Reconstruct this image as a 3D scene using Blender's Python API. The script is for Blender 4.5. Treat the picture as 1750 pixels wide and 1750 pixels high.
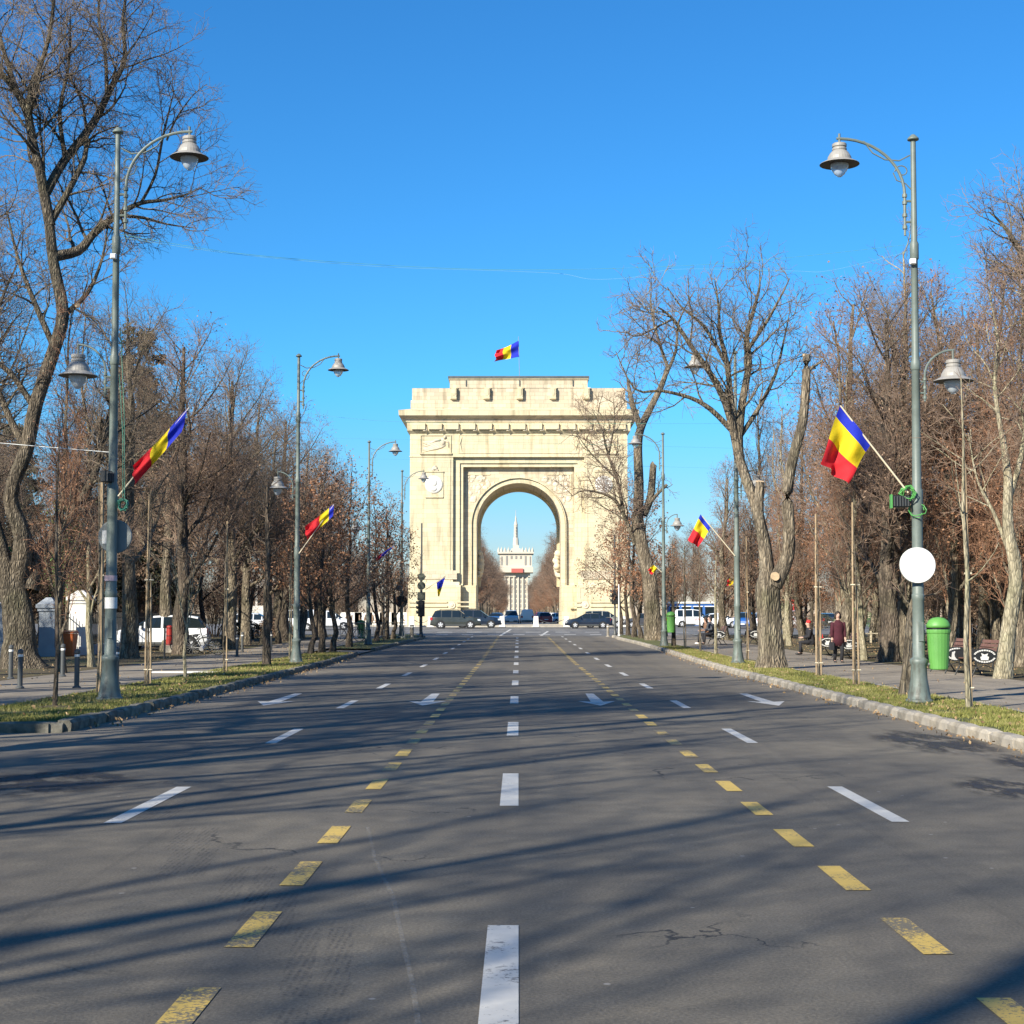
import bpy, bmesh, math, random
import numpy as np
from mathutils import Vector, Matrix, Euler

for o in list(bpy.data.objects):
    bpy.data.objects.remove(o)
S = bpy.context.scene
C = S.collection
PI = math.pi
R = math.radians

# ------------------------------------------------------------------ camera
F = 2700.0            # focal length in pixels of the 1750 px photograph
PITCH = math.atan(181 / F)
YAW = math.atan(11 / F)
CAMH = 1.6
cam_d = bpy.data.cameras.new('camera')
cam = bpy.data.objects.new('camera', cam_d)
C.objects.link(cam)
cam.location = (0, 0, CAMH)
cam.rotation_euler = (PI / 2 + PITCH, 0, YAW)
cam_d.sensor_width = 36
cam_d.lens = 36 * F / 1750
cam_d.clip_start = 0.1
cam_d.clip_end = 9000
S.camera = cam

# ------------------------------------------------------------------ sky, sun, exposure
SUN_AZ = R(38)        # light travels towards +X by this much from +Y
SUN_EL = R(29)
world = bpy.data.worlds.new('World')
S.world = world
world.use_nodes = True
wn = world.node_tree
for n in list(wn.nodes):
    wn.nodes.remove(n)
sky = wn.nodes.new('ShaderNodeTexSky')
sky.sky_type = 'NISHITA'
sky.sun_disc = False
sky.sun_elevation = SUN_EL
sky.sun_rotation = PI + SUN_AZ
sky.altitude = 300
sky.air_density = 1.0
sky.dust_density = 0.0
sky.ozone_density = 3.0
hs = wn.nodes.new('ShaderNodeHueSaturation')
hs.inputs['Saturation'].default_value = 1.15
hs.inputs['Value'].default_value = 1.0
gm = wn.nodes.new('ShaderNodeMix')
gm.data_type = 'RGBA'
gm.blend_type = 'MULTIPLY'
gm.inputs['Factor'].default_value = 1.0
gm.inputs[7].default_value = (0.41, 1.02, 1.36, 1)
bg = wn.nodes.new('ShaderNodeBackground')
bg.inputs['Strength'].default_value = 0.075
wo = wn.nodes.new('ShaderNodeOutputWorld')
wn.links.new(sky.outputs[0], hs.inputs['Color'])
wn.links.new(hs.outputs[0], gm.inputs[6])
# the low air is duller than a clean sky, evenly all the way round
tcw = wn.nodes.new('ShaderNodeTexCoord'); sxw = wn.nodes.new('ShaderNodeSeparateXYZ'); rw = wn.nodes.new('ShaderNodeValToRGB')
wn.links.new(tcw.outputs['Generated'], sxw.inputs[0]); wn.links.new(sxw.outputs[2], rw.inputs[0])
rw.color_ramp.elements[0].position = 0.0; rw.color_ramp.elements[0].color = (1.62, 0.56, 0.49, 1)
rw.color_ramp.elements[1].position = 0.14; rw.color_ramp.elements[1].color = (1, 1, 1, 1)
g2 = wn.nodes.new('ShaderNodeMix'); g2.data_type = 'RGBA'; g2.blend_type = 'MULTIPLY'; g2.inputs['Factor'].default_value = 1.0
wn.links.new(gm.outputs[2], g2.inputs[6]); wn.links.new(rw.outputs[0], g2.inputs[7])
wn.links.new(g2.outputs[2], bg.inputs[0])
wn.links.new(bg.outputs[0], wo.inputs[0])

sun_d = bpy.data.lights.new('sun', 'SUN')
sun_d.energy = 5.0
sun_d.angle = R(0.5)
sun_d.color = (1.0, 0.93, 0.80)
sun = bpy.data.objects.new('sun', sun_d)
C.objects.link(sun)
sdir = Vector((math.sin(SUN_AZ) * math.cos(SUN_EL), math.cos(SUN_AZ) * math.cos(SUN_EL), -math.sin(SUN_EL)))
sun.rotation_euler = sdir.to_track_quat('-Z', 'Y').to_euler()
sun.location = (-20, -30, 40)

S.view_settings.view_transform = 'Standard'
S.view_settings.look = 'None'
S.view_settings.exposure = 0.8
S.view_settings.gamma = 1
S.view_settings.use_curve_mapping = False
S.render.engine = 'CYCLES'
S.cycles.max_bounces = 5
S.cycles.transparent_max_bounces = 12

# ------------------------------------------------------------------ geometry helpers
CAMR = Euler((PI / 2 + PITCH, 0, YAW)).to_matrix()
def ray(px, py):
    return CAMR @ Vector(((px - 875) / F, (875 - py) / F, -1))
def at(px, py, Y):
    d = ray(px, py)
    t = Y / d.y
    return Vector((d.x * t, Y, CAMH + d.z * t))
def g(Y):
    """height of the carriageway: level, then a gentle rise to the junction"""
    if Y < 50: return 0.0
    if Y < 62: return 0.00606 * (Y - 50) ** 2 / 24
    return min(0.8, 0.00606 * (Y - 56))
def gp(px, py, dz=0.13):
    """the spot on the ground that lies at this place of the photograph"""
    lo, hi = 3.0, 900.0
    for _ in range(60):
        m = (lo + hi) / 2
        if at(px, py, m).z > g(m) + dz: lo = m
        else: hi = m
    p = at(px, py, lo)
    return Vector((p.x, p.y, g(p.y) + dz))

class MB:
    def __init__(s):
        s.v = []; s.f = []; s.m = []; s.mi = 0
    def quad(s, a, b, c, d):
        n = len(s.v); s.v += [tuple(a), tuple(b), tuple(c), tuple(d)]; s.f.append((n, n+1, n+2, n+3)); s.m.append(s.mi)
    def poly(s, pts):
        n = len(s.v); s.v += [tuple(p) for p in pts]; s.f.append(tuple(range(n, n + len(pts)))); s.m.append(s.mi)
    def box(s, x0, x1, y0, y1, z0, z1):
        n = len(s.v)
        s.v += [(x0,y0,z0),(x1,y0,z0),(x1,y1,z0),(x0,y1,z0),(x0,y0,z1),(x1,y0,z1),(x1,y1,z1),(x0,y1,z1)]
        for f in ((0,3,2,1),(4,5,6,7),(0,1,5,4),(1,2,6,5),(2,3,7,6),(3,0,4,7)):
            s.f.append(tuple(n + i for i in f)); s.m.append(s.mi)
    def cbox(s, cx, cy, cz, sx, sy, sz):
        s.box(cx-sx/2, cx+sx/2, cy-sy/2, cy+sy/2, cz-sz/2, cz+sz/2)
    def wedge(s, b, t):
        """hexahedron from four bottom and four top points"""
        n = len(s.v); s.v += [tuple(p) for p in b] + [tuple(p) for p in t]
        for f in ((0,3,2,1),(4,5,6,7),(0,1,5,4),(1,2,6,5),(2,3,7,6),(3,0,4,7)):
            s.f.append(tuple(n + i for i in f)); s.m.append(s.mi)
    def tube(s, pts, rad, n=8, caps=True):
        pts = [Vector(p) for p in pts]
        if not isinstance(rad, (list, tuple)): rad = [rad] * len(pts)
        b = len(s.v); k = len(pts)
        t0 = (pts[1] - pts[0]).normalized()
        u = t0.orthogonal().normalized()
        for i, p in enumerate(pts):
            t = (pts[min(i+1, k-1)] - pts[max(i-1, 0)])
            if t.length < 1e-9: t = t0
            t = t.normalized()
            u = (u - t * u.dot(t))
            if u.length < 1e-6: u = t.orthogonal()
            u.normalize(); w = t.cross(u)
            for j in range(n):
                a = 2 * PI * j / n
                s.v.append(tuple(p + (u * math.cos(a) + w * math.sin(a)) * rad[i]))
        for i in range(k - 1):
            for j in range(n):
                j2 = (j + 1) % n
                s.f.append((b+i*n+j, b+i*n+j2, b+(i+1)*n+j2, b+(i+1)*n+j)); s.m.append(s.mi)
        if caps:
            s.f.append(tuple(b + j for j in reversed(range(n)))); s.m.append(s.mi)
            s.f.append(tuple(b + (k-1)*n + j for j in range(n))); s.m.append(s.mi)
    def lathe(s, prof, n=16, o=(0,0,0), sx=1, sy=1):
        b = len(s.v); k = len(prof)
        for r, z in prof:
            for j in range(n):
                a = 2 * PI * j / n
                s.v.append((o[0] + r*math.cos(a)*sx, o[1] + r*math.sin(a)*sy, o[2] + z))
        for i in range(k - 1):
            for j in range(n):
                j2 = (j + 1) % n
                s.f.append((b+i*n+j, b+i*n+j2, b+(i+1)*n+j2, b+(i+1)*n+j)); s.m.append(s.mi)
        s.f.append(tuple(b + j for j in reversed(range(n)))); s.m.append(s.mi)
        s.f.append(tuple(b + (k-1)*n + j for j in range(n))); s.m.append(s.mi)
    def sphere(s, c, r, n=10, sx=1, sy=1, sz=1):
        m = max(4, n // 2)
        prof = [(max(0.001, r*math.sin(PI*i/m)), -r*math.cos(PI*i/m)*sz) for i in range(m+1)]
        s.lathe(prof, n, c, sx, sy)
    def mesh(s, name, mats, smooth=False):
        me = bpy.data.meshes.new(name)
        me.from_pydata(s.v, [], s.f)
        if not isinstance(mats, (list, tuple)): mats = [mats]
        for m in mats: me.materials.append(m)
        if len(mats) > 1: me.polygons.foreach_set('material_index', s.m)
        me.update()
        if smooth:
            try: me.shade_smooth()
            except Exception: me.polygons.foreach_set('use_smooth', [True]*len(me.polygons))
        return me
    def build(s, name, mats, parent=None, smooth=False, bevel=0, loc=None):
        o = bpy.data.objects.new(name, s.mesh(name, mats, smooth))
        C.objects.link(o)
        if parent is not None: o.parent = parent
        if loc is not None: o.location = loc
        if bevel:
            md = o.modifiers.new('bevel', 'BEVEL'); md.width = bevel; md.segments = 1; md.limit_method = 'ANGLE'
        if smooth == 'auto':
            pass
        return o

def tag(o, label=None, cat=None, group=None, kind=None):
    if label: o['label'] = label
    if cat: o['category'] = cat
    if group: o['group'] = group
    if kind: o['kind'] = kind
    return o
def thing(name, label, cat, loc=(0,0,0), rotz=0, group=None):
    o = bpy.data.objects.new(name, None); C.objects.link(o)
    o.location = loc; o.rotation_euler = (0, 0, rotz); o.empty_display_size = 0.3
    return tag(o, label, cat, group)
def place(name, me, parent=None, loc=(0,0,0), rot=(0,0,0), sc=(1,1,1)):
    o = bpy.data.objects.new(name, me); C.objects.link(o)
    o.location = loc; o.rotation_euler = rot; o.scale = sc
    if parent is not None: o.parent = parent
    return o
KIDS = {}
def kids(o):
    if o.name not in KIDS: KIDS[o.name] = [c for c in bpy.data.objects if c.parent == o]
    return KIDS[o.name]
def dup(root, loc, rotz, label, group=None, sc=None):
    def cp(o, parent):
        c = o.copy(); C.objects.link(c)
        if parent is not None: c.parent = parent
        for k in kids(o): cp(k, c)
        return c
    r = cp(root, None)
    r.location = loc; r.rotation_euler = (0, 0, rotz)
    if sc: r.scale = sc
    r['label'] = label
    if group: r['group'] = group
    return r

# ------------------------------------------------------------------ materials
def mat(name, col, rough=0.7, metal=0.0, var=0.0, scale=3.0, bump=0.0, bscale=20, col2=None, spec=None, detail=6):
    m = bpy.data.materials.new(name); m.use_nodes = True
    nt = m.node_tree; p = nt.nodes['Principled BSDF']
    p.inputs['Base Color'].default_value = (*col, 1)
    p.inputs['Roughness'].default_value = rough
    p.inputs['Metallic'].default_value = metal
    if spec is not None: p.inputs['Specular IOR Level'].default_value = spec
    tc = nt.nodes.new('ShaderNodeTexCoord')
    if var or col2:
        n = nt.nodes.new('ShaderNodeTexNoise'); n.inputs['Scale'].default_value = scale; n.inputs['Detail'].default_value = detail
        nt.links.new(tc.outputs['Object'], n.inputs['Vector'])
        r = nt.nodes.new('ShaderNodeValToRGB')
        r.color_ramp.elements[0].position = 0.32; r.color_ramp.elements[1].position = 0.68
        a = col; b = col2 or tuple(min(1, c*(1+var)) for c in col)
        if not col2: a = tuple(c*(1-var) for c in col)
        r.color_ramp.elements[0].color = (*a, 1); r.color_ramp.elements[1].color = (*b, 1)
        nt.links.new(n.outputs[0], r.inputs[0]); nt.links.new(r.outputs[0], p.inputs['Base Color'])
    if bump:
        n2 = nt.nodes.new('ShaderNodeTexNoise'); n2.inputs['Scale'].default_value = bscale; n2.inputs['Detail'].default_value = 5
        nt.links.new(tc.outputs['Object'], n2.inputs['Vector'])
        bp = nt.nodes.new('ShaderNodeBump'); bp.inputs['Strength'].default_value = bump; bp.inputs['Distance'].default_value = 0.02
        nt.links.new(n2.outputs[0], bp.inputs['Height']); nt.links.new(bp.outputs[0], p.inputs['Normal'])
    return m

class NT:
    """small node-building helper"""
    def __init__(s, m): s.nt = m.node_tree; s.p = s.nt.nodes['Principled BSDF']; s.tc = s.nt.nodes.new('ShaderNodeTexCoord')
    def add(s, t, **kw):
        n = s.nt.nodes.new(t)
        for k, v in kw.items(): setattr(n, k, v)
        return n
    def link(s, a, b): s.nt.links.new(a, b)
    def mapping(s, sc=(1,1,1), rot=(0,0,0), src='Object'):
        n = s.add('ShaderNodeMapping'); n.inputs['Scale'].default_value = sc; n.inputs['Rotation'].default_value = rot
        s.link(s.tc.outputs[src], n.inputs['Vector']); return n.outputs[0]
    def noise(s, vec, scale, detail=6, rough=0.55, dist=0):
        n = s.add('ShaderNodeTexNoise'); n.inputs['Scale'].default_value = scale; n.inputs['Detail'].default_value = detail
        n.inputs['Roughness'].default_value = rough; n.inputs['Distortion'].default_value = dist
        s.link(vec, n.inputs['Vector']); return n.outputs[0]
    def ramp(s, fac, stops):
        n = s.add('ShaderNodeValToRGB'); e = n.color_ramp.elements
        while len(e) > 1: e.remove(e[-1])
        e[0].position = stops[0][0]; e[0].color = (*stops[0][1], 1)
        for pos, c in stops[1:]:
            x = e.new(pos); x.color = (*c, 1)
        s.link(fac, n.inputs[0]); return n.outputs[0]
    def mix(s, a, b, fac, mode='MIX'):
        n = s.add('ShaderNodeMix', data_type='RGBA', blend_type=mode)
        for i_, v in ((6, a), (7, b), (0, fac)):
            sock = n.inputs[i_]
            if isinstance(v, (int, float)): sock.default_value = v if i_ == 0 else (v, v, v, 1)
            elif isinstance(v, tuple): sock.default_value = (*v, 1)
            else: s.link(v, sock)
        return n.outputs[2]
    def math(s, op, a, b=0.0):
        n = s.add('ShaderNodeMath', operation=op)
        for i, v in enumerate((a, b)):
            if isinstance(v, (int, float)): n.inputs[i].default_value = v
            else: s.link(v, n.inputs[i])
        return n.outputs[0]
    def bump(s, h, st, dist=0.02):
        n = s.add('ShaderNodeBump'); n.inputs['Strength'].default_value = st; n.inputs['Distance'].default_value = dist
        s.link(h, n.inputs['Height']); s.link(n.outputs[0], s.p.inputs['Normal'])
def newmat(name, rough=0.8):
    m = bpy.data.materials.new(name); m.use_nodes = True
    k = NT(m); k.p.inputs['Roughness'].default_value = rough
    return m, k

def asphalt(name, base, warm, cracks=True, sc=1.0):
    m, k = newmat(name, 0.85)
    v = k.mapping()
    big = k.noise(v, 0.22*sc, 5); fine = k.noise(v, 55, 4, 0.7); mid = k.noise(v, 3.2, 6)
    c = k.mix(base, warm, k.ramp(big, [(0.35, (0,0,0)), (0.65, (1,1,1))]))
    c = k.mix(c, k.ramp(mid, [(0.3, (.82,.82,.82)), (0.7, (1.14,1.13,1.12))]), 1.0, 'MULTIPLY')
    c = k.mix(c, k.ramp(fine, [(0.3, (.62,.62,.62)), (0.5, (1,1,1)), (0.72, (1.55,1.52,1.48))]), 1.0, 'MULTIPLY')
    # long streaks left by the wheels
    st = k.noise(k.mapping((1.1, 0.04, 1)), 1.0, 4)
    c = k.mix(c, k.ramp(st, [(0.32, (.80,.80,.81)), (0.62, (1.10,1.09,1.06))]), 1.0, 'MULTIPLY')
    if cracks:
        sp0 = k.add('ShaderNodeSeparateXYZ'); k.link(v, sp0.inputs[0]); sx0 = sp0.outputs[0]
        n = k.noise(v, 1.1, 6)
        vd = k.add('ShaderNodeVectorMath', operation='MULTIPLY_ADD')
        cr = k.add('ShaderNodeCombineXYZ'); k.link(n, cr.inputs[0]); k.link(k.noise(v, 1.7, 6), cr.inputs[1])
        vd.inputs[1].default_value = (1.6, 1.6, 0)
        k.link(cr.outputs[0], vd.inputs[0]); k.link(v, vd.inputs[2])
        vo = k.add('ShaderNodeTexVoronoi', feature='DISTANCE_TO_EDGE'); vo.inputs['Scale'].default_value = 0.42
        k.link(vd.outputs[0], vo.inputs['Vector'])
        line = k.ramp(vo.outputs['Distance'], [(0.0, (1,1,1)), (0.003, (1,1,1)), (0.008, (0,0,0))])
        mask = k.ramp(k.noise(v, 0.35, 4), [(0.53, (0,0,0)), (0.60, (1,1,1))])
        f = k.math('MULTIPLY', line, mask)
        c = k.mix(c, (0.012, 0.012, 0.012), f)
        oil = k.noise(k.mapping((1.3, 0.10, 1)), 1.0, 6, .6)
        lane = k.math('PINGPONG', k.math('ADD', sx0, 1.55), 1.55)
        c = k.mix(c, (0.045, 0.043, 0.04), k.math('MULTIPLY', k.math('MULTIPLY', k.ramp(k.math('MULTIPLY', lane, .64), [(0.55, (0,0,0)), (1.0, (1,1,1))]), k.ramp(oil, [(0.48, (0,0,0)), (0.62, (1,1,1))])), 0.38))
        # dried tar and damp patches
        pm = k.ramp(k.noise(v, 0.9, 8, 0.65), [(0.66, (0,0,0)), (0.70, (1,1,1))])
        c = k.mix(c, (0.035, 0.034, 0.034), k.math('MULTIPLY', pm, 0.35))
    if cracks:
        sx_ = k.add('ShaderNodeSeparateXYZ'); k.link(v, sx_.inputs[0])
        ed = k.math('ABSOLUTE', sx_.outputs[0])
        dn = k.math('ADD', ed, k.math('MULTIPLY', k.noise(v, 0.8, 6), 2.2))
        c = k.mix(c, (0.24, 0.205, 0.155), k.math('MULTIPLY', k.ramp(k.math('MULTIPLY', dn, 0.1), [(0.58, (0,0,0)), (0.74, (1,1,1))]), 0.55))
        # repaired rectangles and a darker seam along the lane edges
        br = k.add('ShaderNodeTexBrick'); k.link(k.mapping((0.19, 0.055, 1)), br.inputs['Vector'])
        br.inputs['Color1'].default_value = (0.90, 0.90, 0.90, 1); br.inputs['Color2'].default_value = (1.07, 1.06, 1.05, 1); br.inputs['Mortar'].default_value = (0.80, 0.80, 0.80, 1)
        br.inputs['Scale'].default_value = 1; br.inputs['Mortar Size'].default_value = 0.004; br.inputs['Brick Width'].default_value = 1.0; br.inputs['Row Height'].default_value = 1.0
        c = k.mix(c, br.outputs[0], 0.7, 'MULTIPLY')
        sp = k.add('ShaderNodeTexVoronoi'); sp.inputs['Scale'].default_value = 2.2; k.link(v, sp.inputs['Vector'])
        spots_ = k.ramp(sp.outputs['Distance'], [(0.0, (1,1,1)), (0.030, (1,1,1)), (0.042, (0,0,0))])
        c = k.mix(c, (0.36, 0.34, 0.31), k.math('MULTIPLY', spots_, 0.6))
    k.link(c, k.p.inputs['Base Color'])
    k.bump(fine, 0.5, 0.012)
    return m
M_road = asphalt('asphalt_road', (0.110, 0.098, 0.079), (0.160, 0.140, 0.106))
M_path = asphalt('asphalt_path', (0.215, 0.185, 0.145), (0.29, 0.25, 0.195), cracks=False, sc=2)
M_plaza = asphalt('asphalt_plaza', (0.13, 0.128, 0.125), (0.17, 0.162, 0.15), cracks=False)

def paint(name, col, under, wear, sc=28):
    m, k = newmat(name, 0.65)
    v = k.mapping(); n = k.noise(v, sc, 6, 0.75); n2 = k.noise(v, 2.3, 5)
    oi = k.add('ShaderNodeObjectInfo')
    s_ = k.math('ADD', k.math('ADD', k.math('MULTIPLY', n, 0.7), k.math('MULTIPLY', n2, 0.5)), k.math('MULTIPLY', k.math('SUBTRACT', oi.outputs['Random'], 0.5), -0.07))
    f = k.ramp(s_, [(wear, (1,1,1)), (wear + 0.05, (0,0,0))])
    c = k.mix(tuple(x*0.82 for x in col), tuple(min(1, x*1.12) for x in col), k.noise(v, 9, 5))
    k.link(k.mix(c, under, f), k.p.inputs['Base Color'])
    return m
M_white = paint('road_paint_white', (0.56, 0.54, 0.49), (0.17, 0.16, 0.145), 0.455)
M_yellow = paint('road_paint_yellow', (0.60, 0.41, 0.09), (0.14, 0.12, 0.08), 0.56, 42)
M_tyre_mark = None

def earth(name, a, b, c3, sc=1.5):
    m, k = newmat(name, 0.95)
    v = k.mapping(); n = k.noise(v, sc, 8, 0.65); n2 = k.noise(v, 40, 5, 0.7)
    c = k.ramp(n, [(0.34, a), (0.5, b), (0.66, c3)])
    c = k.mix(c, k.ramp(n2, [(0.3, (.55,.55,.55)), (0.7, (1.4,1.4,1.4))]), 1.0, 'MULTIPLY')
    k.link(c, k.p.inputs['Base Color']); k.bump(n2, 0.8, 0.05)
    return m
M_grass = earth('verge_grass', (0.07, 0.075, 0.02), (0.13, 0.14, 0.035), (0.17, 0.15, 0.06))
M_park = earth('park_floor', (0.06, 0.05, 0.028), (0.12, 0.09, 0.045), (0.11, 0.12, 0.035), 0.5)
M_ground = earth('open_ground', (0.06, 0.06, 0.03), (0.09, 0.08, 0.05), (0.10, 0.10, 0.05), 0.05)

def stone_mat(name, col, joint=0.86, bw=1.1, bh=0.5, var=0.12, dirt=0.25):
    m, k = newmat(name, 0.85)
    v = k.mapping((1, 1, 1))
    sep = k.add('ShaderNodeSeparateXYZ'); k.link(v, sep.inputs[0])
    cb = k.add('ShaderNodeCombineXYZ')
    k.link(k.math('ADD', sep.outputs[0], sep.outputs[1]), cb.inputs[0]); k.link(sep.outputs[2], cb.inputs[1])
    br = k.add('ShaderNodeTexBrick'); k.link(cb.outputs[0], br.inputs['Vector'])
    br.inputs['Scale'].default_value = 1; br.inputs['Brick Width'].default_value = bw; br.inputs['Row Height'].default_value = bh
    br.inputs['Mortar Size'].default_value = 0.016; br.inputs['Mortar Smooth'].default_value = 0.3
    br.inputs['Color1'].default_value = (*[c*(1-var) for c in col], 1)
    br.inputs['Color2'].default_value = (*[min(1, c*(1+var*0.6)) for c in col], 1)
    br.inputs['Mortar'].default_value = (*[c*joint*0.8 for c in col], 1)
    n = k.noise(v, 0.5, 8, 0.6)
    c = k.mix(br.outputs[0], k.ramp(n, [(0.3, (1.05, 1.0, 0.93)), (0.7, (0.95, 0.96, 0.97))]), 1.0, 'MULTIPLY')
    streak = k.noise(k.mapping((1.3, 1.3, 0.16)), 1.0, 7, 0.6)
    c = k.mix(c, k.ramp(streak, [(0.32, (1-dirt, 1-dirt*1.05, 1-dirt*1.15)), (0.5, (1,1,1))]), 1.0, 'MULTIPLY')
    k.link(c, k.p.inputs['Base Color'])
    k.bump(br.outputs['Fac'], -0.35, 0.03)
    return m
M_stone = stone_mat('travertine_blocks', (0.62, 0.545, 0.365), joint=0.82, var=0.10, dirt=0.34)
M_stone2 = stone_mat('travertine_weathered', (0.57, 0.49, 0.355), joint=0.72, bw=0.9, bh=0.42, var=0.16, dirt=0.38)
M_relief = mat('carved_stone', (0.60, 0.52, 0.38), 0.85, var=0.1, scale=2, bump=0.4, bscale=6)
M_medal = mat('white_marble', (0.68, 0.65, 0.58), 0.6, var=0.05, bump=0.2, bscale=5)
M_lead = mat('lead_roofing', (0.08, 0.09, 0.09), 0.6, var=0.2)
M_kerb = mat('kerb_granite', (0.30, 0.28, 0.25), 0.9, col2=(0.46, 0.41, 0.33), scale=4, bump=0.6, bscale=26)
M_kerb2 = mat('kerb_granite_dirty_shaded', (0.09, 0.088, 0.07), 0.95, col2=(0.27, 0.25, 0.20), scale=5, bump=0.7, bscale=26)  # left kerb: dirt, with the shade on its face put into the colour
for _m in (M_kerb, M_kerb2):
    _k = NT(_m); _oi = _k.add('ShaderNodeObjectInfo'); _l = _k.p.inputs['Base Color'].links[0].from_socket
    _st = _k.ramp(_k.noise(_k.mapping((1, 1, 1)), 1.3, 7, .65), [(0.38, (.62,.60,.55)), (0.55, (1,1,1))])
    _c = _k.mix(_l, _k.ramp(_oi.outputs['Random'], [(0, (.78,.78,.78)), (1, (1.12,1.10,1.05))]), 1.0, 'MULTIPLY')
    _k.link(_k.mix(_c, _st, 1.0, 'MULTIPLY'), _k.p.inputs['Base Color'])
M_pole = mat('green_grey_paint', (0.135, 0.165, 0.145), 0.5, var=0.12, scale=6, bump=0.1)
_k = NT(M_pole); _l = _k.p.inputs['Base Color'].links[0].from_socket
_sx = _k.add('ShaderNodeSeparateXYZ'); _k.link(_k.tc.outputs['Object'], _sx.inputs[0])
_n = _k.noise(_k.mapping((6, 6, 1.2)), 1.6, 7, .65)
_g = _k.math('ADD', _n, _k.math('MULTIPLY', _k.math('MINIMUM', _sx.outputs[2], 2.5), 0.08))
_k.link(_k.mix((0.075, 0.07, 0.055), _l, _k.ramp(_g, [(0.40, (.25,.25,.25)), (0.56, (1,1,1))])), _k.p.inputs['Base Color'])
M_shade_out = mat('lamp_shade_grey', (0.30, 0.285, 0.255), 0.5, var=0.08, scale=8)
M_shade_in = mat('lamp_shade_inside', (0.05, 0.04, 0.03), 0.6)
M_black = mat('black_paint', (0.015, 0.016, 0.017), 0.45)
M_dgrey = mat('dark_grey_metal', (0.07, 0.075, 0.075), 0.5, var=0.1)
M_signback = mat('sign_back_metal', (0.22, 0.235, 0.225), 0.45, metal=0.3, var=0.1)
M_signwhite = mat('sign_white', (0.72, 0.71, 0.67), 0.5, var=0.07, scale=5)
M_wood = mat('stake_wood', (0.30, 0.21, 0.12), 0.85, col2=(0.44, 0.33, 0.20), scale=5, bump=0.3)
M_flagpole = mat('flag_staff_wood', (0.62, 0.54, 0.38), 0.6, var=0.05)
M_litter_green = mat('green_plastic', (0.11, 0.31, 0.065), 0.5, var=0.06, scale=2)
M_litter_green2 = mat('green_plastic_dark', (0.045, 0.18, 0.05), 0.45, var=0.1, scale=2)
M_bin_orange = mat('orange_plastic', (0.55, 0.13, 0.03), 0.5, var=0.1)
M_red = mat('red_paint', (0.42, 0.035, 0.025), 0.45, var=0.1)
M_white_wall = mat('white_plaster', (0.74, 0.72, 0.66), 0.9, var=0.07, scale=1.2, bump=0.1)
M_grey_wall = mat('blue_grey_plaster', (0.30, 0.33, 0.36), 0.9, var=0.1)
M_bench_wood = mat('bench_brown_slats', (0.17, 0.085, 0.06), 0.6, var=0.25, scale=9)
M_iron = mat('cast_iron', (0.02, 0.021, 0.02), 0.5)
M_bench_white = mat('emblem_white', (0.60, 0.59, 0.55), 0.6)
M_wire = mat('green_wire', (0.06, 0.25, 0.17), 0.6)
M_wire_white = mat('white_wire', (0.6, 0.62, 0.6), 0.6)
M_wire_pale = mat('pale_green_wire', (0.14, 0.32, 0.28), 0.6)
M_cablegreen = mat('bright_green_cable', (0.09, 0.33, 0.08), 0.5)
M_glass_lamp = bpy.data.materials.new('frosted_glass'); M_glass_lamp.use_nodes = True
_p = M_glass_lamp.node_tree.nodes['Principled BSDF']
_p.inputs['Base Color'].default_value = (0.72, 0.80, 0.86, 1); _p.inputs['Roughness'].default_value = 0.35
_p.inputs['Transmission Weight'].default_value = 0.45; _p.inputs['IOR'].default_value = 1.05
M_carglass = mat('car_glass', (0.012, 0.018, 0.02), 0.06, spec=0.7)
M_rubber = mat('tyre_rubber', (0.018, 0.018, 0.018), 0.85)
M_rim = mat('alloy_rim', (0.62, 0.62, 0.62), 0.35, metal=0.4)
M_tail = mat('tail_lamp_red', (0.40, 0.015, 0.02), 0.2)
M_headl = mat('head_lamp_clear', (0.62, 0.66, 0.68), 0.12)
M_plate = mat('number_plate', (0.75, 0.75, 0.72), 0.5)

def bark(name, a, b, sc=6.0, bumpst=0.9):
    m, k = newmat(name, 0.95)
    v = k.mapping((1, 1, 0.22)); n = k.noise(v, sc, 9, 0.7, 0.6); n2 = k.noise(k.mapping(), 0.7, 4)
    vo = k.add('ShaderNodeTexVoronoi', feature='DISTANCE_TO_EDGE'); vo.inputs['Scale'].default_value = sc*1.9; vo.inputs['Randomness'].default_value = 1
    k.link(k.mapping((1, 1, 0.30)), vo.inputs['Vector'])
    cr = k.ramp(vo.outputs['Distance'], [(0.0, (.30,.30,.30)), (0.10, (.85,.85,.85)), (0.25, (1.1,1.1,1.1))])
    c = k.ramp(n, [(0.30, tuple(x*0.35 for x in a)), (0.46, a), (0.66, b)])
    c = k.mix(c, cr, 0.8, 'MULTIPLY')
    c = k.mix(c, k.ramp(n2, [(0.3, (.72,.78,.66)), (0.5, (1,1,1)), (0.7, (1.2,1.15,1.08))]), 1.0, 'MULTIPLY')
    k.link(c, k.p.inputs['Base Color']); k.bump(k.math('ADD', n, k.math('MULTIPLY', vo.outputs['Distance'], 1.5)), bumpst, 0.09)
    return m
M_bark = bark('bark_grey_brown', (0.16, 0.128, 0.088), (0.37, 0.31, 0.22))
M_bark_d = bark('bark_dark', (0.095, 0.072, 0.052), (0.22, 0.175, 0.125))
M_bark_p = bark('bark_pale', (0.30, 0.26, 0.17), (0.50, 0.44, 0.31), 8, 0.4)
M_bark_h = bark('bark_old_rough', (0.10, 0.08, 0.055), (0.30, 0.25, 0.18), 9, 1.0)
M_cut = mat('cut_wood', (0.55, 0.40, 0.24), 0.9, var=0.15, scale=12)
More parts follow.
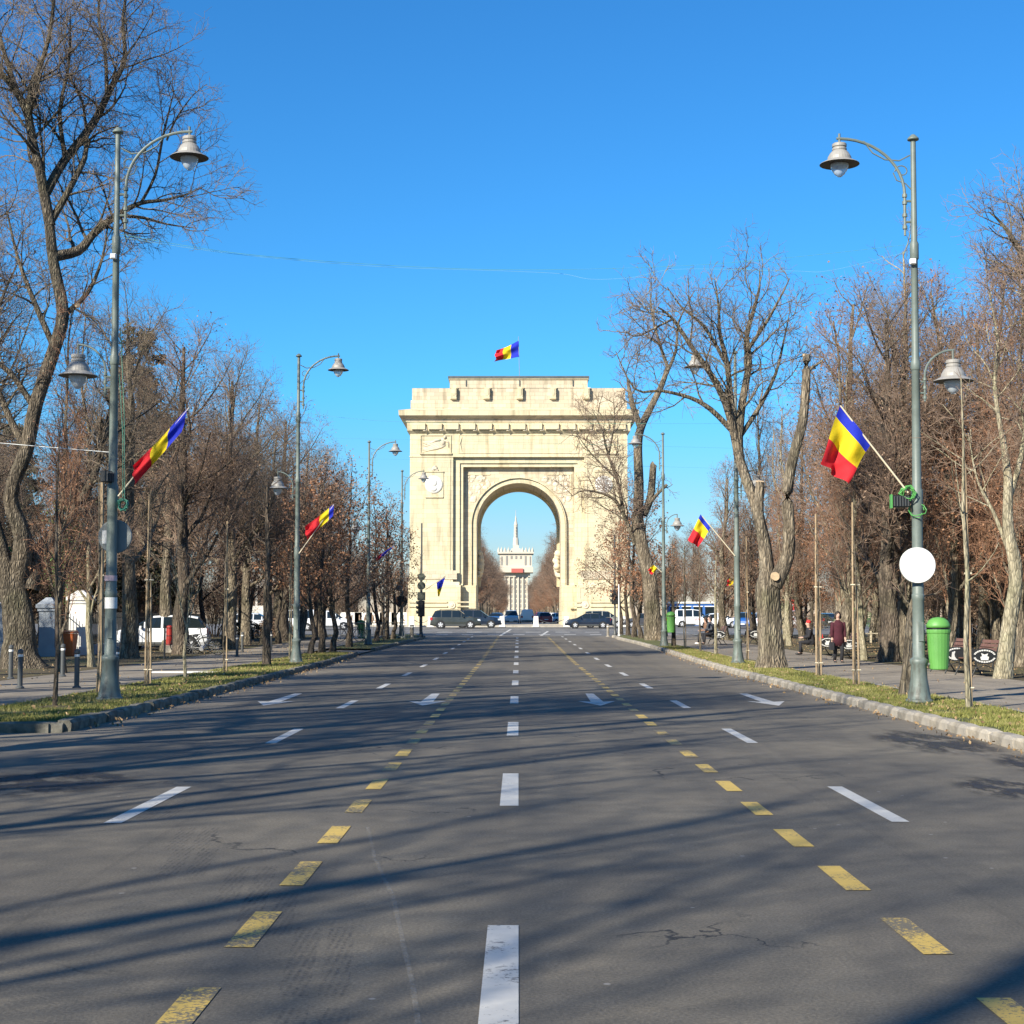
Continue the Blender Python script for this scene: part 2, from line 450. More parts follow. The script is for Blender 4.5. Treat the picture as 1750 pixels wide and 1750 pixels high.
M_twig = mat('twigs_brown', (0.14, 0.09, 0.062), 0.95, col2=(0.32, 0.225, 0.16), scale=0.8)
M_twig_g = mat('twigs_grey', (0.12, 0.09, 0.065), 0.95, col2=(0.28, 0.22, 0.155), scale=0.8)
M_twig_r = mat('twigs_russet', (0.18, 0.09, 0.052), 0.95, col2=(0.34, 0.19, 0.115), scale=0.8)
def leafmat(name, a, b, c3, sc=9.0):
    m, k = newmat(name, 0.75)
    n = k.noise(k.mapping(), sc, 3)
    k.link(k.ramp(n, [(0.35, a), (0.5, b), (0.65, c3)]), k.p.inputs['Base Color'])
    return m
M_leaf = leafmat('dead_leaves', (0.14, 0.06, 0.03), (0.27, 0.125, 0.06), (0.40, 0.23, 0.13))
M_leaf2 = leafmat('dead_leaves_dull', (0.11, 0.065, 0.04), (0.20, 0.125, 0.075), (0.34, 0.24, 0.16))
M_ever = leafmat('evergreen_needles', (0.025, 0.030, 0.016), (0.045, 0.05, 0.022), (0.09, 0.075, 0.035), 3)
M_ivy = leafmat('ivy_leaves', (0.03, 0.07, 0.012), (0.07, 0.16, 0.03), (0.14, 0.24, 0.06), 5)
M_blade = leafmat('grass_blades', (0.11, 0.12, 0.022), (0.20, 0.20, 0.045), (0.32, 0.28, 0.10), 2.5)
M_carpet = leafmat('fallen_leaves', (0.16, 0.09, 0.04), (0.30, 0.19, 0.09), (0.42, 0.30, 0.16), 7)

# ------------------------------------------------------------------ ground surfaces
def strip(name, x0, x1, Ys, dz, m, kind='structure', nx=1, parent=None):
    b = MB()
    f0 = x0 if callable(x0) else (lambda y: x0)
    f1 = x1 if callable(x1) else (lambda y: x1)
    for a, c in zip(Ys[:-1], Ys[1:]):
        b.quad((f0(a), a, g(a)+dz), (f1(a), a, g(a)+dz), (f1(c), c, g(c)+dz), (f0(c), c, g(c)+dz))
    o = b.build(name, m, parent)
    if parent is None: tag(o, kind=kind)
    return o
def rng(a, b, st):
    n = max(1, int(round((b-a)/st)))
    return [a + (b-a)*i/n for i in range(n+1)]
YL = rng(-60, 112, 4)
YJ = rng(112, 187, 3)
def interp(y, tab):
    if y <= tab[0][0]: return tab[0][1]
    for (a, p), (b, q) in zip(tab[:-1], tab[1:]):
        if y <= b:
            t = (y-a)/(b-a); t = t*t*(3-2*t) if False else t
            return p + (q-p)*t
    return tab[-1][1]
KR = [(-60, 6.05), (20, 6.05), (45, 6.12), (66, 6.45), (85, 6.4), (98, 6.15), (106, 6.3), (112, 8.2)]
KL = [(-60, -6.3), (20, -6.3), (40, -6.35), (65, -6.6), (72, -6.5), (96, -6.05), (104, -6.1), (112, -7.6)]
kr = lambda y: interp(y, KR)
kl = lambda y: interp(y, KL)
YK = sorted(set(YL + [a for a, _ in KR] + [a for a, _ in KL] + [22.3, 108, 110]))
YK = [y for y in YK if y <= 112]

tag(strip('ground', -1500, 1500, [-300, -60] + rng(-20, 187, 6) + [400, 1000, 5200], -0.09, M_ground), kind='structure')
road = strip('road', lambda y: kl(y)-0.06, lambda y: kr(y)+0.06, YK, 0.0, M_road)
strip('junction_road', -70, 70, YJ + [218], -0.004, M_plaza)
strip('far_avenue', -7.5, 7.5, [218, 400, 700, 1000, 1380], 0.0, M_plaza)
strip('side_street', -70, lambda y: kl(y)-0.05, [-60, 0, 22.2], -0.006, M_road)
YV = [y for y in YK if 22.4 < y < 64.8]
strip('verge_left', lambda y: -8.6, lambda y: kl(y)-0.19, [22.5] + YV + [64.8], 0.125, M_grass)
strip('driveway', -8.6, lambda y: kl(y)-0.04, [64.8, 68, 71.6], 0.05, M_path)
strip('verge_left', lambda y: -8.6, lambda y: kl(y)-0.19, [71.6] + [y for y in YK if 71.7 < y < 110.5] + [110.5], 0.125, M_grass)
YR = [y for y in YK if -60 <= y < 110.4] + [110.4]
strip('verge_right', lambda y: kr(y)+0.19, 7.85, YR, 0.125, M_grass)
strip('footpath_right', 7.97, 11.95, YR, 0.115, M_path)
strip('footpath_left', -12.3, -8.72, [22.5] + [y for y in YR if y > 22.6], 0.115, M_path)
strip('park_right', 11.95, 70, YR, 0.12, M_park)
strip('park_left', -70, -12.3, [22.5] + [y for y in YR if y > 22.6], 0.12, M_park)
# the grass beyond the junction, on both sides of the far avenue
strip('far_park', -400, -26, [218, 400, 1000, 1500], 0.01, M_park)
strip('far_park', 26, 400, [218, 400, 1000, 1500], 0.01, M_park)
strip('far_park', -26, -7.6, [218, 400, 1000, 1500], 0.02, M_park)
strip('far_park', 7.6, 26, [218, 400, 1000, 1500], 0.02, M_park)
# thin flush edging between grass and footpath
strip('path_edging', 7.85, 7.97, YR, 0.14, M_kerb)
strip('path_edging', -8.72, -8.6, [22.5] + [y for y in YR if y > 22.6], 0.14, M_kerb)
# end walls of the raised ground
b = MB()
b.box(-70, -6.6, 22.30, 22.52, -0.08, 0.118)
b.box(-70, -6.7, 110.4, 110.56, 0.2, g(110)+0.118); b.box(6.7, 70, 110.3, 110.46, 0.2, g(110)+0.118)
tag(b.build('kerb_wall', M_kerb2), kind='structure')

# kerb stones
rnd = random.Random(4)
def kerb_stone_mesh(seed, L, m, worn):
    r = random.Random(seed)
    b = MB()
    w0, w1, h = 0.19, 0.15, 0.15
    n = 4
    prof = []
    for i in range(n+1):
        y = -L/2 + L*i/n
        j = lambda s: r.uniform(-s, s)
        e = 0.0 if 0 < i < n else 0.013
        prof.append([(0+e*0.3, y, -0.05), (0.004+j(worn), y, h-0.045+j(worn)), (0.035+j(worn), y, h-e+j(worn*0.7)), (w0, y, h-e), (w0, y, -0.05)])
    for p, q in zip(prof[:-1], prof[1:]):
        for k in range(4): b.quad(p[k], p[k+1], q[k+1], q[k])
    b.poly(prof[0]); b.poly(list(reversed(prof[-1])))
    return b.mesh('kerb_stone', m)
ST_R = [kerb_stone_mesh(i, 0.982, M_kerb, 0.005) for i in range(4)]
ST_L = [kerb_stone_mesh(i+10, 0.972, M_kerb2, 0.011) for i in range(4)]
def kerb_line(f, y0, y1, meshes, side, root, wob):
    y = y0
    while y < y1:
        a = math.atan2(f(y+0.5) - f(y-0.5), 1.0)
        sl = g(y+0.5) - g(y-0.5)
        o = place('kerb_stone', rnd.choice(meshes), root,
                  (f(y) + rnd.uniform(-wob, wob), y, g(y) + rnd.uniform(-wob, wob)*0.6), (math.atan(sl), rnd.uniform(-.012,.012)*3, -a + rnd.uniform(-.008, .008)))
        if side < 0: o.rotation_euler = (math.atan(-sl), rnd.uniform(-.012,.012)*3, PI - a + rnd.uniform(-.02, .02))
        y += 1.0
kR = thing('kerb', None, None); tag(kR, kind='structure')
kerb_line(kr, -4, 111, ST_R, 1, kR, 0.006)
kL = thing('kerb', None, None); tag(kL, kind='structure')
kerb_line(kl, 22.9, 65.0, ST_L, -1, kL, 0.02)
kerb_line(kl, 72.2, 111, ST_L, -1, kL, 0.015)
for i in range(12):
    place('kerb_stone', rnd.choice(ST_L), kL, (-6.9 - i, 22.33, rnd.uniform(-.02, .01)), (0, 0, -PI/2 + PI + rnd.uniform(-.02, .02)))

# painted markings: thin sheets on the road, parts of it
def sheet(name, pts, m, dz=0.004, parent=road):
    b = MB(); b.poly([(x, y, g(y)+dz) for x, y in pts])
    return b.build(name, m, parent)
def dash(name, x, y0, y1, w, m, dz=0.004):
    return sheet(name, [(x-w/2, y0), (x+w/2, y0), (x+w/2, y1), (x-w/2, y1)], m, dz)
for k in range(-1, 13):
    y = 5.55 + 8.05*k
    dash('white_dash', -0.08, y, y+2.8, 0.16, M_white)
for k in range(-1, 13):
    y = 12.45 + 7.85*k
    if y > 4:
        dash('white_dash', -3.17, y, y+2.65, 0.14, M_white)
        dash('white_dash', 3.0, y+0.1, y+2.7, 0.14, M_white)
for k in range(-3, 57):
    y = 7.8 + 1.775*k
    dash('yellow_dash', -1.36, y, y+0.93, 0.145, M_yellow)
    dash('yellow_dash', 2.0, y-0.15, y+0.76, 0.145, M_yellow)
def arrow(x, y0=29.0, L=4.6):
    pts = [(x, y0), (x+0.36, y0+1.55), (x+0.12, y0+1.35), (x+0.085, y0+L), (x-0.085, y0+L), (x-0.12, y0+1.35), (x-0.36, y0+1.55)]
    sheet('arrow_marking', pts, M_white)
for x in (-4.66, -1.75, 1.5, 4.75): arrow(x)
jr = bpy.data.objects['junction_road']
for i in range(12):
    x = -8 + i*1.9
    sheet('crossing_dash', [(x, 116.5+abs(x)*0.05), (x+0.85, 116.5+abs(x)*0.05), (x+0.85, 118+abs(x)*0.05), (x, 118+abs(x)*0.05)], M_white, 0.004, jr)
    x = -9 + i*2.4
    sheet('crossing_dash', [(x, 128), (x+1.2, 128.3), (x+1.2, 129.8), (x, 129.5)], M_white, 0.004, jr)
for y, x0, x1 in ((136, -20, -4), (136, 2, 24), (143, -3, 20)):
    sheet('lane_line', [(x0, y), (x1, y+0.5), (x1, y+1.1), (x0, y+0.6)], M_white, 0.005, jr)
sheet('lane_line', [(-1.4, 112.2), (-1.2, 112.2), (-0.6, 146), (-0.8, 146)], M_white, 0.004, jr)
sheet('lane_line', [(1.5, 112.2), (1.7, 112.2), (2.6, 134), (2.4, 134)], M_white, 0.004, jr)

# tyre marks: chalky tread prints
m, k = newmat('tyre_print', 0.9)
v = k.mapping((1, 1, 1)); n = k.noise(v, 30, 4, 0.7)
wv = k.add('ShaderNodeTexWave', wave_type='BANDS', bands_direction='X'); wv.inputs['Scale'].default_value = 9; wv.inputs['Distortion'].default_value = 0.3
k.link(v, wv.inputs['Vector'])
a_ = k.math('MULTIPLY', wv.outputs[0], k.ramp(n, [(0.42, (0,0,0)), (0.66, (.42,.42,.42))]))
k.p.inputs['Base Color'].default_value = (0.045, 0.05, 0.065, 1)
k.link(a_, k.p.inputs['Alpha'])
M_tyre_mark = m
for x, y, L in ((-3.05, 12.7, 1.5), (-2.45, 11.0, 1.2), (-2.25, 9.9, 1.2), (-1.72, 9.0, 1.3), (-1.45, 8.1, 1.2), (-1.02, 6.8, 1.5), (-0.86, 5.2, 1.4)):
    for s_ in (0, 0.17):
        sheet('tyre_mark', [(x+s_-0.13, y+L), (x+s_, y), (x+s_+0.13, y), (x+s_, y+L)], M_tyre_mark, 0.003)
m, k = newmat('faint_scratch', 0.8); k.p.inputs['Base Color'].default_value = (0.4, 0.38, 0.34, 1)
k.link(k.math('MULTIPLY', k.ramp(k.noise(k.mapping(), 14, 5, .7), [(0.4, (0,0,0)), (0.6, (1,1,1))]), 0.3), k.p.inputs['Alpha'])
_pts = [(-1.15, 12.2), (-0.95, 10.6), (-0.72, 9.2), (-0.58, 8.0), (-0.46, 7.0), (-0.38, 6.2), (-0.33, 5.2)]
b = MB()
for (xa, ya), (xb, yb) in zip(_pts[:-1], _pts[1:]): b.quad((xa-.012, ya, .0035), (xa+.012, ya, .0035), (xb+.012, yb, .0035), (xb-.012, yb, .0035))
b.build('scratch_line', m, road)
# dark damp patches near the right kerb and a tar patch on the left
m, k = newmat('damp_patch', 0.6)
k.p.inputs['Base Color'].default_value = (0.035, 0.033, 0.032, 1)
v = k.mapping(); n = k.noise(v, 2.2, 7, 0.65)
gr = k.add('ShaderNodeTexGradient', gradient_type='SPHERICAL')
k.link(k.mapping((1, 1, 1), src='Object'), gr.inputs[0])
a_ = k.math('MULTIPLY', k.ramp(gr.outputs[0], [(0.0, (0,0,0)), (0.5, (1,1,1))]), k.ramp(n, [(0.42, (0,0,0)), (0.55, (1,1,1))]))
k.link(k.math('MULTIPLY', a_, 0.85), k.p.inputs['Alpha'])
for x, y, sx, sy in ((5.35, 20.6, 0.75, 2.4), (5.7, 17.2, 0.5, 1.8), (-4.6, 15.6, 1.0, 1.5), (-6.1, 12.0, 0.9, 1.6), (4.6, 15.0, 0.5, 1.2)):
    b = MB(); b.quad((-1, -1, 0), (1, -1, 0), (1, 1, 0), (-1, 1, 0))
    o = b.build('damp_patch', m, road, loc=(x, y, 0.003)); o.scale = (sx, sy, 1)

# ------------------------------------------------------------------ grass blades and fallen leaves (nobody could count them)
def cards(name, P, size, m, up=False, seed=0, tri=True, parent=None):
    r = np.random.default_rng(seed); n = len(P)
    a = r.uniform(0, 2*np.pi, n); s = size * r.uniform(0.6, 1.3, n)
    if up:
        lean = r.normal(0, 0.45, (n, 2)) * s[:, None]
        w = 0.16 * s
        v = np.empty((n, 3, 3))
        v[:, 0] = P + np.stack([np.cos(a)*w, np.sin(a)*w, -0.01 + 0*a], 1)
        v[:, 1] = P - np.stack([np.cos(a)*w, np.sin(a)*w, 0.01 + 0*a], 1)
        v[:, 2] = P + np.stack([lean[:, 0], lean[:, 1], s], 1)
        k = 3
    else:
        u = r.normal(0, 1, (n, 3)); u /= np.linalg.norm(u, axis=1)[:, None]
        t = r.normal(0, 1, (n, 3)); w = np.cross(u, t); w /= np.linalg.norm(w, axis=1)[:, None]
        v = np.empty((n, 4, 3))
        v[:, 0] = P - u*s[:, None]; v[:, 1] = P - w*s[:, None]*0.55 + u*s[:, None]*0.1
        v[:, 2] = P + u*s[:, None]; v[:, 3] = P + w*s[:, None]*0.55
        k = 4
    return np_mesh(name, v.reshape(-1, 3), np.arange(n*k).reshape(n, k), m)
def np_mesh(name, V, Fq, m, smooth=False):
    me = bpy.data.meshes.new(name)
    nf, k = Fq.shape
    me.vertices.add(len(V)); me.vertices.foreach_set('co', V.astype(np.float32).ravel())
    me.loops.add(nf*k); me.loops.foreach_set('vertex_index', Fq.astype(np.int32).ravel())
    me.polygons.add(nf); me.polygons.foreach_set('loop_start', np.arange(0, nf*k, k, dtype=np.int32))
    if smooth: me.polygons.foreach_set('use_smooth', np.ones(nf, dtype=bool))
    me.materials.append(m); me.update(calc_edges=True)
    return me
gv = np.vectorize(g)
def scatter(n, x0, x1, y0, y1, seed, dz=0.125, power=1.0):
    r = np.random.default_rng(seed)
    y = y0 + (y1-y0) * r.uniform(0, 1, n)**power
    x = r.uniform(x0, x1, n) if not callable(x0) else None
    return np.stack([x, y, gv(y)+dz], 1)
PR = scatter(95000, 6.28, 7.83, 17, 75, 1, power=1.5)
PR = PR[PR[:, 0] > np.array([kr(y)+0.17 for y in PR[:, 1]])]
PL = scatter(95000, -8.58, -6.4, 22.7, 64.6, 2, power=1.3)
PL = PL[PL[:, 0] < np.array([kl(y)-0.17 for y in PL[:, 1]])]
nz = np.sin(PR[:, 0]*2.9+PR[:, 1]*1.3)*np.sin(PR[:, 1]*1.9-PR[:, 0]*1.7) + 0.75
PR = PR[nz > np.random.default_rng(6).uniform(0, 1, len(nz))*0.85]
nz = np.sin(PL[:, 0]*3.1+PL[:, 1]*1.7)*np.sin(PL[:, 1]*2.3-PL[:, 0]) + 0.6
PL = PL[nz > np.random.default_rng(5).uniform(0, 1, len(nz))*0.9]
for P_, nm, sd in ((PR, 'verge', 3), (PL, 'verge', 4)):
    o = place('grass', cards('grass', P_, 0.055, M_blade, True, sd)); tag(o, 'short yellowish green grass on the ' + ('right' if sd == 3 else 'left') + ' verge', 'grass', kind='stuff')
r_ = np.random.default_rng(9)
Q = np.concatenate([scatter(9000, 12.1, 34, 30, 108, 11), scatter(5000, -34, -12.5, 24, 108, 12), scatter(260, 6.4, 12, 20, 80, 13), scatter(420, -12.2, -6.6, 23, 80, 14)])
gl = scatter(420, 0, 1, 15, 70, 16, dz=0.012, power=1.2); gl[:, 0] = np.array([kr(y) for y in gl[:, 1]]) - np.abs(r_.normal(0, .18, 420)) - .03
gl2 = scatter(420, 0, 1, 23, 64, 17, dz=0.012); gl2[:, 0] = np.array([kl(y) for y in gl2[:, 1]]) + np.abs(r_.normal(0, .2, 420)) + .03
gl3 = scatter(900, 6.3, 7.8, 18, 75, 18, dz=.15, power=1.3); gl4 = scatter(900, -8.5, -6.5, 23, 64, 19, dz=.15)
Q = np.concatenate([Q, gl, gl2, gl3, gl4])
Q[:, 2] += r_.uniform(0.0, 0.04, len(Q))
o = place('fallen_leaves', cards('fallen_leaves', Q, 0.03, M_carpet, False, 15)); tag(o, 'dry brown leaves scattered under the trees', 'leaves', kind='stuff')

# ------------------------------------------------------------------ the triumphal arch
AY = 170.0; APX = AY/F
def ax(px): return at(px, 1056, AY).x
def az(py): return at(886, py, AY).z
AZ0 = g(AY) + 0.15
arch = thing('triumphal_arch', 'huge cream stone triumphal arch with one round opening closing the avenue', 'monument', (ax(886.5), AY, AZ0))
CX = ax(886.5)
def lx(px): return (px - 886.5) * APX * 1.0006
def lz(py): return az(py) - AZ0
def apart(name, b, m=M_stone, parent=arch, **kw): return b.build(name, m, parent, **kw)
DEP = 11.5
HW = lx(1073)                       # half width of the body
ow, oR = lx(960), lx(960)           # half opening / arch radius
oc = lz(823) - oR                   # centre height of the round arch
z_ped = lz(1000); z_arc = lz(779); z_ent = lz(741); z_fr = lz(722); z_cor0 = lz(712); z_cor1 = lz(703); z_att = lz(663); z_top = lz(645)
x1 = lx(999); x2 = lx(988); x3 = lx(982)      # the steps of the portal frame (mirrored)
# piers: outer pylons, full depth
for s in (-1, 1):
    b = MB(); a, c = sorted((s*x1, s*HW))
    b.box(a, c, 0, DEP, z_ped, z_arc); apart('pylon', b)
    b = MB(); a, c = sorted((s*(x2-0.02), s*x1)); b.box(a, c, 0.38, DEP-0.38, z_ped, z_arc); apart('pylon_step', b)
    b = MB(); a, c = sorted((s*x3, s*(x2-0.02))); b.box(a, c, 0.56, DEP-0.56, z_ped, lz(791)); apart('frame_jamb', b)
# frame heads
b = MB(); b.box(-(x2-0.02), x2-0.02, 0.385, DEP-0.385, lz(791), z_arc); apart('frame_head', b)
b = MB(); b.box(-x3, x3, 0.565, DEP-0.565, lz(797), lz(791)); apart('frame_head', b)
# inner wall with the round opening
IY = 1.25
b = MB()
N = 40; ztop = lz(797)
arcp = [(-ow, z_ped)] + [(-oR*math.cos(PI*i/N), oc + oR*math.sin(PI*i/N)) for i in range(N+1)] + [(ow, z_ped)]
for (xa, za), (xb, zb) in zip(arcp[:-1], arcp[1:]):
    if xb - xa > 1e-5:
        for Yf, fl in ((IY, 0), (DEP-IY, 1)):
            q = [(xa, Yf, za), (xb, Yf, zb), (xb, Yf, ztop), (xa, Yf, ztop)]
            b.quad(*(q if not fl else reversed(q)))
    b.quad((xa, IY, za), (xa, DEP-IY, za), (xb, DEP-IY, zb), (xb, IY, zb))
for s in (-1, 1):
    for Yf, fl in ((IY, 0), (DEP-IY, 1)):
        q = [(s*x3, Yf, z_ped), (s*ow, Yf, z_ped), (s*ow, Yf, ztop), (s*x3, Yf, ztop)]
        b.quad(*q)
apart('vault_wall', b, M_stone2)
# archivolt: two raised bands round the opening
def ring(r0, r1, y0, y1, name, m=M_stone, n=48, zb=None):
    b = MB(); zb = z_ped if zb is None else zb
    P = [(-1, 0)] + [(-math.cos(PI*i/n), math.sin(PI*i/n)) for i in range(n+1)] + [(1, 0)]
    def pt(r, i, y):
        if i == 0: return (-r, y, zb)
        if i == len(P)-1: return (r, y, zb)
        return (r*P[i][0], y, oc + r*P[i][1])
    for i in range(len(P)-1):
        b.quad(pt(r0, i, y0), pt(r0, i+1, y0), pt(r1, i+1, y0), pt(r1, i, y0))
        b.quad(pt(r0, i, y0), pt(r0, i, y1), pt(r0, i+1, y1), pt(r0, i+1, y0))
        b.quad(pt(r1, i, y0), pt(r1, i+1, y0), pt(r1, i+1, y1), pt(r1, i, y1))
    return apart(name, b, m)
ring(oR-0.06, oR+0.40, IY-0.16, IY+0.02, 'archivolt')
ring(oR+0.45, oR+0.53, IY-0.36, IY+0.02, 'archivolt_moulding')
ring(oR-0.32, oR-0.002, DEP-2.2, DEP-1.2, 'archivolt', zb=z_ped)
# spandrel panels: raised border and winged figure relief in each corner
rs = random.Random(7)
for s in (-1, 1):
    xa, xb = s*(x3-0.28), s*(x3-2.9)
    b = MB(); a, c = sorted((xa, xb)); b.box(a, c, IY-0.07, IY, lz(810), lz(808)); a, c = sorted((xa, xa - s*0.11)); b.box(a, c, IY-0.068, IY, lz(850), lz(810)); apart('spandrel_border', b)
    b = MB()
    for i in range(42):
        for _ in range(20):
            x = s*rs.uniform(ow*0.55, x3-0.5); z = rs.uniform(lz(858), lz(812))
            if math.hypot(x, z-oc) > oR+0.75: break
        else: continue
        b.sphere((x, IY, z), rs.uniform(0.12, 0.28), 7, sx=rs.uniform(0.6, 1.6), sy=0.22, sz=rs.uniform(0.6, 1.3))
    apart('winged_relief', b, M_relief, smooth=True)
# keystone
b = MB(); b.wedge([(-0.3, IY-0.4, oc+oR-0.1), (0.3, IY-0.4, oc+oR-0.1), (0.3, IY, oc+oR-0.1), (-0.3, IY, oc+oR-0.1)], [(-0.42, IY-0.45, oc+oR+0.62), (0.42, IY-0.45, oc+oR+0.62), (0.42, IY, oc+oR+0.62), (-0.42, IY, oc+oR+0.62)])
# carved figures standing out from the inner faces of the opening
for s in (-1, 1):
    b = MB(); n = 26
    for i in range(n):
        t = i/n
        z = lz(978) + (lz(938)-lz(978))*t
        b.sphere((s*(ow-0.14-0.3*math.sin(PI*t)*rs.uniform(0.5, 1)), DEP-3.0+rs.uniform(-0.8, 0.8), z), rs.uniform(0.22, 0.45), 8)
    apart('carved_figure', b, M_relief, smooth=True)
    b = MB(); a, c = sorted((s*(ow-0.3), s*ow)); b.box(a, c, DEP-4.2, DEP-2.0, lz(983), lz(979)); apart('corbel', b, M_relief)
# pedestals
for s in (-1, 1):
    b = MB()
    a, c = sorted((s*(ow-0.03), s*lx(1077))); b.box(a, c, -0.55, DEP+0.55, 0, lz(1046)); apart('plinth', b)
    b = MB(); a, c = sorted((s*lx(985.5), s*lx(1075))); b.box(a, c, -0.35, DEP+0.35, lz(1046), z_ped); apart('pedestal', b)
    b = MB(); a, c = sorted((s*ow, s*lx(985.5))); b.box(a, c, 0.75, DEP-0.75, lz(1046), z_ped); apart('pedestal_step', b)
    # chamfer slope on top of the pedestal
    b = MB(); a, c = sorted((s*lx(988), s*lx(1075)))
    b.wedge([(a, -0.35, z_ped), (c, -0.35, z_ped), (c, 0, z_ped), (a, 0, z_ped)], [(a, -0.08, z_ped+0.35), (c, -0.08, z_ped+0.35), (c, 0, z_ped+0.35), (a, 0, z_ped+0.35)]); apart('pedestal_slope', b)
    # inner bracket: slanting scroll between pylon and pedestal
    b = MB(); a, c = sorted((s*lx(985), s*lx(998)))
    b.wedge([(a, -0.3, z_ped), (c, -0.3, z_ped), (c, 0.4, z_ped), (a, 0.4, z_ped)], [((a+c)/2+s*0.2, -0.1, lz(975)), (c if s > 0 else (a+c)/2+s*0.2+0.01, -0.1, lz(975)), (c if s > 0 else (a+c)/2+s*0.2+0.01, 0.4, lz(975)), ((a+c)/2+s*0.2, 0.4, lz(975))])
    # horizontal mouldings with a rosette between
    for yy in (1030, 1037.5):
        for p0, p1 in ((962, 992), (1008, 1073)):
            b = MB(); a, c = sorted((s*lx(p0), s*lx(p1))); fy = -0.35 if p0 > 985 else -0.35
            b.box(a if s > 0 else a, c, -0.50, -0.34 if p0 > 985 or True else 0.7, lz(yy), lz(yy)+0.14); apart('base_moulding', b)
    b = MB(); b.tube([(s*lx(1000), -0.34, lz(1034)), (s*lx(1000), -0.47, lz(1034))], [0.42, 0.36], 14); b.tube([(s*lx(1000), -0.47, lz(1034)), (s*lx(1000), -0.55, lz(1034))], [0.2, 0.12], 10)
    apart('rosette', b, M_relief)
    # sunk panel outline on the pedestal
    b = MB(); b.mi = 0
    for q in (((990, 1003.5), (1066, 1005)), ((990, 1024), (1066, 1025.5)), ((990, 1005), (991.5, 1024)), ((1064.5, 1005), (1066, 1024))):
        a, c = sorted((s*lx(q[0][0]), s*lx(q[1][0]))); b.box(a, c, -0.385, -0.35, lz(q[1][1]), lz(q[0][1]))
    apart('panel_border', b)
    # relief panel on the pylon foot
    b = MB(); a, c = sorted((s*lx(992), s*lx(1050))); b.box(a, c, -0.09, 0, lz(990), lz(975)); apart('pylon_foot_panel', b, M_stone2)
# medallions with white heads on the pylons
for s in (-1, 1):
    mx = s*lx(1032)
    b = MB(); b.box(mx-1.0, mx+1.05, -0.08, 0, lz(849), lz(807)); apart('medallion_panel', b)
    b = MB(); b.box(mx-1.0, mx+1.05, -0.17, -0.08, lz(807), lz(805)); apart('medallion_border', b)
    b = MB(); b.box(mx-0.95, mx+1.0, -0.15, -0.08, lz(850.5), lz(849)); apart('medallion_border', b)
    b = MB(); b.tube([(mx, -0.08, lz(828)), (mx, -0.15, lz(828)), (mx, -0.21, lz(828))], [0.96, 0.95, 0.84], 32); md = apart('medallion', b, M_medal)
    b = MB(); b.sphere((mx+0.05, -0.2, lz(825)), 0.34, 10, sy=0.35, sz=1.25); b.sphere((mx-0.06, -0.2, lz(836)), 0.45, 10, sy=0.3, sz=0.6); b.sphere((mx-0.26, -0.2, lz(826)), 0.1, 6, sy=0.5)
    b.build('profile_head', M_medal, md, smooth=True)
    b = MB(); b.tube([(mx+0.1, -0.08, lz(801)), (mx+0.1, -0.2, lz(801))], [0.32, 0.2], 8); b.box(mx-0.25, mx+0.45, -0.2, -0.02, lz(804.5), lz(802.5)); b.cbox(mx+0.1, -0.12, lz(797.5), 0.18, 0.15, 0.3); apart('crown_ornament', b, M_relief)
    # vertical fillets and joints of the pylon
    for p in (1003.5,):
        b = MB(); a, c = sorted((s*lx(p), s*lx(p+1.0))); b.box(a, c, -0.05, 0, z_ped, lz(785)); apart('fillet', b)
# entablature
b = MB(); b.box(-HW, HW, 0, DEP, z_arc, z_ent); apart('frieze_wall', b)
b = MB(); b.box(-HW-0.06, HW+0.06, -0.07, DEP+0.07, lz(781), z_arc); apart('string_course', b)
# reliefs and inscription panel on the frieze
for s in (-1, 1):
    xc = s*lx(1029)
    b = MB(); w = 1.68; zt, zb = lz(743.5), lz(774)
    for q in ((xc-w, xc+w, zt-0.07, zt), (xc-w, xc-w+0.08, zb, zt-0.07), (xc+w-0.08, xc+w, zb, zt-0.07)): b.box(q[0], q[1], -0.09, 0, q[2], q[3])
    b.box(xc-w-0.05, xc+w+0.05, -0.2, 0, zb-0.16, zb); apart('relief_frame', b)
    b = MB()
    # a flying winged figure: flowing strands, body, head, wing
    for i in range(9):
        z0 = zb + 0.12 + 0.13*i; p = []
        for j in range(7):
            t = j/6
            p.append((xc + s*0 - w*0.85 + 2.5*t, -0.02, z0 + (0.75 - 0.05*i)*t**1.6 + 0.07*math.sin(5*t + i)))
        b.tube(p, [0.02, 0.07, 0.09, 0.11, 0.12, 0.1, 0.04], 5)
    b.sphere((xc+0.75, -0.06, zb+1.25), 0.3, 8, sy=0.4, sz=1.4); b.sphere((xc+1.0, -0.08, zb+1.72), 0.15, 8)
    b.tube([(xc+0.8, -0.05, zb+1.4), (xc+1.35, -0.07, zb+1.2), (xc+1.4, -0.05, zb+0.6)], [0.1, 0.08, 0.04], 6)
    b.tube([(xc+0.6, -0.05, zb+1.4), (xc, -0.06, zb+1.35), (xc-0.9, -0.03, zb+0.9)], [0.14, 0.16, 0.03], 6)
    apart('victory_relief', b, M_relief, smooth=True)
b = MB()
for q in ((-lx(990), lx(990), lz(744.5), lz(743.5)), (-lx(990), lx(990), lz(775), lz(774)), (-lx(990), -lx(989), lz(774), lz(744.5)), (lx(989), lx(990), lz(774), lz(744.5))):
    b.box(q[0], q[1], -0.05, 0, q[2], q[3])
for s in (-1, 1): b.tube([(s*lx(984), -0.03, lz(747)), (s*(lx(984)+0.22), -0.05, lz(758)), (s*lx(984), -0.03, lz(771))], [0.03, 0.09, 0.03], 6)
apart('inscription_panel', b)
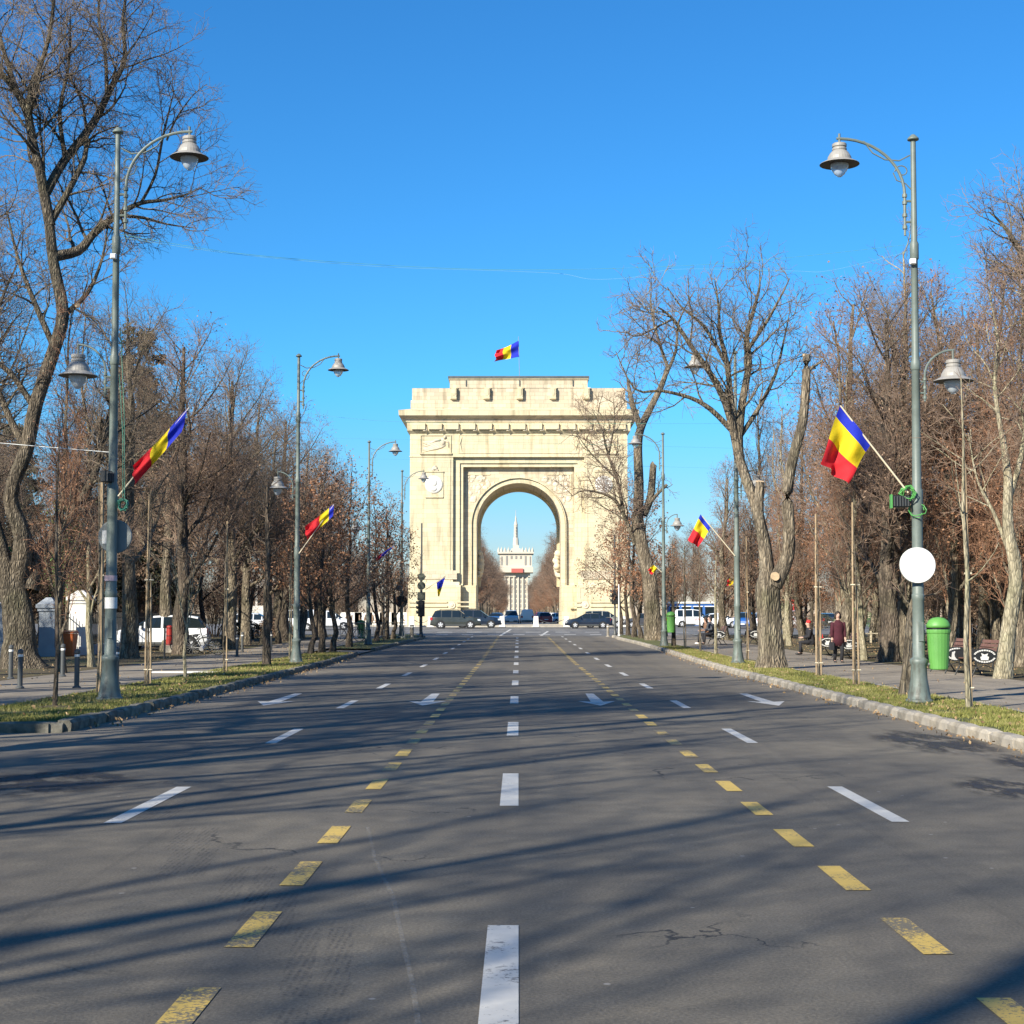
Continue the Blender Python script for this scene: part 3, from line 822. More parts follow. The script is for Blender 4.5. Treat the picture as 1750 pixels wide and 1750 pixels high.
# stepped mouldings up to the cornice
b = MB()
def slab(b, z0, z1, o0, o1):
    b.wedge([(-HW-o0, -o0, z0), (HW+o0, -o0, z0), (HW+o0, DEP+o0, z0), (-HW-o0, DEP+o0, z0)], [(-HW-o1, -o1, z1), (HW+o1, -o1, z1), (HW+o1, DEP+o1, z1), (-HW-o1, DEP+o1, z1)])
slab(b, z_ent, lz(736.5), 0.04, 0.34); apart('bed_moulding', b)
b = MB(); slab(b, lz(736.5), z_fr, 0.30, 0.34); apart('bracket_band', b)
sp = 28.5; i0 = 888.5
for i in range(-6, 7):
    p = 886.5 + i*28.6
    b = MB(); x = lx(p); b.box(x-0.72, x+0.72, -0.62, -0.33, lz(734.5), lz(724)); b.box(x-0.72, x+0.72, -0.50, -0.33, lz(735.5), lz(734.5)); apart('modillion', b)
    b = MB(); b.tube([(x+0.84, -0.34, lz(729)), (x+0.84, -0.34, lz(736)), (x+0.5, -0.5, lz(737))], [0.09, 0.14, 0.05], 6); apart('pendant', b, M_relief)
b = MB(); slab(b, z_fr, lz(717.5), 0.42, 0.50); slab(b, lz(717.5), z_cor0, 0.505, 1.12); apart('cornice_soffit', b, M_stone2)
b = MB(); slab(b, z_cor0, z_cor1, 1.16, 1.2); apart('cornice', b)
b = MB(); slab(b, z_cor1, lz(699), 1.2, 0.1); apart('cornice_slope', b)
# attic
b = MB(); b.box(-lx(1072.5), lx(1072.5), 0, DEP, lz(699), lz(684)); apart('attic_base', b, M_stone2)
b = MB(); b.box(-lx(1070), lx(1070), 0.12, DEP-0.12, lz(684), z_att); apart('attic', b, M_stone2)
b = MB(); b.box(-lx(1005), lx(1005), 0.0, DEP, z_att, lz(648.5)); apart('attic_block', b, M_stone2)
b = MB(); b.box(-lx(1007), lx(1007), -0.12, DEP+0.12, lz(648.5), lz(646.5)); apart('attic_cap', b, M_stone)
b = MB(); b.box(-lx(1008), lx(1008), -0.2, DEP+0.2, lz(646.5), lz(643)); apart('lead_roof', b, M_lead)
b = MB(); b.box(-lx(1005)+0.01, lx(1005)-0.01, 0.06, 0.13, lz(684)+0.01, z_att); apart('attic_block', b, M_stone2)
for p in (775, 832, 889, 946, 1003.5):
    x = lx(p)
    b = MB(); b.box(x-0.28, x+0.28, -0.42, 0.06, lz(679), lz(663)); b.box(x-0.14, x+0.14, -0.47, -0.42, lz(676), lz(665))
    b.tube([(x-0.3, -0.22, lz(680.5)), (x+0.3, -0.22, lz(680.5))], 0.2, 10); b.box(x-0.42, x-0.28, -0.2, 0.06, lz(682), lz(680.5))
    apart('console', b, M_stone)
    b = MB(); b.box(x+0.34, x+0.40, -0.1, 0.06, lz(674), lz(662)); apart('console_fillet', b, M_stone)
for p in (796, 888, 980):
    b = MB(); x = lx(p); b.box(x-0.05, x+0.05, -0.10, -0.01, lz(660), lz(650)); apart('drain_slot', b, M_lead)
for x0, x1_, py in ((813, 843, 662), (846, 866, 662.5), (905, 925, 662)):
    b = MB(); b.box(lx(x0), lx(x1_), 0.02, 0.12, lz(py)-0.03, lz(py)+0.03); apart('ledge', b, M_stone2)

# flag on the roof of the arch
def flag(label, staff, corners, Y, cols, group=None, rad=0.018, nu=14, nv=18, amp=0.05, base=None, yoff=0.0, seed=0, staffmat=None, split=None):
    """corners: attached lower, attached upper, free upper, free lower, as places in the photograph at depth Y"""
    P0 = at(*staff[0], Y); P1 = at(*staff[1], Y + yoff)
    f = thing('flag', label, 'flag', P0, group=group)
    b = MB(); b.tube([Vector((0,0,0)), P1-P0], [rad, rad*0.8], 8); b.build('flag_staff', staffmat or M_flagpole, f)
    A, B, Cc, D = [at(px, py, Y + yoff) - P0 for px, py in corners]
    bm = MB(); nv3 = nv
    rr = random.Random(seed); ph = rr.uniform(0, 6)
    grid = []
    for i in range(nu+1):
        u = i/nu; row = []
        for j in range(nv3+1):
            v = j/nv3
            p = (A*(1-u) + B*u)*(1-v) + (D*(1-u) + Cc*u)*v
            dy = amp*math.sin(7.5*u + 3.0*v + ph)*(0.35+v) + amp*0.6*math.sin(13*u - 6*v + ph*2)*v
            p = p + Vector((amp*0.35*math.sin(9*u+ph)*v, dy, amp*0.3*math.sin(5*u+4*v+ph)*v))
            row.append(p)
        grid.append(row)
    for i in range(nu):
        for j in range(nv3):
            vv = (j+0.5)/nv3; bm.mi = (0 if vv < split[0] else 1 if vv < split[1] else 2) if split else min(len(cols)-1, int(len(cols)*vv))
            bm.quad(grid[i][j], grid[i+1][j], grid[i+1][j+1], grid[i][j+1])
    o = bm.build('flag_cloth', cols, f)
    bmm = bmesh.new(); bmm.from_mesh(o.data); bmesh.ops.remove_doubles(bmm, verts=bmm.verts, dist=0.0005)
    for fc in bmm.faces: fc.smooth = True
    bmm.to_mesh(o.data); bmm.free()
    return f
def cloth(name, col):
    m, k = newmat(name, 0.8); k.p.inputs['Base Color'].default_value = (*col, 1)
    k.bump(k.noise(k.mapping(), 9, 5), 0.35, 0.03)
    tr = k.add('ShaderNodeBsdfTranslucent'); tr.inputs[0].default_value = (*col, 1)
    mx = k.add('ShaderNodeMixShader'); mx.inputs[0].default_value = 0.3
    out = k.nt.nodes['Material Output']
    k.link(k.p.outputs[0], mx.inputs[1]); k.link(tr.outputs[0], mx.inputs[2]); k.link(mx.outputs[0], out.inputs[0])
    return m
FB, FY, FR = cloth('flag_blue', (0.012, 0.03, 0.50)), cloth('flag_yellow', (0.85, 0.62, 0.01)), cloth('flag_red', (0.72, 0.02, 0.03))
TRI = [FB, FY, FR]
GF = 'tricolour flags flying along the avenue'
flag('large blue yellow and red flag flying from the roof of the stone arch', ((888, 646), (886, 575)), ((886.5, 610), (886.5, 582), (847, 600), (846, 618)), 172, TRI, GF, rad=0.03, amp=0.25, staffmat=M_signback)

# ------------------------------------------------------------------ press house tower far behind the arch
TY = 1500.0
def tp(px, py): return at(px, py, TY)
tz = g(TY)
M_tower = mat('pale_tower_stone', (0.52, 0.47, 0.38), 0.9, var=0.08, scale=0.05)
M_tower_d = mat('tower_window_dark', (0.24, 0.23, 0.21), 0.5)
tw = thing('tower_building', 'tall pale stepped office tower with a spire seen through the arch', 'building', (tp(881.5, 1000).x, TY, tz))
tx0 = tp(881.5, 1000).x
def tb(name, p0, p1, y0, y1, d0, d1, m=M_tower):
    b = MB(); b.box(tp(p0, 1000).x-tx0, tp(p1, 1000).x-tx0, d0, d1, tp(880, y1).z-tz, tp(880, y0).z-tz); return b.build(name, m, tw)
tb('shaft', 862, 901, 978, 1062, 0, 26)
tb('wing', 800, 862, 1030, 1062, 6, 30); tb('wing', 901, 965, 1030, 1062, 6, 30)
tb('belfry', 854, 909, 946, 970, -3, 30)
tb('ledge', 852, 911, 969, 978.5, -6, 32); tb('ledge', 850.5, 912, 943.5, 946.5, -5, 32)
tb('banner', 874, 894, 972, 979, -7.5, -6.5, mat('faded_red_banner', (0.42, 0.10, 0.08), .8))
for i in range(5): tb('opening', 864.5+i*8.0, 867.5+i*8.0, 950, 966 if i in (0, 4) else 955, -3.4, -2.9, M_tower_d)
for x in (857.5, 906): tb('opening', x-1, x+1, 951, 966, -3.4, -2.9, M_tower_d)
for i in range(5):
    for j in range(9):
        tb('window', 864.8+i*7.7, 867.4+i*7.7, 983+j*8.2, 988.4+j*8.2, -0.5, 0.1, M_tower_d)
for i in range(6):
    b = MB(); x = tp(862.8+i*7.65-1.0, 1000).x-tx0; b.box(x, x+1.2, -1.6, 0, 0, tp(880, 979).z-tz); b.build('pilaster', M_tower, tw)
for x in (852, 857, 863, 869, 893, 899, 905, 910):
    b = MB(); xx = tp(x, 1000).x-tx0; z0 = tp(880, 943.5).z-tz; b.lathe([(1.2, 0), (1.1, 1.8), (0.4, 3.6), (0.05, 5.0)], 6, (xx, -3, z0)); b.build('pinnacle', M_tower, tw)
tb('spire_base', 873.5, 889.5, 937, 943.5, 4, 20)
tb('tier', 866, 897, 940.5, 943.4, 1, 24); tb('tier', 876.5, 886.5, 931, 937, 7, 17); tb('ledge', 857, 906, 978.6, 986, -1.5, 29); tb('wing', 853, 862, 1000, 1062, 3, 28); tb('wing', 901, 911, 1000, 1062, 3, 28)
b = MB(); z = lambda y: tp(880, y).z-tz
b.lathe([(2.9, z(931)), (2.5, z(920)), (2.0, z(917)), (1.75, z(897)), (2.0, z(896)), (1.5, z(893)), (0.8, z(888)), (0.7, z(884)), (0.25, z(880)), (0.15, z(870))], 8, (0, 12, 0)); b.build('spire', M_tower, tw)
for i in range(4): tb('spire_window', 881.0, 882.6, 899+i*5, 902.5+i*5, 9.8, 10.3, M_tower_d)

# ------------------------------------------------------------------ island, chain posts
b = MB()
pts = []
for i in range(48):
    a = 2*PI*i/48; pts.append((CX + 19.5*math.cos(a), 176 + 12.3*math.sin(a)))
b.poly([(x, y, g(y)+0.148) for x, y in pts])
for (xa, ya), (xb, yb) in zip(pts, pts[1:]+pts[:1]):
    b.quad((xa, ya, g(ya)-0.02), (xb, yb, g(yb)-0.02), (xb, yb, g(yb)+0.148), (xa, ya, g(ya)+0.148))
M_pave = stone_mat('pale_paving', (0.42, 0.39, 0.33), bw=0.6, bh=0.6)
tag(b.build('arch_plaza', M_pave), kind='structure')
def chain_post(px, label):
    p = at(px, 1066, 163.9)
    t = thing('chain_post', label, 'bollard', (p.x, 163.9, g(163.9)+0.02), group='white stone posts round the arch')
    b = MB(); b.wedge([(-0.3,-0.22,0),(0.3,-0.22,0),(0.3,0.22,0),(-0.3,0.22,0)], [(-0.24,-0.16,1.1),(0.24,-0.16,1.1),(0.24,0.16,1.1),(-0.24,0.16,1.1)]); b.build('post', M_medal, t, bevel=0.02)
    b = MB(); b.box(-0.34, 0.34, -0.26, 0.26, 0, 0.12); b.build('foot', M_medal, t)
    return p
cps = [(704, 'white stone chain post near the left corner of the arch'), (736, 'white stone chain post behind the grey estate car'), (858, 'white slanting stone post left of the opening of the arch'), (916, 'white slanting stone post right of the opening of the arch'), (968, 'white stone chain post by the nose of the black saloon'), (1066, 'white stone chain post at the right end of the arch')]
cpp = [chain_post(*c) for c in cps]
for (a, c, lb) in ((cpp[0], cpp[1], 'sagging chain left of the grey estate car'), (cpp[3], cpp[4], 'sagging chain between the posts right of the opening'), (cpp[4], cpp[5], 'sagging chain behind the black saloon'), (cpp[1], cpp[2], 'sagging chain behind the grey estate car')):
    b = MB(); o0 = Vector((a.x, 163.9, g(164)+0.9)); L = c.x-a.x
    b.tube([(L*i/12, 0, -0.45*math.sin(PI*i/12)) for i in range(13)], 0.035, 5)
    o = b.build('chain', M_dgrey, None, loc=o0); tag(o, lb, 'chain')

# ------------------------------------------------------------------ street lamps
def shade_parts(head, z=0.0):
    b = MB(); b.lathe([(0.03, 0.07), (0.11, 0.06), (0.128, 0.045), (0.128, 0.0), (0.110, -0.015), (0.128, -0.035), (0.128, -0.065), (0.118, -0.07), (0.165, -0.12), (0.205, -0.19), (0.215, -0.245), (0.345, -0.315), (0.352, -0.325)], 24); b.build('lamp_shade', M_shade_out, head, smooth=False)
    for p in head.children: pass
    b = MB(); b.lathe([(0.350, -0.326), (0.22, -0.29), (0.15, -0.27)], 24); b.build('shade_lining', M_shade_in, head)
    b = MB(); b.lathe([(0.165, -0.31), (0.165, -0.35), (0.14, -0.42), (0.09, -0.50), (0.035, -0.55), (0.005, -0.555)], 16); b.build('bulb_glass', M_glass_lamp, head, smooth=True)
    b = MB(); b.tube([(0,0,0.05), (0,0,0.24)], 0.022, 8); b.build('hanger', M_pole, head)
def make_lamp(side):
    """side=+1: upper arm reaches to +x"""
    t = thing('street_lamp', 'x', 'street lamp', group='grey green street lamps lining the avenue')
    H = 10.15
    b = MB()
    b.lathe([(0.235, 0), (0.235, 0.05), (0.20, 0.07), (0.19, 0.16), (0.145, 0.42), (0.135, 0.66), (0.155, 0.70), (0.155, 0.76), (0.105, 0.80), (0.100, 1.8), (0.110, 1.82), (0.110, 1.90), (0.097, 1.92), (0.092, 3.4), (0.102, 3.43), (0.102, 3.75), (0.080, 3.80), (0.070, 5.9), (0.084, 5.92), (0.084, 6.05), (0.066, 6.1), (0.058, 7.9), (0.078, 7.93), (0.078, 8.2), (0.054, 8.25), (0.047, H-0.1), (0.047, H-0.06), (0.10, H-0.05), (0.10, H-0.02), (0.05, H+0.03), (0.03, H+0.05)], 18)
    o = b.build('pole', M_pole, t)
    for p in o.data.polygons: p.use_smooth = abs(p.normal.z) < 0.5
    s = side
    b = MB(); b.cbox(0.02, -0.108, 1.25, 0.085, 0.02, 0.34); b.build('access_door', M_pole, t, bevel=.004)
    b = MB()
    arc = [(s*0.16, 0, 8.35), (s*0.16, 0, 8.9)]
    for i in range(13):
        a = PI*0.5*i/12
        arc.append((s*(0.16 + 1.15*(1-math.cos(a))*1.0), 0, 9.1 + 1.02*math.sin(a)))
    arc += [(s*1.36, 0, 10.12)]
    b.tube(arc, [0.022, 0.028] + [0.028]*13 + [0.024], 8)
    for z in (8.6, 8.98): b.tube([(0, 0, z), (s*0.16, 0, z)], 0.022, 6)
    for z in (8.5, 8.72, 8.95, 9.08): b.tube([(s*0.16, 0, z-0.03), (s*0.16, 0, z+0.03)], 0.045, 8)
    # scroll irons
    b.tube([(s*0.06, 0, 9.82), (s*0.25, 0, 9.72), (s*0.5, 0, 9.74), (s*0.72, 0, 9.86), (s*0.88, 0, 10.08)], 0.014, 5)
    sc = [(s*(0.20+0.13*math.cos(a)*(1-a/9)), 0, 9.52+0.13*math.sin(a)*(1-a/9)) for a in [x*0.5 for x in range(0, 12)]]
    b.tube(sc, 0.012, 5)
    b.tube([(s*0.05, 0, 9.2), (s*0.14, 0, 9.3), (s*0.3, 0, 9.36), (s*0.36, 0, 9.5)], 0.012, 5)
    b.build('arm', M_pole, t)
    h = bpy.data.objects.new('lamp_head', None); C.objects.link(h); h.parent = t; h.location = (s*1.31, 0, 9.97); shade_parts(h)
    b = MB()
    arc = [(-s*0.16, 0, 5.35), (-s*0.16, 0, 5.75)]
    for i in range(10):
        a = PI*0.5*i/9
        arc.append((-s*(0.16 + 0.52*(1-math.cos(a))), 0, 5.8 + 0.48*math.sin(a)))
    b.tube(arc, 0.02, 7); b.tube([(0, 0, 5.5), (-s*0.16, 0, 5.5)], 0.02, 6); b.tube([(0, 0, 5.7), (-s*0.16, 0, 5.7)], 0.02, 6)
    for z in (5.42, 5.6, 5.75): b.tube([(-s*0.16, 0, z-0.025), (-s*0.16, 0, z+0.025)], 0.035, 8)
    b.build('arm', M_pole, t)
    h = bpy.data.objects.new('lamp_head', None); C.objects.link(h); h.parent = t; h.location = (-s*0.66, 0, 6.04); shade_parts(h)
    return t
lampL = make_lamp(1); lampR = make_lamp(-1)
bpy.context.view_layer.update()
LP = {}
def put_lamp(proto, first, px, py, label, key, tilt=0):
    p = gp(px, py)
    o = proto if first else dup(proto, p, 0, label, 'grey green street lamps lining the avenue', (1, 1, 1))
    o.location = p; o['label'] = label; LP[key] = p; o.rotation_euler = (0, tilt, 0)
    return o
put_lamp(lampL, True, 187, 1197, 'tall street lamp nearest on the left with stickers on its pole', 'L1', R(-0.1)).scale = (1, 1, 1.022)
put_lamp(lampL, False, 506, 1133, 'second street lamp on the left verge, flag tied halfway up', 'L2', 0)
put_lamp(lampL, False, 629, 1102, 'third street lamp on the left, beside the dark green litter bin', 'L3')
put_lamp(lampL, False, 686, 1091, 'farthest left street lamp with its head in front of the arch', 'L4')
put_lamp(lampR, True, 1571, 1201, 'tall street lamp nearest on the right with a green bin on its pole', 'R1', R(0.35)).scale = (1, 1, .985)
put_lamp(lampR, False, 1261, 1134, 'second street lamp on the right, beside the pollarded tree', 'R2')
put_lamp(lampR, False, 1135, 1105, 'third street lamp on the right, with a small green litter bin on its pole', 'R3')

# things fixed to the nearest lamps
def disc(label, p, r, m, cat='sign', back=None, face=-1):
    t = thing('round_sign', label, cat, p)
    b = MB(); b.tube([(0, 0, 0), (0, face*0.012, 0), (0, face*0.02, 0)], [r, r, r*0.985], 40); b.build('disc', m, t)
    b = MB(); b.tube([(r*math.cos(2*PI*i/36), 0.0, r*math.sin(2*PI*i/36)) for i in range(37)], 0.008, 5); b.build('rim', M_signback, t)
    b = MB()
    for z in (-r*0.3, r*0.3): b.box(-0.16, 0.16, 0.0 if face < 0 else -0.03, 0.05 if face < 0 else 0.0, z-0.02, z+0.02)
    b.build('clamp', M_dgrey, t)
    return t
p = at(1568, 966, LP['R1'].y - 0.16); disc('blank white round sign disc on the nearest right lamp post', p, 0.31, M_signwhite)
p = at(197, 917, LP['L1'].y + 0.17); t = disc('grey back of a round sign behind the nearest left lamp post', p, 0.30, M_signback)
b = MB(); b.box(-0.23, -0.15, -0.03, -0.006, -0.13, 0.11); b.build('sticker', M_signwhite, t)
p = at(686, 1028, LP['L4'].y - 0.2); disc('black round sign disc low on the farthest left lamp post', p, 0.36, M_black)
p = at(682, 1004, LP['L4'].y - 0.1); disc('small pale round sign above the black disc on the farthest left lamp post', p, 0.2, M_signback)
# stickers
def band(p, r, h, m, label, cat='sticker'):
    b = MB()
    n = 12
    for i in range(n):
        a0 = PI + PI*(i)/n; a1 = PI + PI*(i+1)/n
        b.quad((r*math.cos(a0), r*math.sin(a0), 0), (r*math.cos(a1), r*math.sin(a1), 0), (r*math.cos(a1), r*math.sin(a1), h), (r*math.cos(a0), r*math.sin(a0), h))
    o = b.build('sticker', m, None, loc=p); return tag(o, label, cat)
L1 = LP['L1']; zz = lambda py: at(190, py, L1.y).z
band((L1.x+0.0, L1.y, zz(1040)), 0.112, 0.20, M_signwhite, 'white paper wrapped round the nearest left lamp post')
band((L1.x-0.01, L1.y, zz(993)), 0.112, 0.10, mat('pink_sticker', (0.6, 0.42, 0.42), 0.6), 'small pink round sticker on the nearest left lamp post')
# white junction boxes
def sbox(px, py, Y, w, h, d, m, label, name='junction_box', cat='box'):
    t = thing(name, label, cat, at(px, py, Y)); b = MB(); b.cbox(0, 0, 0, w, d, h); b.build('housing', m, t, bevel=0.01)
    b = MB(); b.cbox(0, -d/2-0.004, 0, w*0.7, 0.008, h*0.7); b.build('cover', m, t); return t
sbox(194, 438, L1.y-0.1, 0.11, 0.1, 0.08, M_signwhite, 'small white box high on the nearest left lamp post')
sbox(1560, 447, LP['R1'].y-0.1, 0.11, 0.1, 0.08, M_signwhite, 'small white box high on the nearest right lamp post')
# floodlights with green cable coils
def floodlight(px, py, Y, label, rz=0.0, green=True):
    t = thing('floodlight', label, 'floodlight', at(px, py, Y), rz)
    b = MB(); b.cbox(0, 0, 0, 0.30, 0.12, 0.21); b.build('housing', M_black, t, bevel=0.015)
    b = MB()
    for i in range(6): b.cbox(-0.12+0.048*i, -0.07, 0, 0.012, 0.03, 0.17)
    b.build('cooling_fin', M_dgrey, t)
    if green:
        b = MB(); b.cbox(-0.165, 0, 0, 0.02, 0.14, 0.24); b.build('frame', M_cablegreen, t)
    b = MB(); b.tube([(0.15, 0, 0), (0.26, 0.05, 0), (0.30, 0.08, 0)], 0.02, 6); b.build('bracket', M_dgrey, t)
    return t
floodlight(1539, 857, LP['R1'].y-0.1, 'black floodlight with bright green edge on the nearest right lamp post')
floodlight(184, 815, L1.y-0.12, 'black floodlight behind the nearest left lamp post', R(70), False)
def coil(px, py, Y, r, n, m, label, rad=0.009, seed=1, drop=0.0):
    rr = random.Random(seed); pts = []
    for i in range(n*10):
        a = 2*PI*i/10
        pts.append((r*math.cos(a)*(0.6+0.5*rr.random()), 0.11*math.sin(a*0.9)+rr.uniform(-.02, .02), r*math.sin(a)*(0.6+0.5*rr.random()) - drop*i/(n*10)))
    b = MB(); b.tube(pts, rad, 5); o = b.build('cable_coil', m, None, loc=at(px, py, Y)); return tag(o, label, 'cable')
coil(1551, 843, LP['R1'].y-0.1, 0.13, 7, M_cablegreen, 'tangled bright green cable tied round the nearest right lamp post', 0.010, 2)
coil(1566, 872, LP['R1'].y-0.1, 0.15, 2, M_cablegreen, 'loose loop of pale green cable on the nearest right lamp post', 0.008, 5)
coil(210, 862, L1.y-0.1, 0.11, 6, M_wire, 'dull green cable coil hanging from the nearest left lamp post', 0.009, 3)
b = MB(); P0 = at(205, 600, L1.y-0.12)
for q in ((206, 560, 213, 858), (204, 640, 210, 850)):
    a, c = at(q[0], q[1], L1.y-0.12)-P0, at(q[2], q[3], L1.y-0.12)-P0
    b.tube([a, (a+c)/2+Vector((0.03, 0, 0)), c], 0.007, 5)
tag(b.build('hanging_cable', M_wire, None, loc=P0), 'thin green cables hanging down the nearest left lamp post', 'cable')

# flags on the lamps
flag('furled tricolour flag on the nearest left lamp post', ((202, 848), (323, 697)), ((311, 738), (321, 697), (226, 797), (231, 829)), L1.y-0.1, TRI, GF, amp=0.05, rad=0.016)
flag('hanging tricolour flag on the nearest right lamp post, blue edge on the white staff', ((1552, 842), (1436, 693)), ((1489, 759), (1436, 692), (1403, 792), (1444, 826)), LP['R1'].y-0.15, TRI, GF, split=(.20, .60), nv=20, amp=0.10, rad=0.017, seed=3)
flag('tricolour flag on the second left lamp post, mostly red and yellow', ((511, 946), (571, 862)), ((569, 882), (571, 861), (520, 901), (525, 923)), LP['L2'].y-0.1, TRI, GF, split=(.18, .52), amp=0.06, seed=2)
flag('tricolour flag on the second right lamp post with white staff', ((1256, 950), (1200, 882)), ((1214, 902), (1197, 879), (1176, 922), (1194, 936)), LP['R2'].y-0.1, TRI, GF, split=(.16, .55), amp=0.07, seed=5)
flag('dark blue and red flag on the third left lamp post', ((633, 978), (674, 930)), ((662, 946), (674, 932), (644, 950), (641, 962)), LP['L3'].y-0.1, [FB, FB, FR], GF, amp=0.08, seed=6)
flag('small orange and yellow flag on the third right lamp post', ((1131, 978), (1118, 966)), ((1124, 972), (1117, 965), (1108, 974), (1112, 982)), LP['R3'].y-0.1, [FY, FY, FR], GF, amp=0.08, seed=7)
flag('blue over yellow flag in front of the left pylon of the arch', ((727, 1008), (762, 984)), ((746, 996), (761, 986), (751, 1020), (748, 1019)), LP['L4'].y+4, [FB, FY], GF, amp=0.06, seed=8)
flag('small yellow flag low among the brown leaves on the right', ((1272, 995), (1281, 984)), ((1274, 1000), (1285, 986), (1272, 990), (1268, 1002)), 95, [FY, FY, FR], GF, amp=0.1, seed=9)
flag('orange and yellow flag half hidden behind the second right lamp post', ((1262, 1004), (1250, 988)), ((1252, 1000), (1256, 986), (1242, 990), (1243, 1002)), 95, [FY, FY, FR], GF, amp=0.1, seed=10)

# wires across the avenue
def wire(pxs, Ya, Yb, m, label, r=0.006, n=24):
    A = at(*pxs[0], Ya); pts = []
    k = len(pxs)-1
    for i in range(n*k+1):
        s_ = i/n; j = min(k-1, int(s_)); t = s_-j
        def P(q): return Vector((*pxs[max(0, min(k, q))], 0))
        p0, p1, p2, p3 = P(j-1), P(j), P(j+1), P(j+2)
        c = 0.5*((2*p1) + (p2-p0)*t + (2*p0-5*p1+4*p2-p3)*t*t + (3*p1-p0-3*p2+p3)*t**3)
        pts.append(at(c.x, c.y, Ya+(Yb-Ya)*i/(n*k)) - A)
    b = MB(); b.tube(pts, r, 4); o = b.build('wire', m, None, loc=A); return tag(o, label, 'wire')
wire([(203, 400), (400, 432), (640, 452), (880, 461), (1150, 455), (1350, 440), (1552, 418)], L1.y, LP['R1'].y, M_wire, 'uppermost thin green wire strung across the avenue', 0.004)
wire([(203, 405), (400, 434), (640, 455), (860, 463), (960, 468), (1010, 477), (1080, 474), (1160, 460), (1350, 463), (1420, 462), (1552, 430)], L1.y-.02, LP['R1'].y-.02, M_wire_pale, 'pale sagging wire strung across the avenue below the green one', 0.003)
wire([(-160, 742), (0, 757), (190, 773)], L1.y+3, L1.y, M_wire_white, 'pale wire running left from the nearest left lamp post', 0.007)
for i, (ya, yb) in enumerate(((706, 722), (748, 752), (783, 786))):
    wire([(520, ya), (720, yb), (1250, ya+18)], LP['L2'].y+20*i, LP['R2'].y+20*i, M_wire, ['topmost', 'middle', 'lowest'][i] + ' faint wire crossing in front of the stone arch', 0.006)

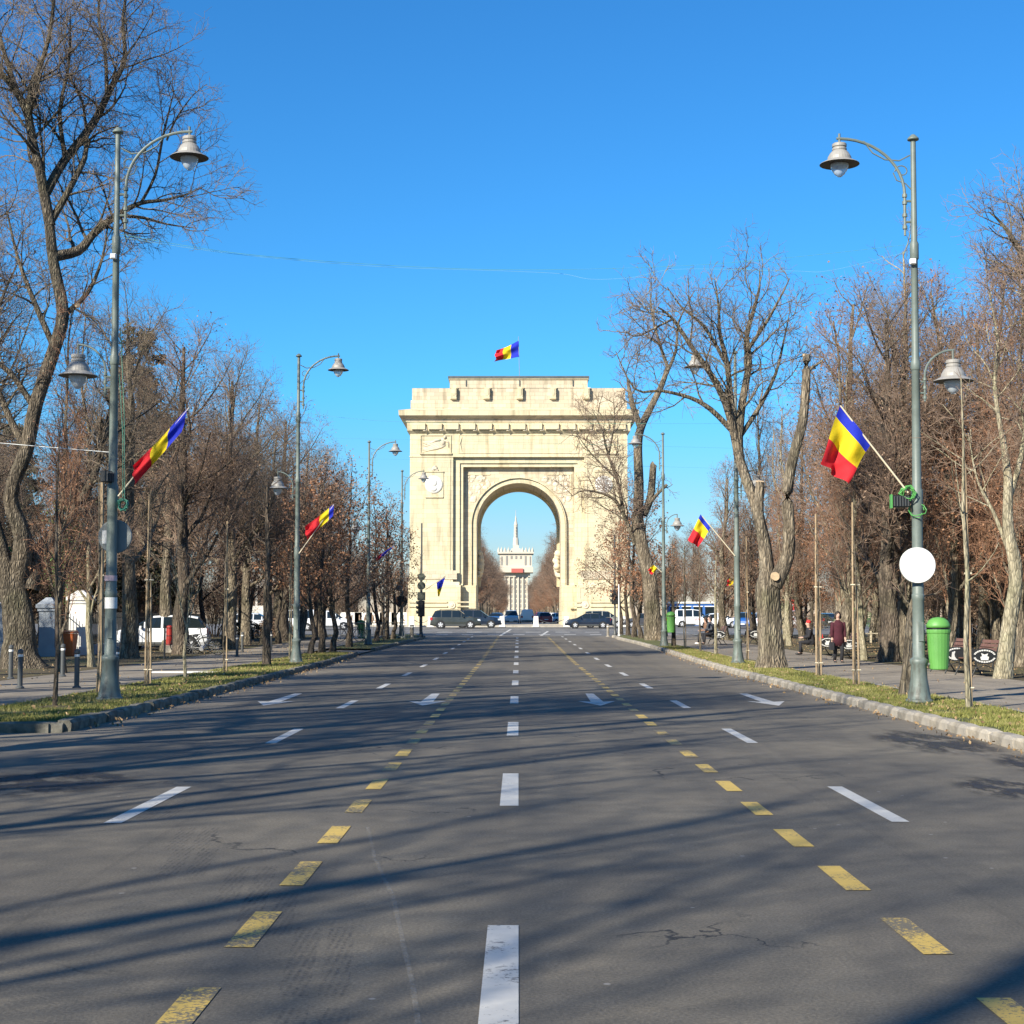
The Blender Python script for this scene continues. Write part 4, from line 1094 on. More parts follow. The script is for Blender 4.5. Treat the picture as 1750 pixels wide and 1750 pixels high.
# ------------------------------------------------------------------ trees
class Tree:
    def __init__(s, seed): s.r = random.Random(seed); s.br = []; s.tips = []
    def limb(s, pts, rads, lvl): s.br.append(([Vector(p) for p in pts], list(rads), lvl)); return len(s.br)-1
    def wander(s, p, d, L, r0, r1, n, k, up):
        pts = [p.copy()]; rad = [r0]; d = d.normalized()
        g_ = s.r.gauss
        for i in range(n):
            d = d + Vector((g_(0, k), g_(0, k), g_(0, k)+up)); d.normalize()
            p = p + d*(L/n); pts.append(p.copy()); rad.append(r0 + (r1-r0)*((i+1)/n)**0.8)
        return pts, rad
    def spawn(s, idx, lvl, P, t0=0.2):
        """P: dict of per-level settings: num, len, ang, seg, k, up, rr"""
        if lvl >= len(P): return
        cfg = P[lvl]
        pts, rad, _ = s.br[idx]
        seg = [(pts[i+1]-pts[i]).length for i in range(len(pts)-1)]; tot = sum(seg)
        n = cfg['num'](tot) if callable(cfg['num']) else cfg['num']
        n = max(1, int(n*s.r.uniform(0.8, 1.2)))
        az = s.r.uniform(0, 6.28)
        for j in range(n):
            t = t0 + (1-t0)*((j + s.r.random())/n)
            dd = t*tot; i = 0
            while i < len(seg)-1 and dd > seg[i]: dd -= seg[i]; i += 1
            f = dd/max(seg[i], 1e-6); p = pts[i].lerp(pts[i+1], min(1, f)); pr = rad[i] + (rad[i+1]-rad[i])*min(1, f)
            tan = (pts[i+1]-pts[i]).normalized()
            az += 2.4 + s.r.uniform(-0.5, 0.5)
            u = tan.orthogonal().normalized(); w = tan.cross(u)
            side = u*math.cos(az) + w*math.sin(az)
            ang = R(cfg['ang'] + s.r.uniform(-14, 14))
            d = tan*math.cos(ang) + side*math.sin(ang)
            L = cfg['len'](tot, t)*s.r.uniform(0.65, 1.25)
            r0 = max(cfg['rmin'], pr*cfg['rr']); r0 = min(r0, cfg.get('rmax', 9))
            q, rr = s.wander(p, d, L, r0, max(cfg['rmin']*0.6, r0*cfg.get('tap', 0.35)), cfg['seg'], cfg['k'], cfg['up'])
            k = s.limb(q, rr, lvl+cfg.get('off', 1))
            if lvl == len(P)-1: s.tips.append(q[-1]); s.tips.append(q[len(q)//2])
            s.spawn(k, lvl+1, P)
    def meshes(s, name, bark, twig, sides=(12, 7, 4, 3, 3), split=2):
        groups = {}
        for pts, rad, l in s.br:
            part = 0 if l < split else 1
            groups.setdefault((part, len(pts), sides[min(l, len(sides)-1)], l == 0), []).append((pts, rad))
        out = []
        for part in (0, 1):
            Vs, Fs, off = [], [], 0
            for (pt, n, sd, isT), lst in groups.items():
                if pt != part: continue
                P = np.array([[tuple(p) for p in a] for a, _ in lst]); Rr = np.array([b for _, b in lst]); B = len(lst)
                T = np.empty_like(P); T[:, 1:-1] = P[:, 2:]-P[:, :-2]; T[:, 0] = P[:, 1]-P[:, 0]; T[:, -1] = P[:, -1]-P[:, -2]
                T /= np.linalg.norm(T, axis=2)[..., None] + 1e-9
                ref = np.where(np.abs(T[:, :1, 2:3]) < 0.9, np.array([0, 0, 1.0]), np.array([1.0, 0, 0]))
                U = np.cross(T, np.broadcast_to(ref, T.shape)); U /= np.linalg.norm(U, axis=2)[..., None] + 1e-9
                W = np.cross(T, U)
                a = np.arange(sd)*2*np.pi/sd
                Rv = Rr[:, :, None] * np.ones(sd)
                if isT:
                    rg = np.random.default_rng(3)
                    Rv = Rv * (1 + 0.10*np.sin(3*a+1)[None, None] + 0.06*np.sin(5*a)[None, None] + rg.normal(0, 0.035, Rv.shape))
                V = P[:, :, None, :] + Rv[..., None]*(np.cos(a)[:, None]*U[:, :, None, :] + np.sin(a)[:, None]*W[:, :, None, :])
                Vs.append(V.reshape(-1, 3))
                b_, i_, j_ = np.meshgrid(np.arange(B), np.arange(n-1), np.arange(sd), indexing='ij')
                base = off + b_*n*sd; j2 = (j_+1) % sd
                Fq = np.stack([base+i_*sd+j_, base+i_*sd+j2, base+(i_+1)*sd+j2, base+(i_+1)*sd+j_], -1).reshape(-1, 4)
                Fs.append(Fq); off += B*n*sd
            out.append(np_mesh(name, np.concatenate(Vs), np.concatenate(Fs), bark if part == 0 else twig, smooth=True) if Vs else None)
        return out
TRI_COUNT = [0]
def finish(tree, label, cat, loc, bark, twig, group=None, name='bare_tree', leaves=None, leafmat=M_leaf, leafsize=0.06, leafz=None, trunkname='trunk', clump=3, leafstep=1, **kw):
    a, c = tree.meshes(name, bark, twig, **kw)
    t = thing(name, label, cat, loc, group=group)
    if a: o = place(trunkname, a, t); a.name = 'trunk'
    if c:
        o = place('crown', c, t); c.name = 'crown'
    if leaves:
        r = np.random.default_rng(leaves)
        T = np.array([tuple(p) for p in tree.tips])
        T = T[::leafstep]
        if leafz: T = T[(T[:, 2] > leafz[0]) & (T[:, 2] < leafz[1])]
        T = np.repeat(T, clump, 0) + r.normal(0, 0.09, (len(T)*clump, 3))
        me = cards('leaves', T, leafsize, leafmat, False, leaves)
        o = place('leaves', me, t); tag(o, kind='stuff')
    for ch in t.children_recursive:
        TRI_COUNT[0] += len(ch.data.polygons)*2 if ch.data else 0
    return t

def park_tree(seed, H, r0, label, loc, bark=M_bark, twig=M_twig, spread=1.0, fork=0.35, d=1.0, lean=0.0, group=None, name='bare_tree', up1=0.10, ang1=48, leaves=None, **kw):
    T = Tree(seed); r = T.r
    n = 9; pts = []; x = y = 0
    for i in range(n+1):
        t = i/n; x += r.gauss(0, 0.10) + lean*H/n; y += r.gauss(0, 0.10)
        if i == 0: x = y = 0
        pts.append((x, y, H*0.82*t - (0.1 if i == 0 else 0)))
    rad = [r0*1.35, r0*1.02] + [r0*(1-0.82*(i/n)**1.1) for i in range(2, n+1)]
    k = T.limb([pts[0], (pts[1][0]*0.3, pts[1][1]*0.3, 0.45)] + pts[1:], [r0*1.5, r0*1.12] + rad[1:], 0)
    P = [dict(num=13*d, len=lambda L, t: H*0.36*spread*(1.15-0.75*t), ang=ang1, seg=7, k=0.13, up=up1, rr=0.5, rmin=0.02, rmax=r0*0.55, tap=0.2, off=1),
         dict(num=lambda L: 2.7*L*d, len=lambda L, t: 0.42*L*(1.15-0.7*t), ang=44, seg=5, k=0.16, up=0.06, rr=0.5, rmin=0.010, rmax=0.05, tap=0.3, off=1),
         dict(num=lambda L: 4.6*L*d, len=lambda L, t: 0.30+0.42*L*(1.1-0.6*t), ang=42, seg=3, k=0.16, up=0.05, rr=0.55, rmin=0.0065, tap=0.5, off=1),
         dict(num=lambda L: 1+5.2*L*d, len=lambda L, t: 0.18+0.32*L, ang=40, seg=2, k=0.18, up=0.05, rr=0.6, rmin=0.0045, tap=0.6, off=1)]
    T.spawn(k, 0, P, fork)
    return finish(T, label, 'tree', loc, bark, twig, group, name, leaves=leaves, **kw)

def spl(pts, rads, n=3):
    P = [Vector(p) for p in pts]; k = len(P)-1; o = []; ro = []
    for i in range(k*n+1):
        s_ = i/n; j = min(k-1, int(s_)); t = s_-j
        q = lambda m: P[max(0, min(k, m))]
        p0, p1, p2, p3 = q(j-1), q(j), q(j+1), q(j+2)
        o.append(0.5*((2*p1) + (p2-p0)*t + (2*p0-5*p1+4*p2-p3)*t*t + (3*p1-p0-3*p2+p3)*t**3)); ro.append(rads[j]*(1-t)+rads[j+1]*t)
    return o, ro
def hero(seed, base, limbs, label, P, bark=M_bark, twig=M_twig_g, lean_leaves=None, name='bare_tree', cuts=(), **kw):
    """limbs: (list of (px, py, depth offset), radii, spawn?)"""
    T = Tree(seed)
    for L, rads, sp_, lv, t0 in limbs:
        pts = [at(px, py, base.y + dy) - base for px, py, dy in L]
        pts, rr = spl(pts, rads)
        k = T.limb(pts, rr, lv)
        if sp_: T.spawn(k, 0, P, t0)
    t = finish(T, label, 'tree', base, bark, twig, None, name, **kw)
    for (px, py, dy, r, dr) in cuts:
        b = MB(); d = Vector(dr).normalized(); c = at(px, py, base.y+dy) - base
        b.tube([c - d*0.05, c + d*0.012], [r, r*0.97], 12); b.build('cut_face', M_cut, t)
    return t
PH = [dict(num=lambda L: 2.5*L, len=lambda L, t: 0.55+0.28*min(L, 6)*(1.15-0.6*t), ang=50, seg=6, k=0.17, up=0.06, rr=0.42, rmin=0.016, rmax=0.07, tap=0.25),
      dict(num=lambda L: 4.9*L, len=lambda L, t: 0.25+0.42*L*(1.1-0.6*t), ang=45, seg=4, k=0.19, up=0.05, rr=0.55, rmin=0.010, tap=0.4),
      dict(num=lambda L: 1+5.5*L, len=lambda L, t: 0.16+0.40*L, ang=42, seg=3, k=0.19, up=0.04, rr=0.6, rmin=0.0065, tap=0.6),
      dict(num=lambda L: 1+4*L, len=lambda L, t: 0.12+0.35*L, ang=40, seg=2, k=0.18, up=0.04, rr=0.7, rmin=0.0050, tap=0.7)]
PH1 = [dict(PH[0], num=lambda L: 2.5*L, len=lambda L, t: 0.6+0.30*min(L, 6)*(1.15-0.6*t)), dict(PH[1], num=lambda L: 4.7*L), PH[2], PH[3]]
# --- the big old tree at the left edge
B = gp(40, 1142, 0.12)
H1 = hero(11, B, [
  ([(38, 1150, 0), (34, 1120, 0), (34, 1075, 0), (26, 1020, 0), (14, 965, 0)], [0.82, 0.54, 0.45, 0.43, 0.40], False, 0, 0),
  ([(8, 985, 0), (-12, 900, 0.3), (-40, 800, 0.6), (-60, 640, 0.8), (-40, 450, 1), (-60, 300, 1)], [0.38, 0.28, 0.23, 0.19, 0.15, 0.08], True, 1, 0.3),
  ([(30, 1000, 0), (40, 920, -.2), (18, 850, -.4), (45, 770, -.5), (62, 690, -.6), (92, 600, -.7), (108, 535, -.8), (92, 450, -.8), (84, 375, -.8)], [0.36, 0.27, 0.22, 0.22, 0.21, 0.20, 0.19, 0.165, 0.15], False, 1, 0.5),
  ([(50, 1010, 0), (64, 950, .3), (95, 910, .5), (130, 868, .8), (165, 800, 1), (190, 700, 1.2), (200, 600, 1.4)], [0.3, 0.24, 0.2, 0.16, 0.12, 0.08, 0.04], True, 1, 0.35),
  ([(86, 385, -.8), (70, 300, -1), (52, 220, -1.3), (52, 160, -1.5), (85, 60, -1.8), (95, -60, -2)], [0.17, 0.15, 0.13, 0.09, 0.06, 0.03], True, 1, 0.15),
  ([(52, 205, -1.3), (30, 160, -1.5), (-5, 120, -1.8), (-60, 90, -2)], [0.12, 0.10, 0.09, 0.05], True, 1, 0.2),
  ([(78, 330, -.9), (110, 275, -.4), (160, 210, 0), (190, 150, .3), (213, 100, .5), (210, 30, .7), (222, -40, .9)], [0.15, 0.13, 0.12, 0.10, 0.075, 0.05, 0.03], True, 1, 0.15),
  ([(183, 165, .2), (180, 90, .5), (168, 20, .8), (180, -60, 1)], [0.07, 0.055, 0.04, 0.02], True, 1, 0.1),
  ([(86, 380, -.8), (115, 330, -.6), (145, 270, -.3), (148, 235, -.2), (170, 200, 0)], [0.12, 0.10, 0.08, 0.06, 0.03], True, 1, 0.2),
  ([(90, 438, -.8), (135, 428, -.3), (160, 400, 0), (200, 368, .5), (240, 347, .9), (280, 342, 1.1), (318, 332, 1.3), (350, 318, 1.5)], [0.17, 0.15, 0.12, 0.10, 0.07, 0.05, 0.03, 0.012], True, 1, 0.1),
  ([(200, 368, .5), (245, 372, .7), (285, 383, .9), (335, 390, 1.1)], [0.07, 0.05, 0.03, 0.012], True, 1, 0.1),
  ([(240, 348, .9), (265, 300, .9), (277, 240, .9), (290, 185, .9), (298, 155, 1)], [0.05, 0.045, 0.04, 0.025, 0.012], True, 1, 0.1),
  ([(285, 240, .9), (300, 205, .9), (320, 175, 1), (332, 160, 1.1)], [0.035, 0.03, 0.02, 0.01], True, 1, 0.1),
  ([(213, 100, .5), (240, 60, .6), (262, 20, .8)], [0.03, 0.02, 0.01], True, 1, 0.1),
  ([(52, 215, -1.3), (20, 130, -.8), (-5, 40, -.5), (-10, -50, -.3)], [0.09, 0.075, 0.05, 0.02], True, 1, 0.15),
  ([(112, 272, -.4), (102, 190, -.9), (118, 110, -1.2), (120, 20, -1.4)], [0.08, 0.06, 0.04, 0.015], True, 1, 0.15),
  ([(45, 770, -.5), (10, 700, -.3), (-20, 610, 0), (0, 520, .3), (30, 450, .5)], [0.12, 0.1, 0.08, 0.05, 0.02], True, 1, 0.15),
  ([(95, 600, -.7), (60, 520, -.4), (30, 440, 0), (12, 360, .2)], [0.10, 0.08, 0.05, 0.02], True, 1, 0.15),
  ([(60, 700, -.6), (20, 640, -.8), (-30, 600, -1)], [0.10, 0.08, 0.05], True, 1, 0.2),
  ([(108, 540, -.8), (150, 500, -.5), (175, 440, 0), (185, 380, .3)], [0.09, 0.07, 0.04, 0.02], True, 1, 0.1),
  ], 'huge old bare tree at the left edge, its trunk swelling at the base', PH1, bark=M_bark_h, cuts=((133, 522, -.75, 0.07, (0.6, -0.7, 0.1)),))
PH2 = [dict(PH[0], num=lambda L: 2.0*L), dict(PH[1], num=lambda L: 4.3*L)] + PH[2:]
# --- pollarded tree with the wide crown on the right verge
B = gp(1317, 1143, 0.12)
hero(12, B, [
  ([(1317, 1152, 0), (1317, 1120, 0), (1314, 1060, 0), (1312, 1010, 0), (1318, 980, 0)], [0.56, 0.39, 0.34, 0.36, 0.32], False, 0, 0),
  ([(1322, 1000, -.1), (1346, 950, -.2), (1348, 895, -.3), (1346, 840, -.3), (1356, 780, -.3), (1372, 720, -.3), (1378, 650, -.3), (1378, 606, -.3)], [0.27, 0.20, 0.175, 0.17, 0.155, 0.145, 0.13, 0.12], False, 1, 0),
  ([(1378, 640, -.3), (1388, 628, -.3), (1398, 622, -.3), (1410, 612, -.2)], [0.06, 0.05, 0.035, 0.012], True, 1, 0.2),
  ([(1312, 1000, .1), (1306, 930, .1), (1296, 880, 0), (1299, 824, 0)], [0.26, 0.20, 0.16, 0.13], False, 1, 0),
  ([(1305, 920, .2), (1290, 860, .5), (1275, 820, .7), (1263, 780, .9), (1262, 740, 1)], [0.18, 0.17, 0.16, 0.15, 0.14], False, 1, 0),
  ([(1263, 790, .9), (1255, 745, .9), (1240, 690, .8), (1215, 640, .6), (1180, 590, .3), (1150, 545, 0), (1125, 525, -.3)], [0.14, 0.13, 0.11, 0.09, 0.07, 0.045, 0.02], True, 1, 0.2),
  ([(1250, 735, .9), (1215, 700, .7), (1180, 680, .5), (1130, 668, .2), (1085, 665, 0), (1052, 600, -.2)], [0.09, 0.08, 0.06, 0.045, 0.03, 0.012], True, 1, 0.2),
  ([(1263, 745, 1), (1268, 690, 1), (1280, 620, 1.2), (1276, 575, 1.3), (1288, 530, 1.4), (1298, 490, 1.5), (1298, 460, 1.6)], [0.13, 0.12, 0.10, 0.08, 0.06, 0.035, 0.015], True, 1, 0.15),
  ([(1262, 755, 1), (1250, 690, 1), (1242, 620, .9), (1230, 570, .9), (1228, 525, 1), (1222, 480, 1.1)], [0.11, 0.10, 0.08, 0.06, 0.04, 0.015], True, 1, 0.15),
  ([(1240, 620, .9), (1205, 560, .5), (1165, 525, .3), (1140, 490, .2)], [0.06, 0.05, 0.03, 0.012], True, 1, 0.1),
  ([(1276, 600, 1.1), (1310, 550, 1), (1335, 505, .8), (1350, 475, .8)], [0.07, 0.05, 0.03, 0.012], True, 1, 0.1),
  ([(1262, 750, 1), (1295, 700, 1.3), (1325, 640, 1.6), (1340, 580, 1.9), (1350, 530, 2)], [0.08, 0.07, 0.05, 0.03, 0.012], True, 1, 0.15),
  ([(1150, 545, 0), (1120, 560, -.2), (1085, 575, -.3), (1062, 560, -.4)], [0.035, 0.03, 0.02, 0.01], True, 1, 0.1),
  ], 'pollarded tree on the right verge with one tall sawn limb and one wide bare crown', PH2, twig=M_twig_g,
  cuts=((1378, 606, -.3, 0.115, (0.1, -0.1, 1)), (1299, 823, 0, 0.125, (0.1, -0.3, 1)), (1325, 985, -.42, 0.13, (0.2, -1, 0.1))))
# --- forked tree in front of the right end of the arch
B = gp(1116, 1094, 0.12)
PF = [dict(P_, num=(lambda f: (lambda L: f(L)*0.8))(P_['num']), rmin=P_['rmin']*1.5) for P_ in PH]
hero(13, B, [
  ([(1118, 1098, 0), (1114, 1050, 0), (1110, 990, 0), (1096, 930, 0), (1088, 880, 0)], [0.62, 0.48, 0.42, 0.36, 0.33], False, 0, 0),
  ([(1090, 890, 0), (1092, 830, 0), (1090, 770, 0), (1094, 735, 0), (1110, 700, 0), (1130, 660, 0), (1142, 625, 0)], [0.32, 0.28, 0.26, 0.24, 0.2, 0.17, 0.13], False, 1, 0),
  ([(1100, 880, .2), (1112, 850, .3), (1116, 800, .3), (1118, 793, .3)], [0.24, 0.22, 0.2, 0.19], False, 1, 0),
  ([(1105, 870, .2), (1120, 848, 0), (1140, 828, -.2)], [0.12, 0.1, 0.08], True, 1, 0.3),
  ([(1142, 630, 0), (1128, 590, 0), (1115, 540, 0), (1110, 490, 0)], [0.11, 0.09, 0.06, 0.02], True, 1, 0.1),
  ([(1138, 640, 0), (1155, 600, 0), (1160, 550, .4), (1185, 500, .6)], [0.11, 0.09, 0.06, 0.02], True, 1, 0.1),
  ([(1128, 590, 0), (1090, 570, -.5), (1060, 600, -1)], [0.06, 0.04, 0.015], True, 1, 0.1),
  ([(1096, 735, 0), (1080, 690, .3), (1072, 645, .5)], [0.2, 0.17, 0.06], True, 1, 0.2),
  ([(1085, 930, 0), (1066, 880, -.5), (1045, 850, -1), (1000, 838, -1.5), (975, 850, -2)], [0.14, 0.11, 0.08, 0.05, 0.015], True, 1, 0.1),
  ([(1066, 880, -.5), (1055, 820, -1), (1040, 780, -1.3), (1030, 740, -1.6), (1012, 700, -2)], [0.11, 0.09, 0.07, 0.05, 0.015], True, 1, 0.1),
  ([(1055, 820, -1), (1010, 775, -1.3), (985, 740, -1.6)], [0.06, 0.04, 0.012], True, 1, 0.1),
  ([(1040, 780, -1.3), (1050, 720, -1.3), (1048, 680, -1.3)], [0.06, 0.045, 0.015], True, 1, 0.1),
  ], 'forked bare tree with a sawn stub standing before the right end of the arch', PF, twig=M_twig)

# --- prototypes of the trees that stand many times in the park
rows_l = 'tall bare trees along the left footpath'
base = Vector((0, 0, 0))
pA = park_tree(21, 15.0, 0.29, 'x', base, M_bark_d, M_twig, 1.0, 0.22, 1.35, leaves=61, leafsize=0.05, leafmat=M_leaf2, clump=1, leafstep=5)
pB = park_tree(22, 14.5, 0.24, 'x', base, M_bark, M_twig, 0.9, 0.20, 1.4, leaves=62, leafsize=0.05, leafmat=M_leaf2, clump=1, leafstep=6)
pC = park_tree(23, 16.0, 0.31, 'x', base, M_bark, M_twig_g, 0.95, 0.26, 1.3)
# slender upright trees of the thicket
pD = park_tree(31, 15.5, 0.13, 'x', base, M_bark_p, M_twig, 0.56, 0.12, 1.6, up1=0.20, ang1=38)
pE = park_tree(32, 14.5, 0.15, 'x', base, M_bark, M_twig_r, 0.62, 0.10, 1.5, up1=0.18, ang1=40, leaves=63, leafsize=0.05, leafmat=M_leaf, clump=1, leafstep=5)
pF = park_tree(33, 16.5, 0.22, 'x', base, M_bark, M_twig, 0.64, 0.16, 1.55, up1=0.18, ang1=38, leaves=64, leafsize=0.05, leafmat=M_leaf2, clump=1, leafstep=6)
# small trees that keep their brown leaves
pG = park_tree(41, 8.6, 0.11, 'x', base, M_bark_d, M_twig_r, 1.0, 0.20, 1.0, leaves=5, leafsize=0.065, clump=3, name='brown_leaved_tree')
pH = park_tree(42, 9.6, 0.13, 'x', base, M_bark_d, M_twig, 0.95, 0.22, 1.0, leaves=6, leafmat=M_leaf2, leafsize=0.06, clump=2, name='brown_leaved_tree')
# many stemmed undergrowth
def shrub(seed, H, label):
    T = Tree(seed); r = T.r
    P = [dict(num=9, len=lambda L, t: 0.34*L*(1.2-.7*t), ang=36, seg=5, k=.14, up=.1, rr=.5, rmin=.012, tap=.3),
         dict(num=lambda L: 5*L, len=lambda L, t: .3+.4*L*(1.1-.6*t), ang=42, seg=4, k=.17, up=.06, rr=.55, rmin=.009, tap=.5),
         dict(num=lambda L: 1+6*L, len=lambda L, t: .2+.35*L, ang=42, seg=3, k=.18, up=.05, rr=.6, rmin=.0065, tap=.6)]
    for i in range(8):
        a = i*.8+r.uniform(-.3, .3); d = r.uniform(.15, .5)
        pts, rd = T.wander(Vector((.2*math.cos(a), .2*math.sin(a), -.1)), Vector((d*math.cos(a), d*math.sin(a), 1)), H*r.uniform(.7, 1), .045, .012, 7, .09, .07)
        k = T.limb(pts, rd, 1); T.spawn(k, 0, P, .12)
    return finish(T, label, 'shrub', base, M_bark_d, M_twig, None, 'tall_shrub', leaves=seed, leafmat=M_leaf2, leafsize=.055, clump=1)
pW = park_tree(81, 17.0, 0.24, 'x', base, M_bark, M_twig_g, 1.25, 0.30, 0.62, up1=0.16, ang1=40)  # shaped with few bold limbs so its unseen copies throw road shadows
pS = shrub(71, 5.0, 'x'); pT = shrub(72, 6.2, 'x')
bpy.context.view_layer.update()
PROTO = dict(A=pA, B=pB, C=pC, D=pD, E=pE, F=pF, G=pG, H=pH, S=pS, T=pT, W=pW)
used_p = set(); tr = random.Random(77)
def tree(kind, x, y, label, group=None, s=1.0, rz=None, dz=0.12, sx=None):
    o = PROTO[kind]; z = g(y)+dz
    rz = tr.uniform(0, 6.28) if rz is None else rz
    sc = (sx or s, sx or s, s)
    if kind not in used_p:
        used_p.add(kind); o.location = (x, y, z); o.rotation_euler = (0, 0, rz); o.scale = sc; o['label'] = label
        if group: o['group'] = group
        return o
    return dup(o, (x, y, z), rz, label, group, sc)
# prominent trunks with their own labels
def tree_px(kind, px, py, label, **kw):
    p = gp(px, py, 0.12); return tree(kind, p.x, p.y, label, **kw)
tree_px('C', 219, 1125, 'stout bare tree right of the nearest left lamp post, hiding the hatchback bonnet', s=0.92, rz=0.5)
tree_px('B', 288, 1112, 'bare tree behind the red cylinder post, hiding the middle of the white hatchback', s=1.05, rz=2)
tree_px('A', 393, 1104, 'dark thick bare tree right of the tail of the white hatchback', s=0.95, rz=4)
tree_px('B', 452, 1100, 'dark bare tree left of the second left lamp post', s=0.9, rz=1)
tree_px('A', 543, 1085, 'bare tree just right of the second left lamp post', s=0.9, rz=3, sx=0.8)
tree_px('A', 1520, 1131, 'stout bare tree by the path, left of the nearest right lamp post', s=0.95, rz=1.3, sx=1.0)
tree_px('C', 1549, 1128, 'bare tree growing tight against the stout tree left of the nearest right lamp post', s=0.95, rz=3.2, sx=0.8)
tree_px('C', 1640, 1122, 'stout pale bare tree right behind the two benches on the right', s=0.92, rz=5.1)
tree_px('B', 1240, 1093, 'thick bare tree on the park edge left of the second right lamp post', s=0.8, rz=2.1)
tree_px('F', 1434, 1090, 'dark bare tree standing directly behind the woman in the maroon coat', s=0.95, rz=0.3)
tree_px('D', 1478, 1128, 'slim bare tree beside the far pair of benches', s=0.8, rz=0.9)
# left footpath rows
GL = 'bare trees in the dense left park'
LB = 'bare brown tree among the crowded trees left of the avenue'
LBt = 'bare brown tree among the crowded trees right of the avenue'
GRR = 'bare trees in the dense right park'
for i, (x, y, k_, s) in enumerate([(-13.4, 63, 'A', 1.0), (-13.0, 71, 'C', .92), (-13.6, 79, 'B', 1.02), (-13.0, 88, 'A', 1.0), (-13.3, 96, 'B', .95), (-13, 104, 'A', .92), (-16.5, 108, 'C', .85)]):
    tree(k_, x, y, ['first', 'second', 'third', 'fourth', 'fifth', 'sixth', 'seventh'][i] + ' bare tree from the white hatchback in the row along the left footpath', rows_l, s)
rr = random.Random(5)
def free_spot(x, y, L, d):
    return all((x-a)**2 + (y-b_)**2 > d*d for a, b_ in L)
spots = []
tries = 0
while len(spots) < 46 and tries < 4000:
    tries += 1
    y = rr.uniform(44, 109); x = -rr.uniform(18, 24 + 0.30*y)
    if -24 < x < -15 and 52 < y < 76: continue          # room for the parked white hatchback
    if free_spot(x, y, spots, 3.7): spots.append((x, y))
KN = dict(A='dark trunked', B='grey trunked', C='stout grey', D='slim pale barked', E='slim russet twigged', F='tall brown')
def band_(y): return 'in the front part' if y < 66 else 'in the middle' if y < 88 else 'at the back'
for x, y in spots:
    k_ = rr.choice('AABCDEFF'); tree(k_, x, y, '%s bare tree %s of the crowded left park' % (KN[k_], band_(y)), GL, rr.uniform(0.85, 1.04))
spots = []
tries = 0
while len(spots) < 84 and tries < 9000:
    tries += 1
    y = 38 + 70*rr.random()**0.8; x = rr.uniform(13.2, 16 + 0.30*y)
    if y > 84 and x < 30 and rr.random() < 0.75: continue
    if x < 14.2 and y < 62: continue
    if free_spot(x, y, spots, 2.5): spots.append((x, y))
for x, y in spots:
    hgt = 1.0 if x > 17 or y < 70 else 0.84
    k_ = rr.choice('DDEEFFFBC'); tree(k_, x, y, '%s bare tree %s of the crowded right park' % (KN[k_], band_(y)), GRR, min(rr.uniform(1.05, 1.28)*hgt, max(.85, y/49)))
# young brown-leaved trees in the verges near the junction
ORD = ['first', 'second', 'third', 'fourth', 'fifth', 'sixth', 'seventh', 'leftmost', 'second', 'third', 'rightmost']; ORD = ORD[:7] + ['third', 'rightmost', 'second', 'leftmost']
YV_ = 'brown leaved tree on the left verge'; YG = 'brown leaved trees on the left verge'
for px, py, k_, s in ((530, 1119, 'G', .9), (549, 1117, 'H', .9), (568, 1114, 'G', 1.0), (596, 1106, 'H', 1.0), (643, 1096, 'G', 1.05), (661, 1093, 'H', 1.0), (671, 1092, 'G', 1.0)):
    tree_px(k_, px, py, ORD.pop(0) + ' ' + YV_ + ', counted from the second lamp', group=YG, s=s)
for x, y, k_, s in ((-9.2, 106, 'G', .95), (-11.8, 92, 'H', 1.05), (-12.4, 82, 'G', 1.1), (-12.2, 100, 'G', 1.0), (-14.5, 103, 'H', 1.1), (-16, 95, 'G', 1.1), (-18, 90, 'H', 1.2), (-15.5, 74, 'H', 1.2)):
    tree(k_, x, y, 'brown leaved tree behind the left verge near the junction', 'brown leaved trees behind the left verge', s)
YR_ = 'of the four brown leaved trees at the right end of the arch'; YRG = 'brown leaved trees on the right verge'
for px, py, k_, s in ((1083, 1089, 'H', 1.15), (1096, 1091, 'G', 1.1), (1073, 1086, 'G', 1.15), (1060, 1084, 'H', 1.1)):
    tree_px(k_, px, py, ORD.pop(0) + ' ' + YR_, group=YRG, s=s)
for x, y, k_, s in ((9.6, 103, 'G', .8), (12.8, 100, 'G', .85), (13.5, 92, 'H', .9), (15.5, 104, 'G', .95), (17.5, 98, 'H', 1), (16.2, 88, 'G', .9), (19.5, 108, 'G', 1.05), (14.0, 82, 'G', .85), (18.3, 80, 'H', 1.0), (21, 92, 'G', 1), (24, 104, 'H', 1.1), (17, 70, 'H', .9), (20, 62, 'G', .9), (23.5, 76, 'G', 1.05), (27, 90, 'G', 1.1)):
    tree(k_, x, y, 'brown leaved tree in the right park', 'brown leaved trees in the right park', s)
# the ring of trees beyond the junction and the two rows of the far avenue
FG = 'bare trees lining the far avenue behind the arch'; FL = 'bare tree lining the far avenue seen through or past the arch'
for i in range(44):
    y = 224 + 13.0*i + rr.uniform(-2, 2)
    for s in (-1, 1):
        tree(rr.choice('AFAE' if s < 0 else 'EAFE'), s*(8.0 + 1.6*max(0, 1-i/14) + rr.uniform(-.5, .6)), y, 'bare tree in the %s row of the far avenue behind the arch' % ('left' if s < 0 else 'right'), FG, rr.uniform(1.16, 1.34), dz=0.02, sx=rr.uniform(1.35, 1.6))
RG = 'trees standing round the far side of the junction'; RL = 'bare tree in the dark belt on the far side of the junction'
for i in range(64):
    s = -1 if i % 2 else 1
    x = s*rr.uniform(22, 84); y = rr.uniform(222, 300)
    tree(rr.choice('ABFFH'), x, y, RL, RG, rr.uniform(0.9, 1.15), dz=0.01)
UG = 'tall shrubs filling the gaps between the park trees'; UL = 'tall brown many stemmed shrub among the park trees'
